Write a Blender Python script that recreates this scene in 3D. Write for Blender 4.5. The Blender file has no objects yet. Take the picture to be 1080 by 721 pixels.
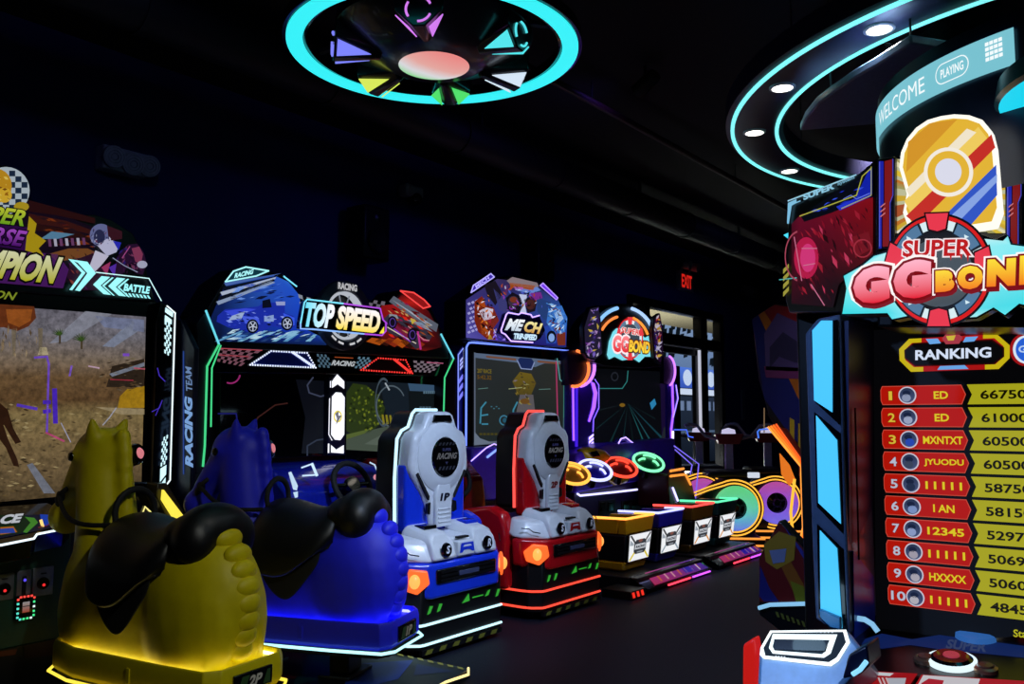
import bpy, bmesh, math, random
from mathutils import Vector, Matrix
random.seed(7)
SC = bpy.context.scene
COL = SC.collection
PI = math.pi

# ------------------------------------------------------------------ camera
FPX = 915.0
CAM = Vector((0.0, 0.0, 1.5))
YAW, PITCH = math.radians(37.06), math.radians(5.0)
FW = Vector((math.cos(PITCH)*math.cos(YAW), math.cos(PITCH)*math.sin(YAW), math.sin(PITCH)))
RT = Vector((math.sin(YAW), -math.cos(YAW), 0.0))
UP = RT.cross(FW)
cd = bpy.data.cameras.new('camera')
cd.sensor_width = 36.0
cd.lens = 36.0*FPX/1080.0
cd.clip_start = 0.05
cam = bpy.data.objects.new('camera', cd)
COL.objects.link(cam)
m = Matrix((RT, UP, -FW)).transposed().to_4x4()
m.translation = CAM
cam.matrix_world = m
SC.camera = cam

# ------------------------------------------------------------------ world, exposure
def lin(h):
    h = h.lstrip('#')
    o = []
    for i in (0, 2, 4):
        c = int(h[i:i+2], 16)/255.0
        o.append(c/12.92 if c <= 0.04045 else ((c+0.055)/1.055)**2.4)
    return tuple(o)
def lin4(h): return lin(h)+(1.0,)
w = bpy.data.worlds.new('World'); SC.world = w
w.use_nodes = True
bgn = w.node_tree.nodes['Background']
bgn.inputs[0].default_value = (0.12, 0.16, 0.6, 1)
bgn.inputs[1].default_value = 0.012
SC.view_settings.view_transform = 'Standard'
SC.view_settings.look = 'None'
SC.view_settings.gamma = 1.0
SC.view_settings.exposure = 0.0
SC.view_settings.use_curve_mapping = False

# ------------------------------------------------------------------ helpers
def at(x, y, plane, v=None):
    """the point of a plane ('X'/'Y'/'Z' = value, or (point, normal)) that pixel x, y of the photo shows"""
    d = FW + RT*((x-540)/FPX) + UP*((360.5-y)/FPX)
    if isinstance(plane, str):
        i = 'XYZ'.index(plane)
        return CAM + d*((v-CAM[i])/d[i])
    p, n = plane
    return CAM + d*((Vector(p)-CAM).dot(n)/d.dot(n))

MATS = {}
def pm(name, hx, rough=0.45, metal=0.0, coat=0.0, vary=0.12, scale=30.0, bump=0.0, spec=0.5):
    """plain procedural surface: colour with a little noise, optional fine relief"""
    if name in MATS: return MATS[name]
    mt = bpy.data.materials.new(name); mt.use_nodes = True
    nt = mt.node_tree; b = nt.nodes['Principled BSDF']
    tc = nt.nodes.new('ShaderNodeTexCoord'); nz = nt.nodes.new('ShaderNodeTexNoise')
    nz.inputs['Scale'].default_value = scale; nz.inputs['Detail'].default_value = 4
    nt.links.new(tc.outputs['Object'], nz.inputs['Vector'])
    rp = nt.nodes.new('ShaderNodeValToRGB')
    c = lin(hx)
    rp.color_ramp.elements[0].position = 0.3; rp.color_ramp.elements[1].position = 0.7
    rp.color_ramp.elements[0].color = tuple(k*(1-vary) for k in c)+(1,)
    rp.color_ramp.elements[1].color = tuple(min(1, k*(1+vary)) for k in c)+(1,)
    nt.links.new(nz.outputs['Fac'], rp.inputs['Fac'])
    nt.links.new(rp.outputs['Color'], b.inputs['Base Color'])
    b.inputs['Roughness'].default_value = rough
    b.inputs['Metallic'].default_value = metal
    b.inputs['Coat Weight'].default_value = coat
    b.inputs['Specular IOR Level'].default_value = spec
    if bump:
        bp = nt.nodes.new('ShaderNodeBump'); bp.inputs['Strength'].default_value = bump
        bp.inputs['Distance'].default_value = 0.01
        nt.links.new(nz.outputs['Fac'], bp.inputs['Height']); nt.links.new(bp.outputs['Normal'], b.inputs['Normal'])
    MATS[name] = mt
    return mt
def em(name, hx, s=1.0):
    """something that gives off light"""
    if name in MATS: return MATS[name]
    mt = bpy.data.materials.new(name); mt.use_nodes = True
    nt = mt.node_tree; b = nt.nodes['Principled BSDF']
    b.inputs['Base Color'].default_value = tuple(0.3*k for k in lin(hx))+(1,)
    b.inputs['Roughness'].default_value = 0.4
    b.inputs['Emission Color'].default_value = lin4(hx)
    b.inputs['Emission Strength'].default_value = s
    MATS[name] = mt
    return mt
def printmat(s, grain=0.0):
    """backlit print / display (s>0) or a plain sticker (s=0): colours come with the print's shapes"""
    name = 'print_%g_%g' % (s, grain)
    if name in MATS: return MATS[name]
    mt = bpy.data.materials.new(name); mt.use_nodes = True
    nt = mt.node_tree; b = nt.nodes['Principled BSDF']
    a = nt.nodes.new('ShaderNodeVertexColor'); a.layer_name = 'Col'
    src = a.outputs['Color']
    if grain:
        tc = nt.nodes.new('ShaderNodeTexCoord'); nz = nt.nodes.new('ShaderNodeTexNoise')
        nz.inputs['Scale'].default_value = 28; nz.inputs['Detail'].default_value = 6
        nz.inputs['Roughness'].default_value = 0.7
        nt.links.new(tc.outputs['Object'], nz.inputs['Vector'])
        mr = nt.nodes.new('ShaderNodeMapRange')
        mr.inputs['From Min'].default_value = 0.3; mr.inputs['From Max'].default_value = 0.7
        mr.inputs['To Min'].default_value = 1-grain; mr.inputs['To Max'].default_value = 1+grain
        nt.links.new(nz.outputs['Fac'], mr.inputs['Value'])
        mx = nt.nodes.new('ShaderNodeVectorMath'); mx.operation = 'SCALE'
        nt.links.new(src, mx.inputs[0]); nt.links.new(mr.outputs['Result'], mx.inputs['Scale'])
        src = mx.outputs['Vector']
    b.inputs['Roughness'].default_value = 0.5 if s else 0.35
    b.inputs['Specular IOR Level'].default_value = 0.12 if s else 0.4
    if s:
        b.inputs['Base Color'].default_value = (0.02, 0.02, 0.02, 1)
        nt.links.new(src, b.inputs['Emission Color'])
        b.inputs['Emission Strength'].default_value = s
    else:
        nt.links.new(src, b.inputs['Base Color'])
    MATS[name] = mt
    return mt

MW = {}          # root name -> world matrix
def root(name, label, cat, loc=(0, 0, 0), rz=0.0, group=None):
    o = bpy.data.objects.new(name, None); COL.objects.link(o)
    o.empty_display_size = 0.1
    o.location = loc; o.rotation_euler = (0, 0, rz)
    MW[o.name] = Matrix.Translation(Vector(loc)) @ Matrix.Rotation(rz, 4, 'Z')
    return tag(o, label, cat, group)
def tag(o, label=None, cat=None, group=None, kind=None):
    if label: o['label'] = label
    if cat: o['category'] = cat
    if group: o['group'] = group
    if kind: o['kind'] = kind
    return o
def inv_of(p):
    while p is not None:
        if p.name in MW: return MW[p.name].inverted()
        p = p.parent
    return Matrix()
def copy_tree(o, parent=None):
    c = o.copy(); COL.objects.link(c)
    if parent is not None: c.parent = parent
    for ch in list(o.children): copy_tree(ch, c)
    return c

class MB:
    def __init__(s): s.v = []; s.f = []
    def add(s, vs, fs):
        n = len(s.v); s.v += [Vector(q) for q in vs]; s.f += [tuple(n+i for i in f) for f in fs]; return s
    def box(s, x0, x1, y0, y1, z0, z1):
        return s.add([(x0,y0,z0),(x1,y0,z0),(x1,y1,z0),(x0,y1,z0),(x0,y0,z1),(x1,y0,z1),(x1,y1,z1),(x0,y1,z1)],
                     [(3,2,1,0),(4,5,6,7),(0,1,5,4),(1,2,6,5),(2,3,7,6),(3,0,4,7)])
    def slab(s, pts, d):
        """polygon in space given thickness vector d"""
        n = len(pts); d = Vector(d); P = [Vector(p) for p in pts]
        return s.add(P+[p+d for p in P], [tuple(range(n-1, -1, -1)), tuple(range(n, 2*n))]+[(i, (i+1) % n, n+(i+1) % n, n+i) for i in range(n)])
    def prism(s, poly, ax, d0, d1):
        f = {'x': lambda a, b, d: (d, a, b), 'y': lambda a, b, d: (a, d, b), 'z': lambda a, b, d: (a, b, d)}[ax]
        return s.slab([f(a, b, d0) for a, b in poly], Vector(f(0, 0, d1))-Vector(f(0, 0, d0)))
    def taper(s, A, B):
        n = len(A)
        return s.add(list(A)+list(B), [tuple(range(n-1, -1, -1)), tuple(range(n, 2*n))]+[(i, (i+1) % n, n+(i+1) % n, n+i) for i in range(n)])
    def tube(s, pts, r, seg=6, closed=False):
        P = [Vector(p) for p in pts]; n = len(P); R = r if isinstance(r, (list, tuple)) else [r]*n
        vs = []; prev = None
        for i in range(n):
            if closed: t = (P[(i+1) % n]-P[i-1])
            elif i == 0: t = P[1]-P[0]
            elif i == n-1: t = P[-1]-P[-2]
            else: t = (P[i+1]-P[i]).normalized()+(P[i]-P[i-1]).normalized()
            if t.length < 1e-9: t = Vector((0, 0, 1))
            t.normalize()
            a = prev if prev is not None else (Vector((0, 0, 1)) if abs(t.z) < 0.9 else Vector((1, 0, 0)))
            a = a - t*a.dot(t)
            if a.length < 1e-6: a = t.orthogonal()
            a.normalize(); prev = a; b = t.cross(a)
            vs += [P[i]+(a*math.cos(2*PI*k/seg)+b*math.sin(2*PI*k/seg))*R[i] for k in range(seg)]
        fs = [(i*seg+k, i*seg+(k+1) % seg, ((i+1) % n)*seg+(k+1) % seg, ((i+1) % n)*seg+k) for i in range(n if closed else n-1) for k in range(seg)]
        if not closed: fs += [tuple(range(seg-1, -1, -1)), tuple((n-1)*seg+k for k in range(seg))]
        return s.add(vs, fs)
    def lathe(s, prof, o=(0, 0, 0), ax=(0, 0, 1), seg=32, a0=0.0, a1=2*PI, ref=None):
        """profile [(radius, height)] turned about ax through o"""
        o = Vector(o); ax = Vector(ax).normalized(); a = (Vector(ref) if ref else ax.orthogonal()).normalized(); b = ax.cross(a)
        full = abs(a1-a0-2*PI) < 1e-6; m_ = seg if full else seg+1; vs = []
        for r, h in prof:
            for k in range(m_):
                t = a0+(a1-a0)*k/seg
                vs.append(o+ax*h+(a*math.cos(t)+b*math.sin(t))*r)
        fs = [(i*m_+k, i*m_+(k+1) % m_, (i+1)*m_+(k+1) % m_, (i+1)*m_+k) for i in range(len(prof)-1) for k in range(seg)]
        return s.add(vs, fs)
    def disc(s, o, ax, r, h, seg=24):
        return s.lathe([(0.0001, 0), (r, 0), (r, h), (0.0001, h)], o, ax, seg)
    def ball(s, o, rx, ry, rz, seg=16, rings=10, rot=None):
        vs = []; o = Vector(o)
        for i in range(rings+1):
            p = PI*i/rings
            for k in range(seg):
                t = 2*PI*k/seg
                q = Vector((rx*math.sin(p)*math.cos(t), ry*math.sin(p)*math.sin(t), rz*math.cos(p)))
                if rot: q = rot @ q
                vs.append(o+q)
        return s.add(vs, [(i*seg+k, (i+1)*seg+k, (i+1)*seg+(k+1) % seg, i*seg+(k+1) % seg) for i in range(rings) for k in range(seg)])
    def build(s, name, mat, parent=None, bevel=0.0, smooth=False, world=True, seg=2):
        me = bpy.data.meshes.new(name)
        iv = inv_of(parent) if (parent is not None and world) else None
        me.from_pydata([tuple(iv @ q) if iv else tuple(q) for q in s.v], [], s.f)
        bm = bmesh.new(); bm.from_mesh(me)
        bmesh.ops.remove_doubles(bm, verts=bm.verts, dist=1e-5)
        bmesh.ops.recalc_face_normals(bm, faces=bm.faces)
        bm.to_mesh(me); bm.free()
        o = bpy.data.objects.new(name, me); COL.objects.link(o)
        me.materials.append(mat)
        if parent is not None: o.parent = parent
        if bevel:
            md = o.modifiers.new('bevel', 'BEVEL'); md.width = bevel; md.segments = seg; md.limit_method = 'ANGLE'; md.angle_limit = math.radians(30)
            md.harden_normals = False
        if smooth or bevel:
            me.polygons.foreach_set('use_smooth', [True]*len(me.polygons))
            try: me.set_sharp_from_angle(angle=math.radians(35))
            except Exception: pass
        return o

# ---- print: flat coloured shapes and lettering on one carrier
TCACHE = {}
def text_shape(t, bold=0.0, shear=0.0, space=1.0):
    k = (t, bold, shear, space)
    if k in TCACHE: return TCACHE[k]
    c = bpy.data.curves.new('t', 'FONT'); c.body = t; c.offset = bold; c.shear = shear; c.space_character = space
    c.resolution_u = 3; c.fill_mode = 'FRONT'
    o = bpy.data.objects.new('t', c); COL.objects.link(o)
    dg = bpy.context.evaluated_depsgraph_get(); e = o.evaluated_get(dg); me = e.to_mesh()
    vs = [(q.co.x, q.co.y) for q in me.vertices]; fs = [tuple(p.vertices) for p in me.polygons]
    e.to_mesh_clear(); bpy.data.objects.remove(o); bpy.data.curves.remove(c)
    TCACHE[k] = (vs, fs)
    return vs, fs
def mixc(a, b, t): return tuple(a[i]*(1-t)+b[i]*t for i in range(3))
class Print:
    """flat shapes on a plane. pix: maps what you pass (photo pixels or plane u, v) to a point of the plane"""
    def __init__(s, pix, normal, step=0.0015):
        s.pix = pix; s.n = Vector(normal).normalized(); s.step = step; s.v = []; s.f = []; s.c = []
    def _emit(s, P, fs, cols, layer):
        n = len(s.v); s.v += [p+s.n*(s.step*layer) for p in P]; s.c += cols
        s.f += [tuple(n+i for i in f) for f in fs]
    def poly(s, pts, hx, layer=1, hx2=None):
        """hx2: second colour towards the last points (a print gradient)"""
        P = [s.pix(*p) for p in pts]
        if isinstance(hx, (list, tuple)): cols = [lin(h) for h in hx]
        elif hx2: 
            zs = [p.z for p in P]; a, b = max(zs), min(zs)
            cols = [mixc(lin(hx), lin(hx2), (a-p.z)/max(1e-6, a-b)) for p in P]
        else: cols = [lin(hx)]*len(P)
        s._emit(P, [tuple(range(len(P)))], cols, layer)
    def rect(s, x0, y0, x1, y1, hx, layer=1, hx2=None): s.poly([(x0, y0), (x1, y0), (x1, y1), (x0, y1)], hx, layer, hx2)
    def ell(s, x, y, rx, ry, hx, layer=1, seg=24, rin=0.0, a0=0.0, a1=360.0, rot=0.0, hx2=None):
        c, d = math.cos(math.radians(rot)), math.sin(math.radians(rot))
        def q(t, k):
            u, v = rx*k*math.cos(t), ry*k*math.sin(t); return (x+u*c-v*d, y+u*d+v*c)
        A = [math.radians(a0+(a1-a0)*i/seg) for i in range(seg+1)]
        if rin:
            for i in range(seg): s.poly([q(A[i], 1), q(A[i+1], 1), q(A[i+1], rin), q(A[i], rin)], hx, layer)
        else:
            pts = [q(t, 1) for t in A[:-1 if abs(a1-a0-360) < 1e-6 else None]]
            s.poly(pts, hx, layer, hx2)
    def line(s, pts, wd, hx, layer=1, closed=False):
        pts = list(pts)
        if closed: pts = pts+[pts[0]]
        for (x0, y0), (x1, y1) in zip(pts, pts[1:]):
            L = math.hypot(x1-x0, y1-y0) or 1e-6; nx, ny = -(y1-y0)/L*wd/2, (x1-x0)/L*wd/2
            ex, ey = (x1-x0)/L*wd*0.3, (y1-y0)/L*wd*0.3
            s.poly([(x0+nx-ex, y0+ny-ey), (x1+nx+ex, y1+ny+ey), (x1-nx+ex, y1-ny+ey), (x0-nx-ex, y0-ny-ey)], hx, layer)
    def text(s, t, ll, lr, ul, hx, layer=2, bold=0.0, shear=0.0, space=1.0, hx2=None, hx3=None, base=None):
        """lettering fitted to the box with corners ll, lr, ul (same coordinates as the shapes)"""
        vs, fs = text_shape(t, bold, shear, space)
        bv = text_shape(*(base or (t, bold, shear, space)))[0]
        x0 = min(q[0] for q in bv); x1 = max(q[0] for q in bv); y0 = min(q[1] for q in bv); y1 = max(q[1] for q in bv)
        A = s.pix(*ll); U = s.pix(*lr)-A; V = s.pix(*ul)-A
        P = []; cols = []
        for x, y in vs:
            u, v = (x-x0)/(x1-x0), (y-y0)/(y1-y0)
            P.append(A+U*u+V*v)
            v = min(1, max(0, v)); u = min(1, max(0, u))
            if hx3: cols.append(mixc(lin(hx), lin(hx3), u))
            elif hx2: cols.append(mixc(lin(hx2), lin(hx), v))
            else: cols.append(lin(hx))
        s._emit(P, fs, cols, layer)
    def otext(s, t, ll, lr, ul, hx, ohx, layer=2, bold=0.0, out=0.05, shear=0.0, space=1.0, hx2=None, hx3=None):
        s.text(t, ll, lr, ul, ohx, layer, bold+out, shear, space, base=(t, bold, shear, space))
        s.text(t, ll, lr, ul, hx, layer+1, bold, shear, space, hx2, hx3)
    def checker(s, A, B, C, D, nx, ny, hx, layer=1, hx2=None):
        """quad A B C D (ll lr ur ul) in checks"""
        def q(u, v): return (A[0]*(1-u)*(1-v)+B[0]*u*(1-v)+C[0]*u*v+D[0]*(1-u)*v, A[1]*(1-u)*(1-v)+B[1]*u*(1-v)+C[1]*u*v+D[1]*(1-u)*v)
        for i in range(nx):
            for j in range(ny):
                h = hx if (i+j) % 2 == 0 else hx2
                if h: s.poly([q(i/nx, j/ny), q((i+1)/nx, j/ny), q((i+1)/nx, (j+1)/ny), q(i/nx, (j+1)/ny)], h, layer)
    def build(s, name, strength=1.0, parent=None, grain=0.0, world=True):
        me = bpy.data.meshes.new(name)
        iv = inv_of(parent) if (parent is not None and world) else None
        me.from_pydata([tuple(iv @ q) if iv else tuple(q) for q in s.v], [], s.f)
        ca = me.color_attributes.new('Col', 'FLOAT_COLOR', 'POINT')
        for i, c in enumerate(s.c): ca.data[i].color = (c[0], c[1], c[2], 1)
        o = bpy.data.objects.new(name, me); COL.objects.link(o); me.materials.append(printmat(strength, grain))
        if parent is not None: o.parent = parent
        return o
def inside(pt, poly):
    x, y = pt; c = False; n = len(poly)
    for i in range(n):
        (x0, y0), (x1, y1) = poly[i], poly[i-1]
        if (y0 > y) != (y1 > y) and x < (x1-x0)*(y-y0)/(y1-y0)+x0: c = not c
    return c
def clutter(p, poly, n, cols, layer, lo, hi, ang=None, thin=0.35, seed=1):
    """printed shards: small slivers of colour scattered inside a polygon"""
    rnd = random.Random(seed); xs = [q[0] for q in poly]; ys = [q[1] for q in poly]; k = 0; tries = 0
    while k < n and tries < n*30:
        tries += 1
        x, y = rnd.uniform(min(xs), max(xs)), rnd.uniform(min(ys), max(ys)); L = rnd.uniform(lo, hi)
        a = math.radians(ang+rnd.uniform(-12, 12)) if ang is not None else rnd.uniform(0, 2*PI)
        w_ = L*thin*rnd.uniform(0.5, 1.3); c, s = math.cos(a), math.sin(a)
        pts = [(x-c*L/2, y-s*L/2), (x+s*w_/2, y-c*w_/2), (x+c*L/2, y+s*L/2), (x-s*w_/2*rnd.uniform(0.2, 1), y+c*w_/2)]
        if all(inside(q, poly) for q in pts): p.poly(pts, rnd.choice(cols), layer); k += 1
def pixY(v): return lambda x, y: at(x, y, 'Y', v)
def pixX(v): return lambda x, y: at(x, y, 'X', v)
def tube(name, pts, r, mat, parent=None, closed=False, seg=6, world=True):
    return MB().tube(pts, r, seg, closed).build(name, mat, parent, smooth=True, world=world)
def arc(c, r, a0, a1, n, f):
    return [f(c[0]+r*math.cos(math.radians(a0+(a1-a0)*i/n)), c[1]+r*math.sin(math.radians(a0+(a1-a0)*i/n))) for i in range(n+1)]
def lamp(name, kind, loc, color, power, parent=None, aim=None, **kw):
    d = bpy.data.lights.new(name, kind); d.color = color; d.energy = power
    for k, v in kw.items(): setattr(d, k, v)
    o = bpy.data.objects.new(name, d); COL.objects.link(o)
    M_ = Matrix.Translation(Vector(loc))
    if aim is not None: M_ = M_ @ (Vector(aim)-Vector(loc)).to_track_quat('-Z', 'Y').to_matrix().to_4x4()
    if parent is not None:
        M_ = inv_of(parent) @ M_; o.parent = parent
    o.matrix_local = M_
    return o

# ------------------------------------------------------------------ shared surfaces
BLACK = pm('black_plastic', '#0b0b0e', 0.38)
GLOSS = pm('gloss_black', '#060608', 0.15, coat=0.5)
NAVY = pm('navy_panel', '#0a1030', 0.4)
VINYL = pm('black_vinyl', '#0c0c0e', 0.42, bump=0.1, scale=300)
STEEL = pm('dark_steel', '#3a3c42', 0.35, metal=0.9)
RUB = pm('black_rubber', '#0a0a0a', 0.75)
WHITE = pm('white_gloss_shell', '#d8dce4', 0.28, coat=0.4, vary=0.03)

# ================================================================== the room
WALL = pm('navy_wall_paint', '#232c6c', 0.75, vary=0.1, scale=3, bump=0.03)
CEIL = pm('black_ceiling_paint', '#07070a', 0.9)
DUCT = pm('black_duct_paint', '#0b0b10', 0.6)
WY = 6.3
# floor: dark carpet tiles
fm = bpy.data.materials.new('dark_speckled_carpet'); fm.use_nodes = True
nt = fm.node_tree; b = nt.nodes['Principled BSDF']
tc = nt.nodes.new('ShaderNodeTexCoord'); nz = nt.nodes.new('ShaderNodeTexNoise'); nz.inputs['Scale'].default_value = 90; nz.inputs['Detail'].default_value = 5
nt.links.new(tc.outputs['Object'], nz.inputs['Vector'])
rp = nt.nodes.new('ShaderNodeValToRGB'); rp.color_ramp.elements[0].position = 0.35; rp.color_ramp.elements[1].position = 0.75
rp.color_ramp.elements[0].color = lin4('#090c16'); rp.color_ramp.elements[1].color = lin4('#141a2c')
nt.links.new(nz.outputs['Fac'], rp.inputs['Fac']); nt.links.new(rp.outputs['Color'], b.inputs['Base Color'])
b.inputs['Roughness'].default_value = 0.6; b.inputs['Specular IOR Level'].default_value = 0.18
bp = nt.nodes.new('ShaderNodeBump'); bp.inputs['Strength'].default_value = 0.3; bp.inputs['Distance'].default_value = 0.004
nt.links.new(nz.outputs['Fac'], bp.inputs['Height']); nt.links.new(bp.outputs['Normal'], b.inputs['Normal'])
X0, X1, Y0 = -4.0, 17.0, -5.0
CZ = 4.3
tag(MB().box(X0, X1, Y0, WY, -0.1, 0.0).build('floor', fm), 'dark speckled carpet floor of the arcade', None, None, 'structure')
tag(MB().box(X0, X1, Y0, WY, CZ, CZ+0.1).build('ceiling', CEIL), 'black painted arcade ceiling', None, None, 'structure')
DX0, DX1, DZ = 11.15, 14.55, 3.32
wb = MB().box(X0, DX0, WY, WY+0.15, 0, CZ).box(DX1, X1, WY, WY+0.15, 0, CZ).box(DX0, DX1, WY, WY+0.15, DZ, CZ)
tag(wb.build('wall_back', WALL), 'dark navy wall behind the row of machines', None, None, 'structure')
tag(MB().box(X0-0.15, X0, Y0, WY, 0, CZ).build('wall_left', WALL), 'dark navy side wall', None, None, 'structure')
tag(MB().box(X1, X1+0.15, Y0, WY, 0, CZ).build('wall_right', WALL), 'dark navy far end wall', None, None, 'structure')
tag(MB().box(X0, X1, Y0-0.15, Y0, 0, CZ).build('wall_front', WALL), 'dark navy wall opposite the machines', None, None, 'structure')
tag(MB().box(X0, DX0, WY-0.02, WY, 0, 0.12).box(DX1, X1, WY-0.02, WY, 0, 0.12).build('baseboard_back', BLACK), None, None, None, 'structure')

# ---- entrance: dark aluminium frame, transom, door leaf, side light
ALU = pm('dark_bronze_frame', '#0d0e14', 0.35, metal=0.6)
LITFR = pm('pale_door_edge', '#b8bcc4', 0.4, metal=0.2)
gl = bpy.data.materials.new('clear_glass'); gl.use_nodes = True
gb = gl.node_tree.nodes['Principled BSDF']
gb.inputs['Base Color'].default_value = (0.75, 0.85, 0.95, 1); gb.inputs['Roughness'].default_value = 0.02
gb.inputs['Transmission Weight'].default_value = 1.0; gb.inputs['IOR'].default_value = 1.05
dr = root('door_1', 'glass entrance door with transom under the exit sign', None, (12.8, WY, 0)); dr['kind'] = 'structure'
fr = MB()
for a, b_ in ((DX0, DX0+0.12), (11.62, 11.8), (13.62, 13.86), (14.43, DX1)): fr.box(a, b_, WY-0.04, WY+0.12, 0, DZ)
fr.box(DX0, DX1, WY-0.04, WY+0.12, DZ-0.12, DZ).box(DX0, DX1, WY-0.04, WY+0.12, 2.66, 2.84)
fr.build('door_frame', ALU, dr, bevel=0.006)
lf = MB().box(11.82, 11.92, WY+0.0, WY+0.07, 0.05, 2.64).box(13.44, 13.54, WY, WY+0.07, 0.05, 2.64).box(11.82, 13.54, WY, WY+0.07, 0.05, 0.25).box(11.82, 13.54, WY, WY+0.07, 2.54, 2.64)
lf.build('door_leaf_frame', ALU, dr, bevel=0.005)
MB().box(13.545, 13.60, WY-0.03, WY+0.06, 0.05, 2.64).build('door_edge_strip', em('painted_edge_light', '#d8dcee', 0.75), dr)  # no lamp: light on the door edge put in as emission
for a, b_, c, d in ((11.92, 13.44, 0.25, 2.54), (11.82, 13.6, 2.85, 3.19), (13.87, 14.42, 0.05, 2.65), (13.87, 14.42, 2.85, 3.19), (11.28, 11.61, 0.05, 2.65)):
    MB().box(a, b_, WY+0.03, WY+0.04, c, d).build('glass_pane', gl, dr)
MB().tube([(13.36, WY-0.02, 0.85), (13.36, WY-0.07, 0.9), (13.36, WY-0.07, 1.3), (13.36, WY-0.02, 1.35)], 0.015).build('door_handle', STEEL, dr, smooth=True)
# ---- outside, seen through the glass
PAV = pm('pavement_concrete', '#6c7076', 0.8, scale=6)
tag(MB().box(9, 28, WY+0.15, WY+9, -0.12, -0.02).build('ground_outside', PAV), 'grey pavement outside the entrance', None, None, 'structure')
MB_ = MB().box(9.5, 20, WY+0.2, WY+1.6, 3.34, 3.45).build('trim_1', pm('cream_soffit', '#d8cba8', 0.8))
tag(MB_, 'cream soffit over the entrance outside', None, None, 'structure')
sh = root('shop_front', 'blue and white lit shop front across the pavement, seen through the entrance glass', 'building', (21.5, WY+4.0, 0))
MB().box(17, 28, WY+4.0, WY+4.2, 0, 5).build('wall', pm('far_wall_grey', '#3d444e', 0.8), sh)
sp = Print(lambda x, y: Vector((x, WY+3.99, y)), (0, -1, 0))
sp.rect(19.6, 2.85, 25.0, 4.6, '#9fb2cc', 1, '#7288ac')
for i in range(60):
    x = 19.6+random.random()*5; y = 2.85+random.random()*1.6
    sp.poly([(x, y), (x+0.25, y+0.05), (x+0.3, y+0.25), (x+0.05, y+0.2)], '#10161c', 2)
sp.rect(20.2, 2.3, 25.0, 2.85, '#5f86e8', 1, '#3f5fc0')
for i in range(6): sp.ell(20.7+0.75*i, 2.58, 0.27, 0.22, '#e4ecff', 2, 16)
sp.rect(20.0, 2.12, 25.0, 2.28, '#eef2ff', 1)
sp.rect(19.6, 0.3, 25.0, 2.08, '#2a3342', 1, '#141a24')
for i in range(12): sp.rect(19.7+0.42*i, 1.7, 19.95+0.42*i, 1.95, '#7d8ba8', 2)
sp.rect(19.6, 1.1, 25.0, 1.16, '#5a6a80', 2)
sp.build('lit_window', 0.9, sh)
lamp('soffit_fill', 'AREA', (13.2, WY+1.0, 0.6), (1.0, 0.92, 0.75), 90, None, (13.2, WY+0.9, 3.3), size=1.5)  # unseen area light, added to brighten the soffit from below

# ---- exit sign with twin lamps
ex = root('exit_sign', 'white box exit sign with red letters and twin lamps above the entrance', 'sign', (13.02, WY, 3.6))
MB().box(12.78, 13.3, WY-0.06, WY, 3.58, 3.9).build('housing', pm('sign_grey', '#8a8c98', 0.5), ex, bevel=0.01)
pr = Print(lambda x, y: Vector((x, WY-0.061, y)), (0, -1, 0))
pr.text('EXIT', (12.86, 3.63), (13.24, 3.63), (12.86, 3.85), '#e0241c', 1, bold=0.03)
pr.build('lettering', 0.8, ex)
for x in (12.9, 13.2):
    h = MB().disc((x, WY-0.10, 4.0), (0.1, -1, -0.25), 0.075, 0.1, 20).tube([(x, WY-0.03, 3.9), (x, WY-0.06, 3.97)], 0.02).build('lamp_head', pm('lamp_grey', '#a0a4b0', 0.4), ex, smooth=True)

# ---- emergency light over the horse machine
eb = root('emergency_light', 'grey emergency light box with three round lamp heads on the wall at left', 'light', (3.4, WY, 3.4))
LG = pm('emergency_grey', '#b4b8c8', 0.5)
a = at(107, 172, 'Y', WY-0.1); c_ = at(153, 194, 'Y', WY-0.1)
MB().box(a.x, c_.x, WY-0.12, WY, 3.34, 3.52).build('housing', LG, eb, bevel=0.01)
for px_, py_ in ((119, 164), (139, 172), (156, 174)):
    q = at(px_, py_, 'Y', WY-0.12)
    hd = MB().lathe([(0.001, 0.0), (0.05, 0.0), (0.082, 0.06), (0.082, 0.1), (0.07, 0.105), (0.001, 0.1)], q+Vector((0, 0.05, 0)), (-0.1, -1, -0.2), 24).build('lamp_head', LG, eb, smooth=True)
    g = MB()
    for r in (0.02, 0.04, 0.06):
        g.lathe([(r, 0.100), (r+0.008, 0.108), (r+0.008, 0.1)], q+Vector((0, 0.05, 0)), (-0.1, -1, -0.2), 24)
    g.build('lens_ring', pm('lens_pale', '#8a8ea0', 0.3), hd, smooth=True)
    MB().tube([q+Vector((0, 0.04, 0)), (q.x, WY-0.06, 3.5)], 0.02).build('swivel', LG, eb, smooth=True)
# ---- motion sensor high on the wall
q = at(432, 205, 'Y', WY-0.05)
se = root('wall_camera', 'white dome security camera high on the wall above the racing machine', 'camera', (q.x, WY, q.z))
MB().box(q.x-0.13, q.x+0.13, WY-0.14, WY, q.z-0.04, q.z+0.09).build('housing', pm('sensor_white', '#b9bccb', 0.5), se, bevel=0.03)
MB().ball((q.x+0.03, WY-0.09, q.z-0.05), 0.085, 0.085, 0.075).build('dome', GLOSS, se, smooth=True)
q = at(790, 307, 'Y', WY-0.05)
se = root('smoke_detector', 'small pale alarm fitting on the wall right of the exit sign', 'detector', (q.x, WY, q.z))
MB().box(q.x-0.3, q.x+0.3, WY-0.1, WY, q.z-0.1, q.z+0.1).build('housing', pm('alarm_grey', '#777b88', 0.5), se, bevel=0.02)
MB().lathe([(0.001, 0.08), (0.07, 0.06), (0.09, 0)], (q.x-0.1, WY-0.1, q.z), (0, -1, 0)).build('lens', pm('lens_pale', '#8a8ea0', 0.3), se, smooth=True)
q = at(784, 427, 'Y', WY-0.02)
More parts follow.
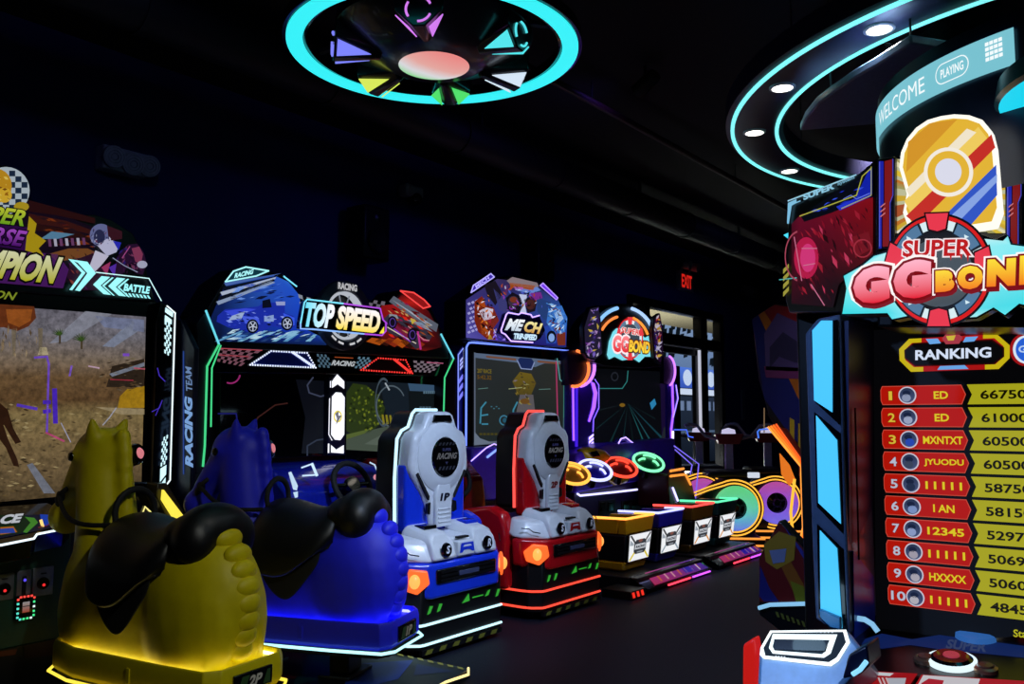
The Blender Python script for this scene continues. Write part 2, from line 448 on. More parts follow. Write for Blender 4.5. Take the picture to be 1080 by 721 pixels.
tag(MB().box(q.x-0.08, q.x+0.08, WY-0.03, WY, q.z-0.28, q.z+0.28).build('wall_plate', pm('plate_grey', '#6a6e80', 0.5), None, bevel=0.01), 'tall pale wall plate right of the entrance', 'plate')
q = at(661, 236, 'Y', WY-0.02)
# ---- wall speakers (dark, between the marquees)
for px_, py_, lb in ((385, 248, 'black speaker on the wall above the racing marquee'), (565, 275, 'black speaker on the wall above the purple marquee')):
    q = at(px_, py_, 'Y', WY-0.15)
    s_ = root('wall_speaker', lb, 'speaker', (q.x, WY, q.z), 0, 'wall speakers')
    MB().box(q.x-0.17, q.x+0.17, WY-0.32, WY-0.06, q.z-0.26, q.z+0.26).build('cabinet', BLACK, s_, bevel=0.02)
    MB().lathe([(0.001, 0.0), (0.05, 0.0), (0.11, 0.03), (0.125, 0.02), (0.13, 0)], (q.x, WY-0.325, q.z-0.08), (0, -1, 0)).build('woofer', RUB, s_, smooth=True)
    MB().lathe([(0.001, 0.015), (0.03, 0.012), (0.05, 0)], (q.x, WY-0.325, q.z+0.15), (0, -1, 0)).build('tweeter', STEEL, s_, smooth=True)
    MB().box(q.x-0.04, q.x+0.04, WY-0.08, WY, q.z-0.05, q.z+0.05).build('bracket', STEEL, s_)
# ---- ceiling services
for i, (y, z, r, nm, lb) in enumerate(((4.9, 4.0, 0.16, 'ventilation_duct', 'black round ventilation duct under the ceiling near the wall'), (1.2, 4.05, 0.2, 'ventilation_duct', 'black round ventilation duct under the ceiling over the middle of the room'))):
    d_ = root(nm, lb, 'duct', (6, y, z), 0, 'ceiling ducts')
    MB().tube([(X0+0.05, y, z), (X1-0.05, y, z)], r, 20).build('pipe', DUCT, d_, smooth=True)
    for k in range(14): MB().tube([(X0+0.7+1.5*k-0.02, y, z), (X0+0.7+1.5*k+0.02, y, z)], r+0.012, 20).build('collar', DUCT, d_)
    for k in range(7): MB().box(X0+1+3*k, X0+1.03+3*k, y-0.015, y+0.015, z+r-0.02, CZ).build('hanger', DUCT, d_)
sp_ = root('sprinkler_pipe', 'thin dark red sprinkler pipe under the ceiling', 'pipe', (6, 3.6, 4.1))
MB().tube([(X0+0.05, 3.7, 4.12), (X1-0.05, 3.7, 4.12)], 0.03, 10).build('pipe', pm('pipe_red', '#2a0a0c', 0.5), sp_, smooth=True)
for k in range(6): MB().tube([(0+3*k, 3.7, 4.12), (0+3*k, 3.7, CZ)], 0.008, 6).build('hanger', DUCT, sp_)

# ================================================================== saucer ceiling lamp
UC = Vector((3.40, 3.10, 3.5))
uf = root('saucer_lamp', 'round black saucer ceiling lamp with a wide cyan ring and small coloured lights', 'lamp', (UC.x, UC.y, 3.4))
CY = em('cyan_ring_light', '#35ecf2', 1.05)
MB().lathe([(0.785, -0.012), (0.70, -0.012), (0.70, 0.02), (0.785, 0.02), (0.785, -0.012)], UC, (0, 0, 1), 96).build('ring_light', CY, uf, smooth=True)
MB().lathe([(0.805, 0.0), (0.805, 0.06), (0.68, 0.06), (0.68, 0.0), (0.70, 0.005), (0.70, 0.021), (0.785, 0.021), (0.785, 0.0), (0.805, 0.0)], UC, (0, 0, 1), 96).build('ring_housing', GLOSS, uf, smooth=True)
MB().lathe([(0.001, -0.09), (0.24, -0.09), (0.30, -0.06), (0.50, 0.02), (0.54, 0.07), (0.53, 0.16), (0.30, 0.22), (0.001, 0.24)], UC, (0, 0, 1), 64).build('saucer_body', pm('saucer_black', '#0b0c14', 0.3, coat=0.3), uf, smooth=True)
for k in range(4):
    t = k*PI/2+0.4
    MB().tube([UC+Vector((0.5*math.cos(t), 0.5*math.sin(t), 0.1)), UC+Vector((0.72*math.cos(t), 0.72*math.sin(t), 0.05))], 0.02).build('spoke', BLACK, uf, smooth=True)
MB().tube([UC+Vector((0, 0, 0.2)), (UC.x, UC.y, CZ)], 0.04, 12).build('stem', BLACK, uf, smooth=True)
# centre lens: a colour-changing lamp, pink to green to white
dm = bpy.data.materials.new('colour_lens'); dm.use_nodes = True
nt = dm.node_tree; b = nt.nodes['Principled BSDF']
tc = nt.nodes.new('ShaderNodeTexCoord'); vr = nt.nodes.new('ShaderNodeVectorRotate'); vr.rotation_type = 'Z_AXIS'; vr.inputs['Angle'].default_value = 0.0
sx = nt.nodes.new('ShaderNodeSeparateXYZ'); nt.links.new(tc.outputs['Object'], sx.inputs[0])
ma = nt.nodes.new('ShaderNodeMath'); ma.operation = 'MULTIPLY_ADD'; ma.inputs[1].default_value = 1.6; ma.inputs[2].default_value = 0.5
mb2 = nt.nodes.new('ShaderNodeMath'); mb2.operation = 'MULTIPLY'; mb2.inputs[1].default_value = 0.25
mc = nt.nodes.new('ShaderNodeMath'); mc.operation = 'SUBTRACT'
mc.operation = 'ADD'; nt.links.new(sx.outputs['X'], mb2.inputs[0]); nt.links.new(mb2.outputs[0], mc.inputs[1]); nt.links.new(sx.outputs['Y'], mc.inputs[0])
nt.links.new(mc.outputs[0], ma.inputs[0])
rp = nt.nodes.new('ShaderNodeValToRGB'); el = rp.color_ramp.elements
el[0].position = 0.2; el[0].color = lin4('#ee8a86'); el[1].position = 0.8; el[1].color = lin4('#8edb96')
e_ = el.new(0.45); e_.color = lin4('#e8aaa2'); e_ = el.new(0.62); e_.color = lin4('#dcdce0')
nt.links.new(ma.outputs[0], rp.inputs['Fac']); nt.links.new(rp.outputs['Color'], b.inputs['Emission Color']); b.inputs['Emission Strength'].default_value = 0.95
b.inputs['Base Color'].default_value = (0.05, 0.05, 0.05, 1)
lens = MB().lathe([(0.001, -0.028), (0.12, -0.022), (0.2, 0.0), (0.2, 0.02)], (0, 0, 0), (0, 0, 1), 48).build('centre_lens', dm, uf, smooth=True, world=False)
lens.location = (0.0, 0.0, 0.012)
# pods round the rim: two lit triangles on the flanks, dashed ring on the outer end
PODS = (((384, 54), '#7f86ff'), ((398, 88), '#d8ea5c'), ((477, 104), '#52e06c'), ((538, 82), '#d6e6f6'), ((524, 46), '#55e6ec'), ((447, 30), '#d47cf0'))
for (pp, hx) in PODS:
    q = at(pp[0], pp[1], 'Z', UC.z-0.05); t = math.atan2(q.y-UC.y, q.x-UC.x)
    e = Vector((math.cos(t), math.sin(t), 0)); s_ = Vector((-e.y, e.x, 0)); Z = Vector((0, 0, 1))
    def P_(r, w_, h): return UC+e*r+s_*w_+Z*h
    A = [P_(0.54, -0.13, 0.06), P_(0.54, -0.12, -0.03), P_(0.54, -0.03, -0.115), P_(0.54, 0.03, -0.115), P_(0.54, 0.12, -0.03), P_(0.54, 0.13, 0.06)]
    B = [P_(0.29, -0.05, 0.0), P_(0.29, -0.04, -0.05), P_(0.29, -0.012, -0.085), P_(0.29, 0.012, -0.085), P_(0.29, 0.04, -0.05), P_(0.29, 0.05, 0.0)]
    pod = MB().taper(A, B).build('pod', pm('saucer_black', '#0b0c14', 0.3), uf, bevel=0.008)
    em_ = em('pod_'+hx[1:], hx, 1.0)
    for sg in (-1, 1):
        n_ = (s_*sg*0.085-Z*0.09).normalized()
        T = [P_(0.525, sg*0.112, -0.045), P_(0.525, sg*0.045, -0.108), P_(0.345, sg*0.035, -0.075)]
        MB().slab([p+n_*0.004 for p in T], n_*0.006).build('triangle_light', em_, pod)
    oc = P_(0.545, 0, -0.03)
    for k in range(3):
        a0 = 25+120*k
        pts = [oc+s_*0.062*math.cos(math.radians(a0+70*i/6))+Z*0.062*math.sin(math.radians(a0+70*i/6)) for i in range(7)]
        tube('ring_dash', pts, 0.006, em_, pod)

# ================================================================== large double ring light
RC = Vector((6.57, 0.20, 3.5)); RO, RI = 2.31, 2.04
rg = root('ring_ceiling_light', 'huge round ceiling ring with two thin cyan light lines and small downlights', 'light', (RC.x, RC.y, 3.5))
MB().lathe([(RO-0.02, 0.0), (RI+0.02, 0.0), (RI-0.06, 0.03), (RI-0.06, 0.16), (RO+0.06, 0.16), (RO+0.06, 0.03), (RO-0.02, 0.0)], RC, (0, 0, 1), 128).build('ring_body', pm('ring_navy', '#141430', 0.42), rg, smooth=True)
CL = em('cyan_line_light', '#7ff2f2', 1.15)
for r in (RO+0.015, RI-0.015):
    MB().tube([RC+Vector((r*math.cos(2*PI*k/144), r*math.sin(2*PI*k/144), 0.006)) for k in range(144)], 0.014, 6, True).build('light_line', CL, rg, smooth=True)
DLM = em('downlight_white', '#fff4e2', 6.0)
for k in range(16):
    t0 = math.atan2(2.225-RC.y, 5.763-RC.x); t = t0+k*2*PI/16*0.98
    q = RC+Vector((2.175*math.cos(t), 2.175*math.sin(t), -0.004))
    d_ = MB().lathe([(0.001, 0), (0.062, 0)], q-Vector((0, 0, 0.004)), (0, 0, 1), 24).build('downlight', DLM, rg)
    MB().lathe([(0.062, 0.0), (0.062, -0.008), (0.078, -0.004), (0.078, 0.004)], q, (0, 0, 1), 24).build('bezel', pm('bezel_white', '#c8ccd4', 0.4), d_, smooth=True)
    if k % 2 == 0:
        lamp('downlight_beam', 'SPOT', q-Vector((0, 0, 0.02)), (0.70, 0.80, 1.0), 60, rg, q-Vector((0, 0, 2)), spot_size=math.radians(120), spot_blend=0.6, shadow_soft_size=0.06)
for k in range(6):
    t = k*PI/3+0.3; q = RC+Vector((2.17*math.cos(t), 2.17*math.sin(t), 0.16))
    MB().tube([q, (q.x, q.y, CZ)], 0.006).build('suspension_wire', STEEL, rg)
# dark canopy panel inside the ring
pc = [at(x, y, 'Z', 3.3) for x, y in ((844, 138), (849, 126), (862, 110), (878, 98), (900, 83), (926, 68), (945, 56), (961, 46), (1021, 56), (1060, 62), (1078, 110), (960, 128))]
cn = root('canopy_panel', 'dark glossy curved panel hanging inside the ceiling ring', 'panel', (pc[0].x, pc[0].y, 3.3))
MB().slab(pc, (0, 0, 0.05)).build('panel', pm('canopy_blue', '#7488a4', 0.35, coat=0.2), cn, bevel=0.01)
for q in (pc[2], pc[6], pc[9]): MB().tube([q+Vector((0.1, -0.05, 0.05)), (q.x+0.1, q.y-0.05, CZ)], 0.006).build('suspension_wire', STEEL, cn)

# ================================================================== added spotlights that brighten rides, walls and kiosk
def spotlight(label, loc, aim, color, power, size=50, blend=0.7):
    q = Vector(loc); d = (Vector(aim)-q).normalized()
    r = root('fill_spotlight', label, 'light', (q.x, q.y, q.z), 0, 'added fill spotlights')
    MB().lathe([(0.001, -0.12), (0.05, -0.12), (0.06, -0.1), (0.065, 0.09), (0.058, 0.09), (0.05, 0.0), (0.001, -0.02)], q, d, 24).build('can', BLACK, r, smooth=True)
    MB().lathe([(0.001, 0.03), (0.055, 0.03)], q, d, 24).build('lens', em('spot_lens', '#e8f0ff', 3.0), r)
    MB().tube([q, (q.x, q.y, CZ)], 0.012, 8).build('stem', BLACK, r, smooth=True)
    lamp('beam', 'SPOT', q+d*0.1, color, power, r, aim, spot_size=math.radians(size), spot_blend=blend, shadow_soft_size=0.12)
spotlight('added fill spotlight aimed at the white and blue kart', (3.4, 0.6, 4.1), (4.5, 3.9, 0.9), (0.52, 0.68, 1.0), 640, 34)  # this and the next two are added to brighten karts and horses
spotlight('added fill spotlight aimed at the white and red kart', (5.2, 0.8, 4.1), (5.85, 3.9, 0.9), (0.58, 0.70, 1.0), 560, 32)
spotlight('added fill spotlight aimed at the horses', (1.8, -0.4, 4.1), (2.9, 3.9, 0.4), (0.95, 0.97, 0.9), 190, 40)
spotlight('added blue fill spotlight washing the wall over the racing machines', (6.0, 3.2, 4.15), (6.6, 6.3, 2.6), (0.14, 0.08, 1.0), 14, 120, 1.0)  # three blue fills added to lift the dark wall
spotlight('added blue fill spotlight washing the wall by the entrance', (11.0, 3.2, 4.15), (12.0, 6.3, 2.6), (0.2, 0.24, 1.0), 16, 120, 1.0)
spotlight('added blue fill spotlight washing the wall over the horse machine', (2.2, 3.4, 4.15), (3.0, 6.3, 3.0), (0.3, 0.36, 1.0), 9, 120, 1.0)
spotlight('added fill spotlight aimed at the ranking kiosk', (-1.2, 2.4, 3.9), (2.6, 0.8, 1.1), (0.32, 0.52, 1.0), 480, 24)  # added to lighten the kiosk pillar and pod
spotlight('added fill spotlight aimed at the four kart seats', (7.5, 1.5, 4.1), (8.3, 4.4, 0.8), (0.80, 0.75, 1.0), 300, 44)  # added to brighten the seats and the yellow hood

# ================================================================== horse racing cabinet (far left)
HY = 5.3
hc = root('horse_racing_cabinet', 'horse racing arcade cabinet with a wide desert screen and a battle marquee, at far left', 'arcade machine', (2.1, HY+0.35, 0))
MB().box(1.2, 3.0, HY+0.06, HY+0.5, 0.0, 2.3).build('body', BLACK, hc, bevel=0.01)
bz = MB().slab([at(x, y, 'Y', HY-0.02) for x, y in ((-190, 290), (165, 317), (171, 333), (163, 528), (-190, 560))], (0, 0.08, 0))
bz.build('bezel', GLOSS, hc, bevel=0.006)
# display
sc = Print(pixY(HY-0.03), (0, -1, 0))
A, B, C_, D = (-183, 308), (154, 334), (149, 516), (-183, 545)
def lerp(a, b, t): return (a[0]+(b[0]-a[0])*t, a[1]+(b[1]-a[1])*t)
bands = ((0, '#8a8694'), (0.12, '#94909a'), (0.26, '#a08c78'), (0.36, '#8c6c48'), (0.48, '#7a5a38'), (0.56, '#a8905e'), (0.7, '#a0865a'), (0.85, '#8c7450'), (1.0, '#6e5a3c'))
for (t0, c0), (t1, c1) in zip(bands, bands[1:]):
    l0, r0, l1, r1 = lerp(A, D, t0), lerp(B, C_, t0), lerp(A, D, t1), lerp(B, C_, t1)
    N = 10
    for i in range(N):
        a_, b_ = i/N, (i+1)/N
        sc.poly([lerp(l0, r0, a_), lerp(l0, r0, b_), lerp(l1, r1, b_), lerp(l1, r1, a_)], [c0, c0, c1, c1], 0)
scr = sc.build('screen', 0.42, hc, grain=0.55)
sd = Print(pixY(HY-0.034), (0, -1, 0))
for pts, c in (([(90, 328), (118, 331), (70, 360), (52, 362)], '#a2a4b4'), ([(140, 338), (152, 345), (120, 366), (108, 365)], '#98a0b8'), ([(100, 333), (152, 337), (152, 350), (110, 345)], '#8a92b4')):
    sd.poly(pts, c, 0)
sd.poly([(-40, 318), (36, 323), (38, 335), (30, 344), (18, 349), (4, 345), (-30, 346)], '#7a3c1c', 1)
sd.poly([(6, 326), (34, 326), (32, 338), (20, 345), (8, 340)], '#b46226', 2)
for x in (-20, 12, 40): sd.poly([(x, 346), (x+5, 346), (x+4, 374), (x+1, 376)], '#8a7c68', 1)
sd.poly([(42, 366), (49, 366), (51, 374), (40, 374)], '#d8c8a0', 1)
for cx, cy, r in ((63, 352, 10), (86, 358, 12)):
    for k in range(9):
        t = math.radians(200+k*17.5); sd.poly([(cx-1, cy+2), (cx+1.5, cy+1), (cx+r*math.cos(t), cy+r*0.85*math.sin(t)+2)], '#4e6a2c' if k % 2 else '#33521c', 2)
    sd.poly([(cx-1, cy), (cx+1, cy), (cx+1, cy+10), (cx-1, cy+10)], '#5a4a30', 1)
sd.poly([(118, 386), (152, 378), (152, 408), (112, 408)], '#3a2c20', 1)
sd.poly([(115, 394), (152, 382), (152, 386), (118, 397)], '#8e96a8', 2)
sd.poly([(124, 430), (126, 418), (134, 410), (152, 407), (152, 430)], '#c8981c', 2)
sd.poly([(100, 429), (152, 431), (152, 437), (128, 437)], '#b8a47c', 2)
# racing horse passing at the left of the display
for pts in ([(-60, 415), (-6, 420), (8, 432), (14, 452), (22, 466), (16, 468), (4, 448), (-10, 444), (-60, 450)], [(-10, 440), (2, 444), (8, 462), (18, 484), (20, 492), (14, 491), (6, 472), (-6, 456)], [(-50, 448), (-40, 448), (-42, 480), (-34, 500), (-40, 500), (-50, 478)]):
    sd.poly(pts, '#3a2010', 2)
for pts, wd, c in (([(36, 377), (49, 376), (51, 384), (49, 455)], 2.2, '#8a5cf0'), ([(57, 411), (58, 445)], 5, '#5a30e0'), ([(46, 424), (52, 424)], 4, '#5a30e0'), ([(46, 434), (52, 433)], 4, '#5a30e0'), ([(18, 427), (38, 431)], 3, '#6a44e0'), ([(48, 456), (67, 465)], 2, '#e05a90'), ([(73, 396), (75, 386)], 2, '#9a6cf0'), ([(93, 386), (104, 388)], 1.5, '#e8c0d8'), ([(116, 400), (140, 401)], 1, '#c03a50'), ([(141, 388), (152, 389)], 1.5, '#e06a80'), ([(108, 448), (115, 440), (122, 430)], 1.2, '#c8c8d8'), ([(64, 446), (74, 466)], 1, '#c8c8e8'), ([(130, 374), (135, 374)], 3, '#9a60f0')):
    sd.line(pts, wd, c, 4)
sd.poly([(28, 490), (34, 488), (58, 520), (46, 520)], '#8a8e9c', 2)
clutter(sd, [(-100, 425), (150, 425), (150, 512), (-100, 535)], 260, ['#5c4a30', '#b09a6a', '#7a643e', '#c4ae7c', '#463824'], 1, 3, 9, 3, 0.3, 7)
clutter(sd, [(100, 380), (152, 376), (152, 412), (100, 412)], 40, ['#2a2018', '#4a3826', '#6a5236', '#8a7a60'], 2, 3, 9, 0, 0.3, 8)
clutter(sd, [(0, 340), (40, 342), (40, 378), (0, 378)], 30, ['#a89070', '#6c5840', '#c0a884'], 1, 3, 12, 88, 0.3, 9)
sd.build('screen_graphics', 0.5, hc, grain=0.3)
# marquee
mq = [(-190, 170), (-20, 176), (6, 174), (24, 186), (31, 205), (30, 216), (60, 228), (100, 226), (118, 232), (140, 246), (152, 268), (156, 292), (164, 318), (-190, 292)]
MB().slab([at(x, y, 'Y', HY-0.06) for x, y in mq], (0, 0.16, 0)).build('marquee_board', BLACK, hc, bevel=0.006)
p = Print(pixY(HY-0.065), (0, -1, 0))
p.poly([(-180, 200), (30, 212), (70, 228), (100, 240), (100, 300), (-180, 280)], '#150818', 1)
for k, (a_, b_) in enumerate(((214, 224), (228, 236), (238, 243))):
    p.poly([(30, a_-3), (60+10*k, a_+5), (100, a_+16), (100, b_+12), (60, b_+3), (30, b_-1)], ['#2a0c0c', '#3a1410', '#2a0e0c'][k], 2)
p.ell(6, 201, 25, 25, '#b8c6d0', 2, 28)
for i in range(-3, 4):
    for j in range(-4, 5):
        if (i+j) % 2 == 0 and math.hypot(i*6.5, j*6) < 22: p.rect(6+i*6.5-3.2, 201+j*6-3, 6+i*6.5+3.2, 201+j*6+3, '#1c2c44', 3)
p.ell(-4, 196, 16, 18, '#c8941e', 4, 20)
p.ell(4, 206, 8, 8, '#e0b430', 5, 14)
p.ell(22, 218, 8, 5, '#b89c20', 5, 14)
p.poly([(-60, 228), (30, 240), (36, 254), (28, 265), (-60, 250)], '#30084a', 4)
p.poly([(30, 228), (38, 236), (36, 246), (48, 254), (40, 262), (46, 270), (26, 264), (28, 244)], '#b49a14', 5)
p.otext('SUPER', (-42, 231), (24, 239), (-39, 213), '#cfd83a', '#0c0a10', 6, bold=0.03, out=0.05, shear=0.3, hx2='#6fae20')
p.otext('HORSE', (-48, 251), (25, 261), (-44, 233), '#b050d0', '#12041c', 6, bold=0.03, out=0.06, shear=0.3, hx2='#4c0c70')
p.poly([(-100, 256), (60, 268), (72, 284), (66, 304), (-100, 290)], '#4a1a62', 4)
p.otext('CHAMPION', (-84, 286), (60, 300), (-76, 254), '#eef0c0', '#0a0808', 6, bold=0.05, out=0.06, shear=0.28, hx2='#c2c010')
p.otext('CHAMPION', (-66, 308), (16, 317), (-64, 299), '#8a9a2a', '#0a0a06', 6, bold=0.02, out=0.03, shear=0.3)
p.poly([(42, 252), (54, 244), (78, 247), (60, 252)], '#5a88a8', 4)
for k in range(7): p.poly([(50+k*6, 252-k*0.2), (53+k*6, 252-k*0.2), (54+k*6, 260-k*0.3), (51+k*6, 260-k*0.3)], '#b8b4c8' if k % 2 else '#70406a', 4)
p.poly([(50, 268), (72, 262), (92, 262), (100, 266), (84, 272), (60, 276)], '#7a4a24', 4)
# jockey and horse head (printed art)
p.poly([(74, 274), (96, 268), (110, 284), (120, 290), (104, 306), (82, 306), (70, 292)], '#2c0e28', 3)
p.ell(106, 248, 12, 12, '#6a70a0', 5, 20); p.ell(104, 250, 6, 8, '#2a2c50', 6, 16); p.poly([(112, 238), (128, 244), (128, 252), (114, 254)], '#3a1420', 6)
p.poly([(101, 258), (112, 252), (126, 256), (122, 266), (112, 270)], '#c4c4e4', 6); p.poly([(118, 254), (127, 256), (124, 264)], '#2c30c0', 7)
p.poly([(100, 264), (114, 270), (106, 280), (98, 288), (94, 280)], '#d0cce4', 5); p.poly([(106, 282), (116, 276), (112, 290)], '#a83a6c', 6); p.poly([(114, 282), (122, 278), (120, 292)], '#5a30b0', 6)
p.poly([(122, 272), (134, 258), (144, 257), (151, 266), (154, 278), (150, 290), (142, 288), (136, 278), (128, 290), (120, 294)], '#2a1030', 5)
p.poly([(138, 262), (146, 260), (150, 268), (148, 278), (142, 276)], '#8a3a5c', 6); p.ell(149, 279, 5.5, 4, '#b4b6d0', 7, 14)
p.line([(118, 272), (130, 280), (144, 287)], 0.9, '#9aa0c0', 7); p.line([(128, 272), (136, 260)], 1, '#b05090', 7)
clutter(p, [(34, 224), (100, 240), (100, 262), (40, 262)], 26, ['#5a1a10', '#3a0c0c', '#7a3410', '#241018'], 3, 5, 16, 12, 0.25, 2)
clutter(p, [(70, 262), (96, 262), (118, 292), (100, 306), (70, 306)], 34, ['#6a2a3c', '#2c0e28', '#8a3a30', '#4a1a50', '#180814'], 4, 3, 9, 50, 0.4, 3)
clutter(p, [(92, 240), (116, 240), (118, 262), (94, 262)], 22, ['#9aa0c8', '#3a3c60', '#6a3050', '#20244a', '#c8ccec'], 7, 2, 6, None, 0.4, 4)
clutter(p, [(120, 258), (150, 258), (153, 286), (122, 292)], 30, ['#3c1440', '#5a2050', '#1c0a20', '#7a3a60', '#2a1a6a'], 6, 3, 8, None, 0.4, 5)
clutter(p, [(-14, 184), (10, 184), (14, 212), (-14, 216)], 22, ['#e8c040', '#a86c14', '#7a4a10', '#f0d468'], 6, 2, 7, None, 0.5, 6)
p.build('marquee_print', 0.7, hc)
p = Print(pixY(HY-0.085), (0, -1, 0))
CYA = '#9af2f6'
p.poly([(72, 273), (92, 276), (101, 288), (84, 307), (79, 306), (92, 288), (82, 277)], CYA, 1)
p.poly([(72, 273), (77, 274.5), (90, 287.5), (76, 306), (73, 305.5), (86, 287.5)], CYA, 1)
for x in (0, 16):
    p.poly([(107+x, 291+x*0.1), (116+x, 292+x*0.1), (106+x, 301+x*0.1), (117+x, 311+x*0.1), (109+x, 310+x*0.1), (98+x, 300+x*0.1)], CYA, 1)
    p.poly([(118+x, 292.3+x*0.1), (120+x, 292.6+x*0.1), (110+x, 301.5+x*0.1), (121+x, 311.7+x*0.1), (119+x, 311.5+x*0.1), (107.5+x, 301+x*0.1)], CYA, 1)
p.text('BATTLE', (130, 306.5), (157.5, 310), (131, 298.5), CYA, 1, bold=0.05, shear=0.1)
for k in range(7): p.poly([(131+k*3.9, 308.5+k*0.45), (133.3+k*3.9, 308.8+k*0.45), (135.6+k*3.9, 312.6+k*0.4), (133.3+k*3.9, 312.3+k*0.4)], CYA, 1)
p.line([(101, 287), (157, 293.5), (170, 317)], 1.0, '#c8f8fa', 1)
p.build('marquee_light_print', 1.15, hc)
# right light wing
q0 = [at(x, y, 'Y', HY-0.1) for x, y in ((170, 318), (187, 328), (182, 520), (168, 532), (160, 528), (166, 340))]
MB().slab(q0, (0, 0.12, 0)).build('light_wing', GLOSS, hc, bevel=0.006)
p = Print(pixY(HY-0.103), (0, -1, 0))
L_ = '#c9f2fb'
p.poly([(174.5, 324), (182.5, 329.5), (182, 334.5), (174, 329)], L_, 1); p.poly([(174, 332), (181, 337), (180.8, 342), (173.6, 338)], L_, 1)
p.checker((173.3, 372), (179.5, 376), (181, 342), (173.7, 338), 4, 9, L_, 1)
p.checker((169.3, 492), (175.6, 488), (177, 458), (171, 462), 4, 8, L_, 1)
p.poly([(169, 494), (175.4, 490), (175, 500), (168.6, 508)], L_, 1); p.poly([(168.4, 512), (174.6, 503), (174.3, 509), (168.2, 516.5)], L_, 1)
p.line([(176, 322.5), (184.5, 330), (179.2, 506), (170, 518)], 1.5, '#e8faff', 2)
p.line([(166, 388), (168, 396), (174, 402)], 1, '#3a28a0', 1); p.line([(160, 434), (168, 430), (171, 422), (164, 438)], 0.8, '#3a28a0', 1)
p.build('wing_light_print', 1.3, hc)
# control deck
DP = (Vector((2, 4.92, 0.92)), Vector((0, -0.35, 1)).normalized())
ed = [(-150, 582), (0, 574.5), (35, 567.5), (38, 563), (68, 557), (75, 549.5), (72, 540), (50, 530), (-150, 545)]
dk = [at(x, y, DP) for x, y in ed]
MB().slab(dk, (0, 0.02, -0.1)).build('control_deck', GLOSS, hc, bevel=0.004)
p = Print(lambda x, y: at(x, y, DP)+Vector((0, 0, 0.002)), (0, -0.35, 1))
p.poly([(-60, 548), (40, 543), (70, 548), (66, 555), (40, 560), (0, 568), (-60, 572)], '#10142c', 1)
p.poly([(0, 544), (24, 543), (34, 551), (22, 563), (0, 566)], '#0e2a12', 2); p.poly([(26, 546), (36, 547), (40, 552), (28, 563), (24, 562), (32, 552)], '#4c9a32', 3)
p.poly([(42, 543), (60, 544), (62, 552), (44, 556)], '#1c48c8', 2); p.poly([(0, 557), (14, 556), (18, 562), (0, 565)], '#c87818', 3); p.poly([(-2, 559), (14, 558), (16, 563), (-2, 564)], '#2c50c0', 4)
p.otext('RACE', (-26, 557), (24, 552.5), (-24, 547), '#e8eef8', '#202020', 5, bold=0.05, out=0.05, shear=0.3)
p.checker((40, 558), (66, 553), (66, 551), (40, 556), 8, 2, '#8a1a2a', 4)
p.build('deck_print', 0.55, hc)
tube('deck_light_line', [at(x, y, DP)+Vector((0, -0.01, 0)) for x, y in ((-150, 582), (0, 574.5), (35, 567.5), (38, 563), (68, 557), (75, 549.5), (72, 545))], 0.006, em('deck_white_line', '#e2f4fb', 1.4), hc)
# pedestal with coin plates
GRN = pm('dark_green_panel', '#123a2c', 0.4)
MB().box(1.7, 2.47, 4.98, HY+0.3, 0.28, 0.86).build('pedestal', GRN, hc, bevel=0.01)
MB().box(1.66, 2.5, 5.0, HY+0.3, 0.0, 0.3).build('plinth', BLACK, hc, bevel=0.01)
PYc = 4.975
PL = pm('coin_plate_steel', '#8c909a', 0.35, metal=0.8)
for x0, y0, x1, y1 in ((-6, 606, 13.5, 631), (17.5, 602, 31.5, 628), (34.5, 599, 55, 626)):
    a_, b_ = at(x0, y0, 'Y', PYc), at(x1, y1, 'Y', PYc)
    pl = MB().box(a_.x, b_.x, PYc-0.008, PYc+0.01, b_.z, a_.z).build('coin_plate', PL, hc, bevel=0.003)
    cxx, czz = (a_.x+b_.x)/2, (a_.z+b_.z)/2-0.01
    if x1-x0 > 18:
        MB().lathe([(0.001, 0.012), (0.03, 0.012), (0.034, 0)], (cxx, PYc-0.006, czz), (0, -1, 0), 20).build('return_button', GLOSS, pl, smooth=True)
        MB().lathe([(0.001, 0.004), (0.007, 0.004), (0.008, 0)], (cxx, PYc-0.018, czz-0.008), (0, -1, 0), 12).build('red_light', em('coin_red', '#ff3030', 1.0), pl)
        MB().box(cxx-0.014, cxx+0.014, PYc-0.014, PYc-0.006, czz+0.05, czz+0.056).build('coin_slot', RUB, pl)
    else:
        MB().box(cxx-0.01, cxx+0.01, PYc-0.016, PYc-0.006, czz-0.05, czz+0.05).build('lock_plate', STEEL, pl, bevel=0.002)
        MB().lathe([(0.001, 0.004), (0.007, 0.004), (0.008, 0)], (cxx, PYc-0.018, czz+0.03), (0, -1, 0), 12).build('blue_light', em('coin_blue', '#6050ff', 1.0), pl)
a_, b_ = at(15, 628, 'Y', PYc), at(34, 651, 'Y', PYc)
cr = MB().box(a_.x, b_.x, PYc-0.03, PYc+0.01, b_.z, a_.z).build('card_reader', GLOSS, hc, bevel=0.012)
cxx, czz, hw, hh = (a_.x+b_.x)/2, (a_.z+b_.z)/2, (b_.x-a_.x)/2-0.008, (a_.z-b_.z)/2-0.008
for k in range(18):
    t = 2*PI*k/18; u = max(-1, min(1, 1.35*math.cos(t))); v = max(-1, min(1, 1.25*math.sin(t)))
    hx = '#ff4a40' if v > 0.5 else ('#46e88a' if (k % 3) else '#dff6ee') if u > -0.5 else '#58e0c8'
    MB().box(cxx+u*hw-0.005, cxx+u*hw+0.005, PYc-0.034, PYc-0.028, czz+v*hh-0.005, czz+v*hh+0.005).build('rim_light', em('rim_'+hx[1:], hx, 1.1), cr)
p = Print(lambda x, y: Vector((x, PYc-0.031, y)), (0, -1, 0))
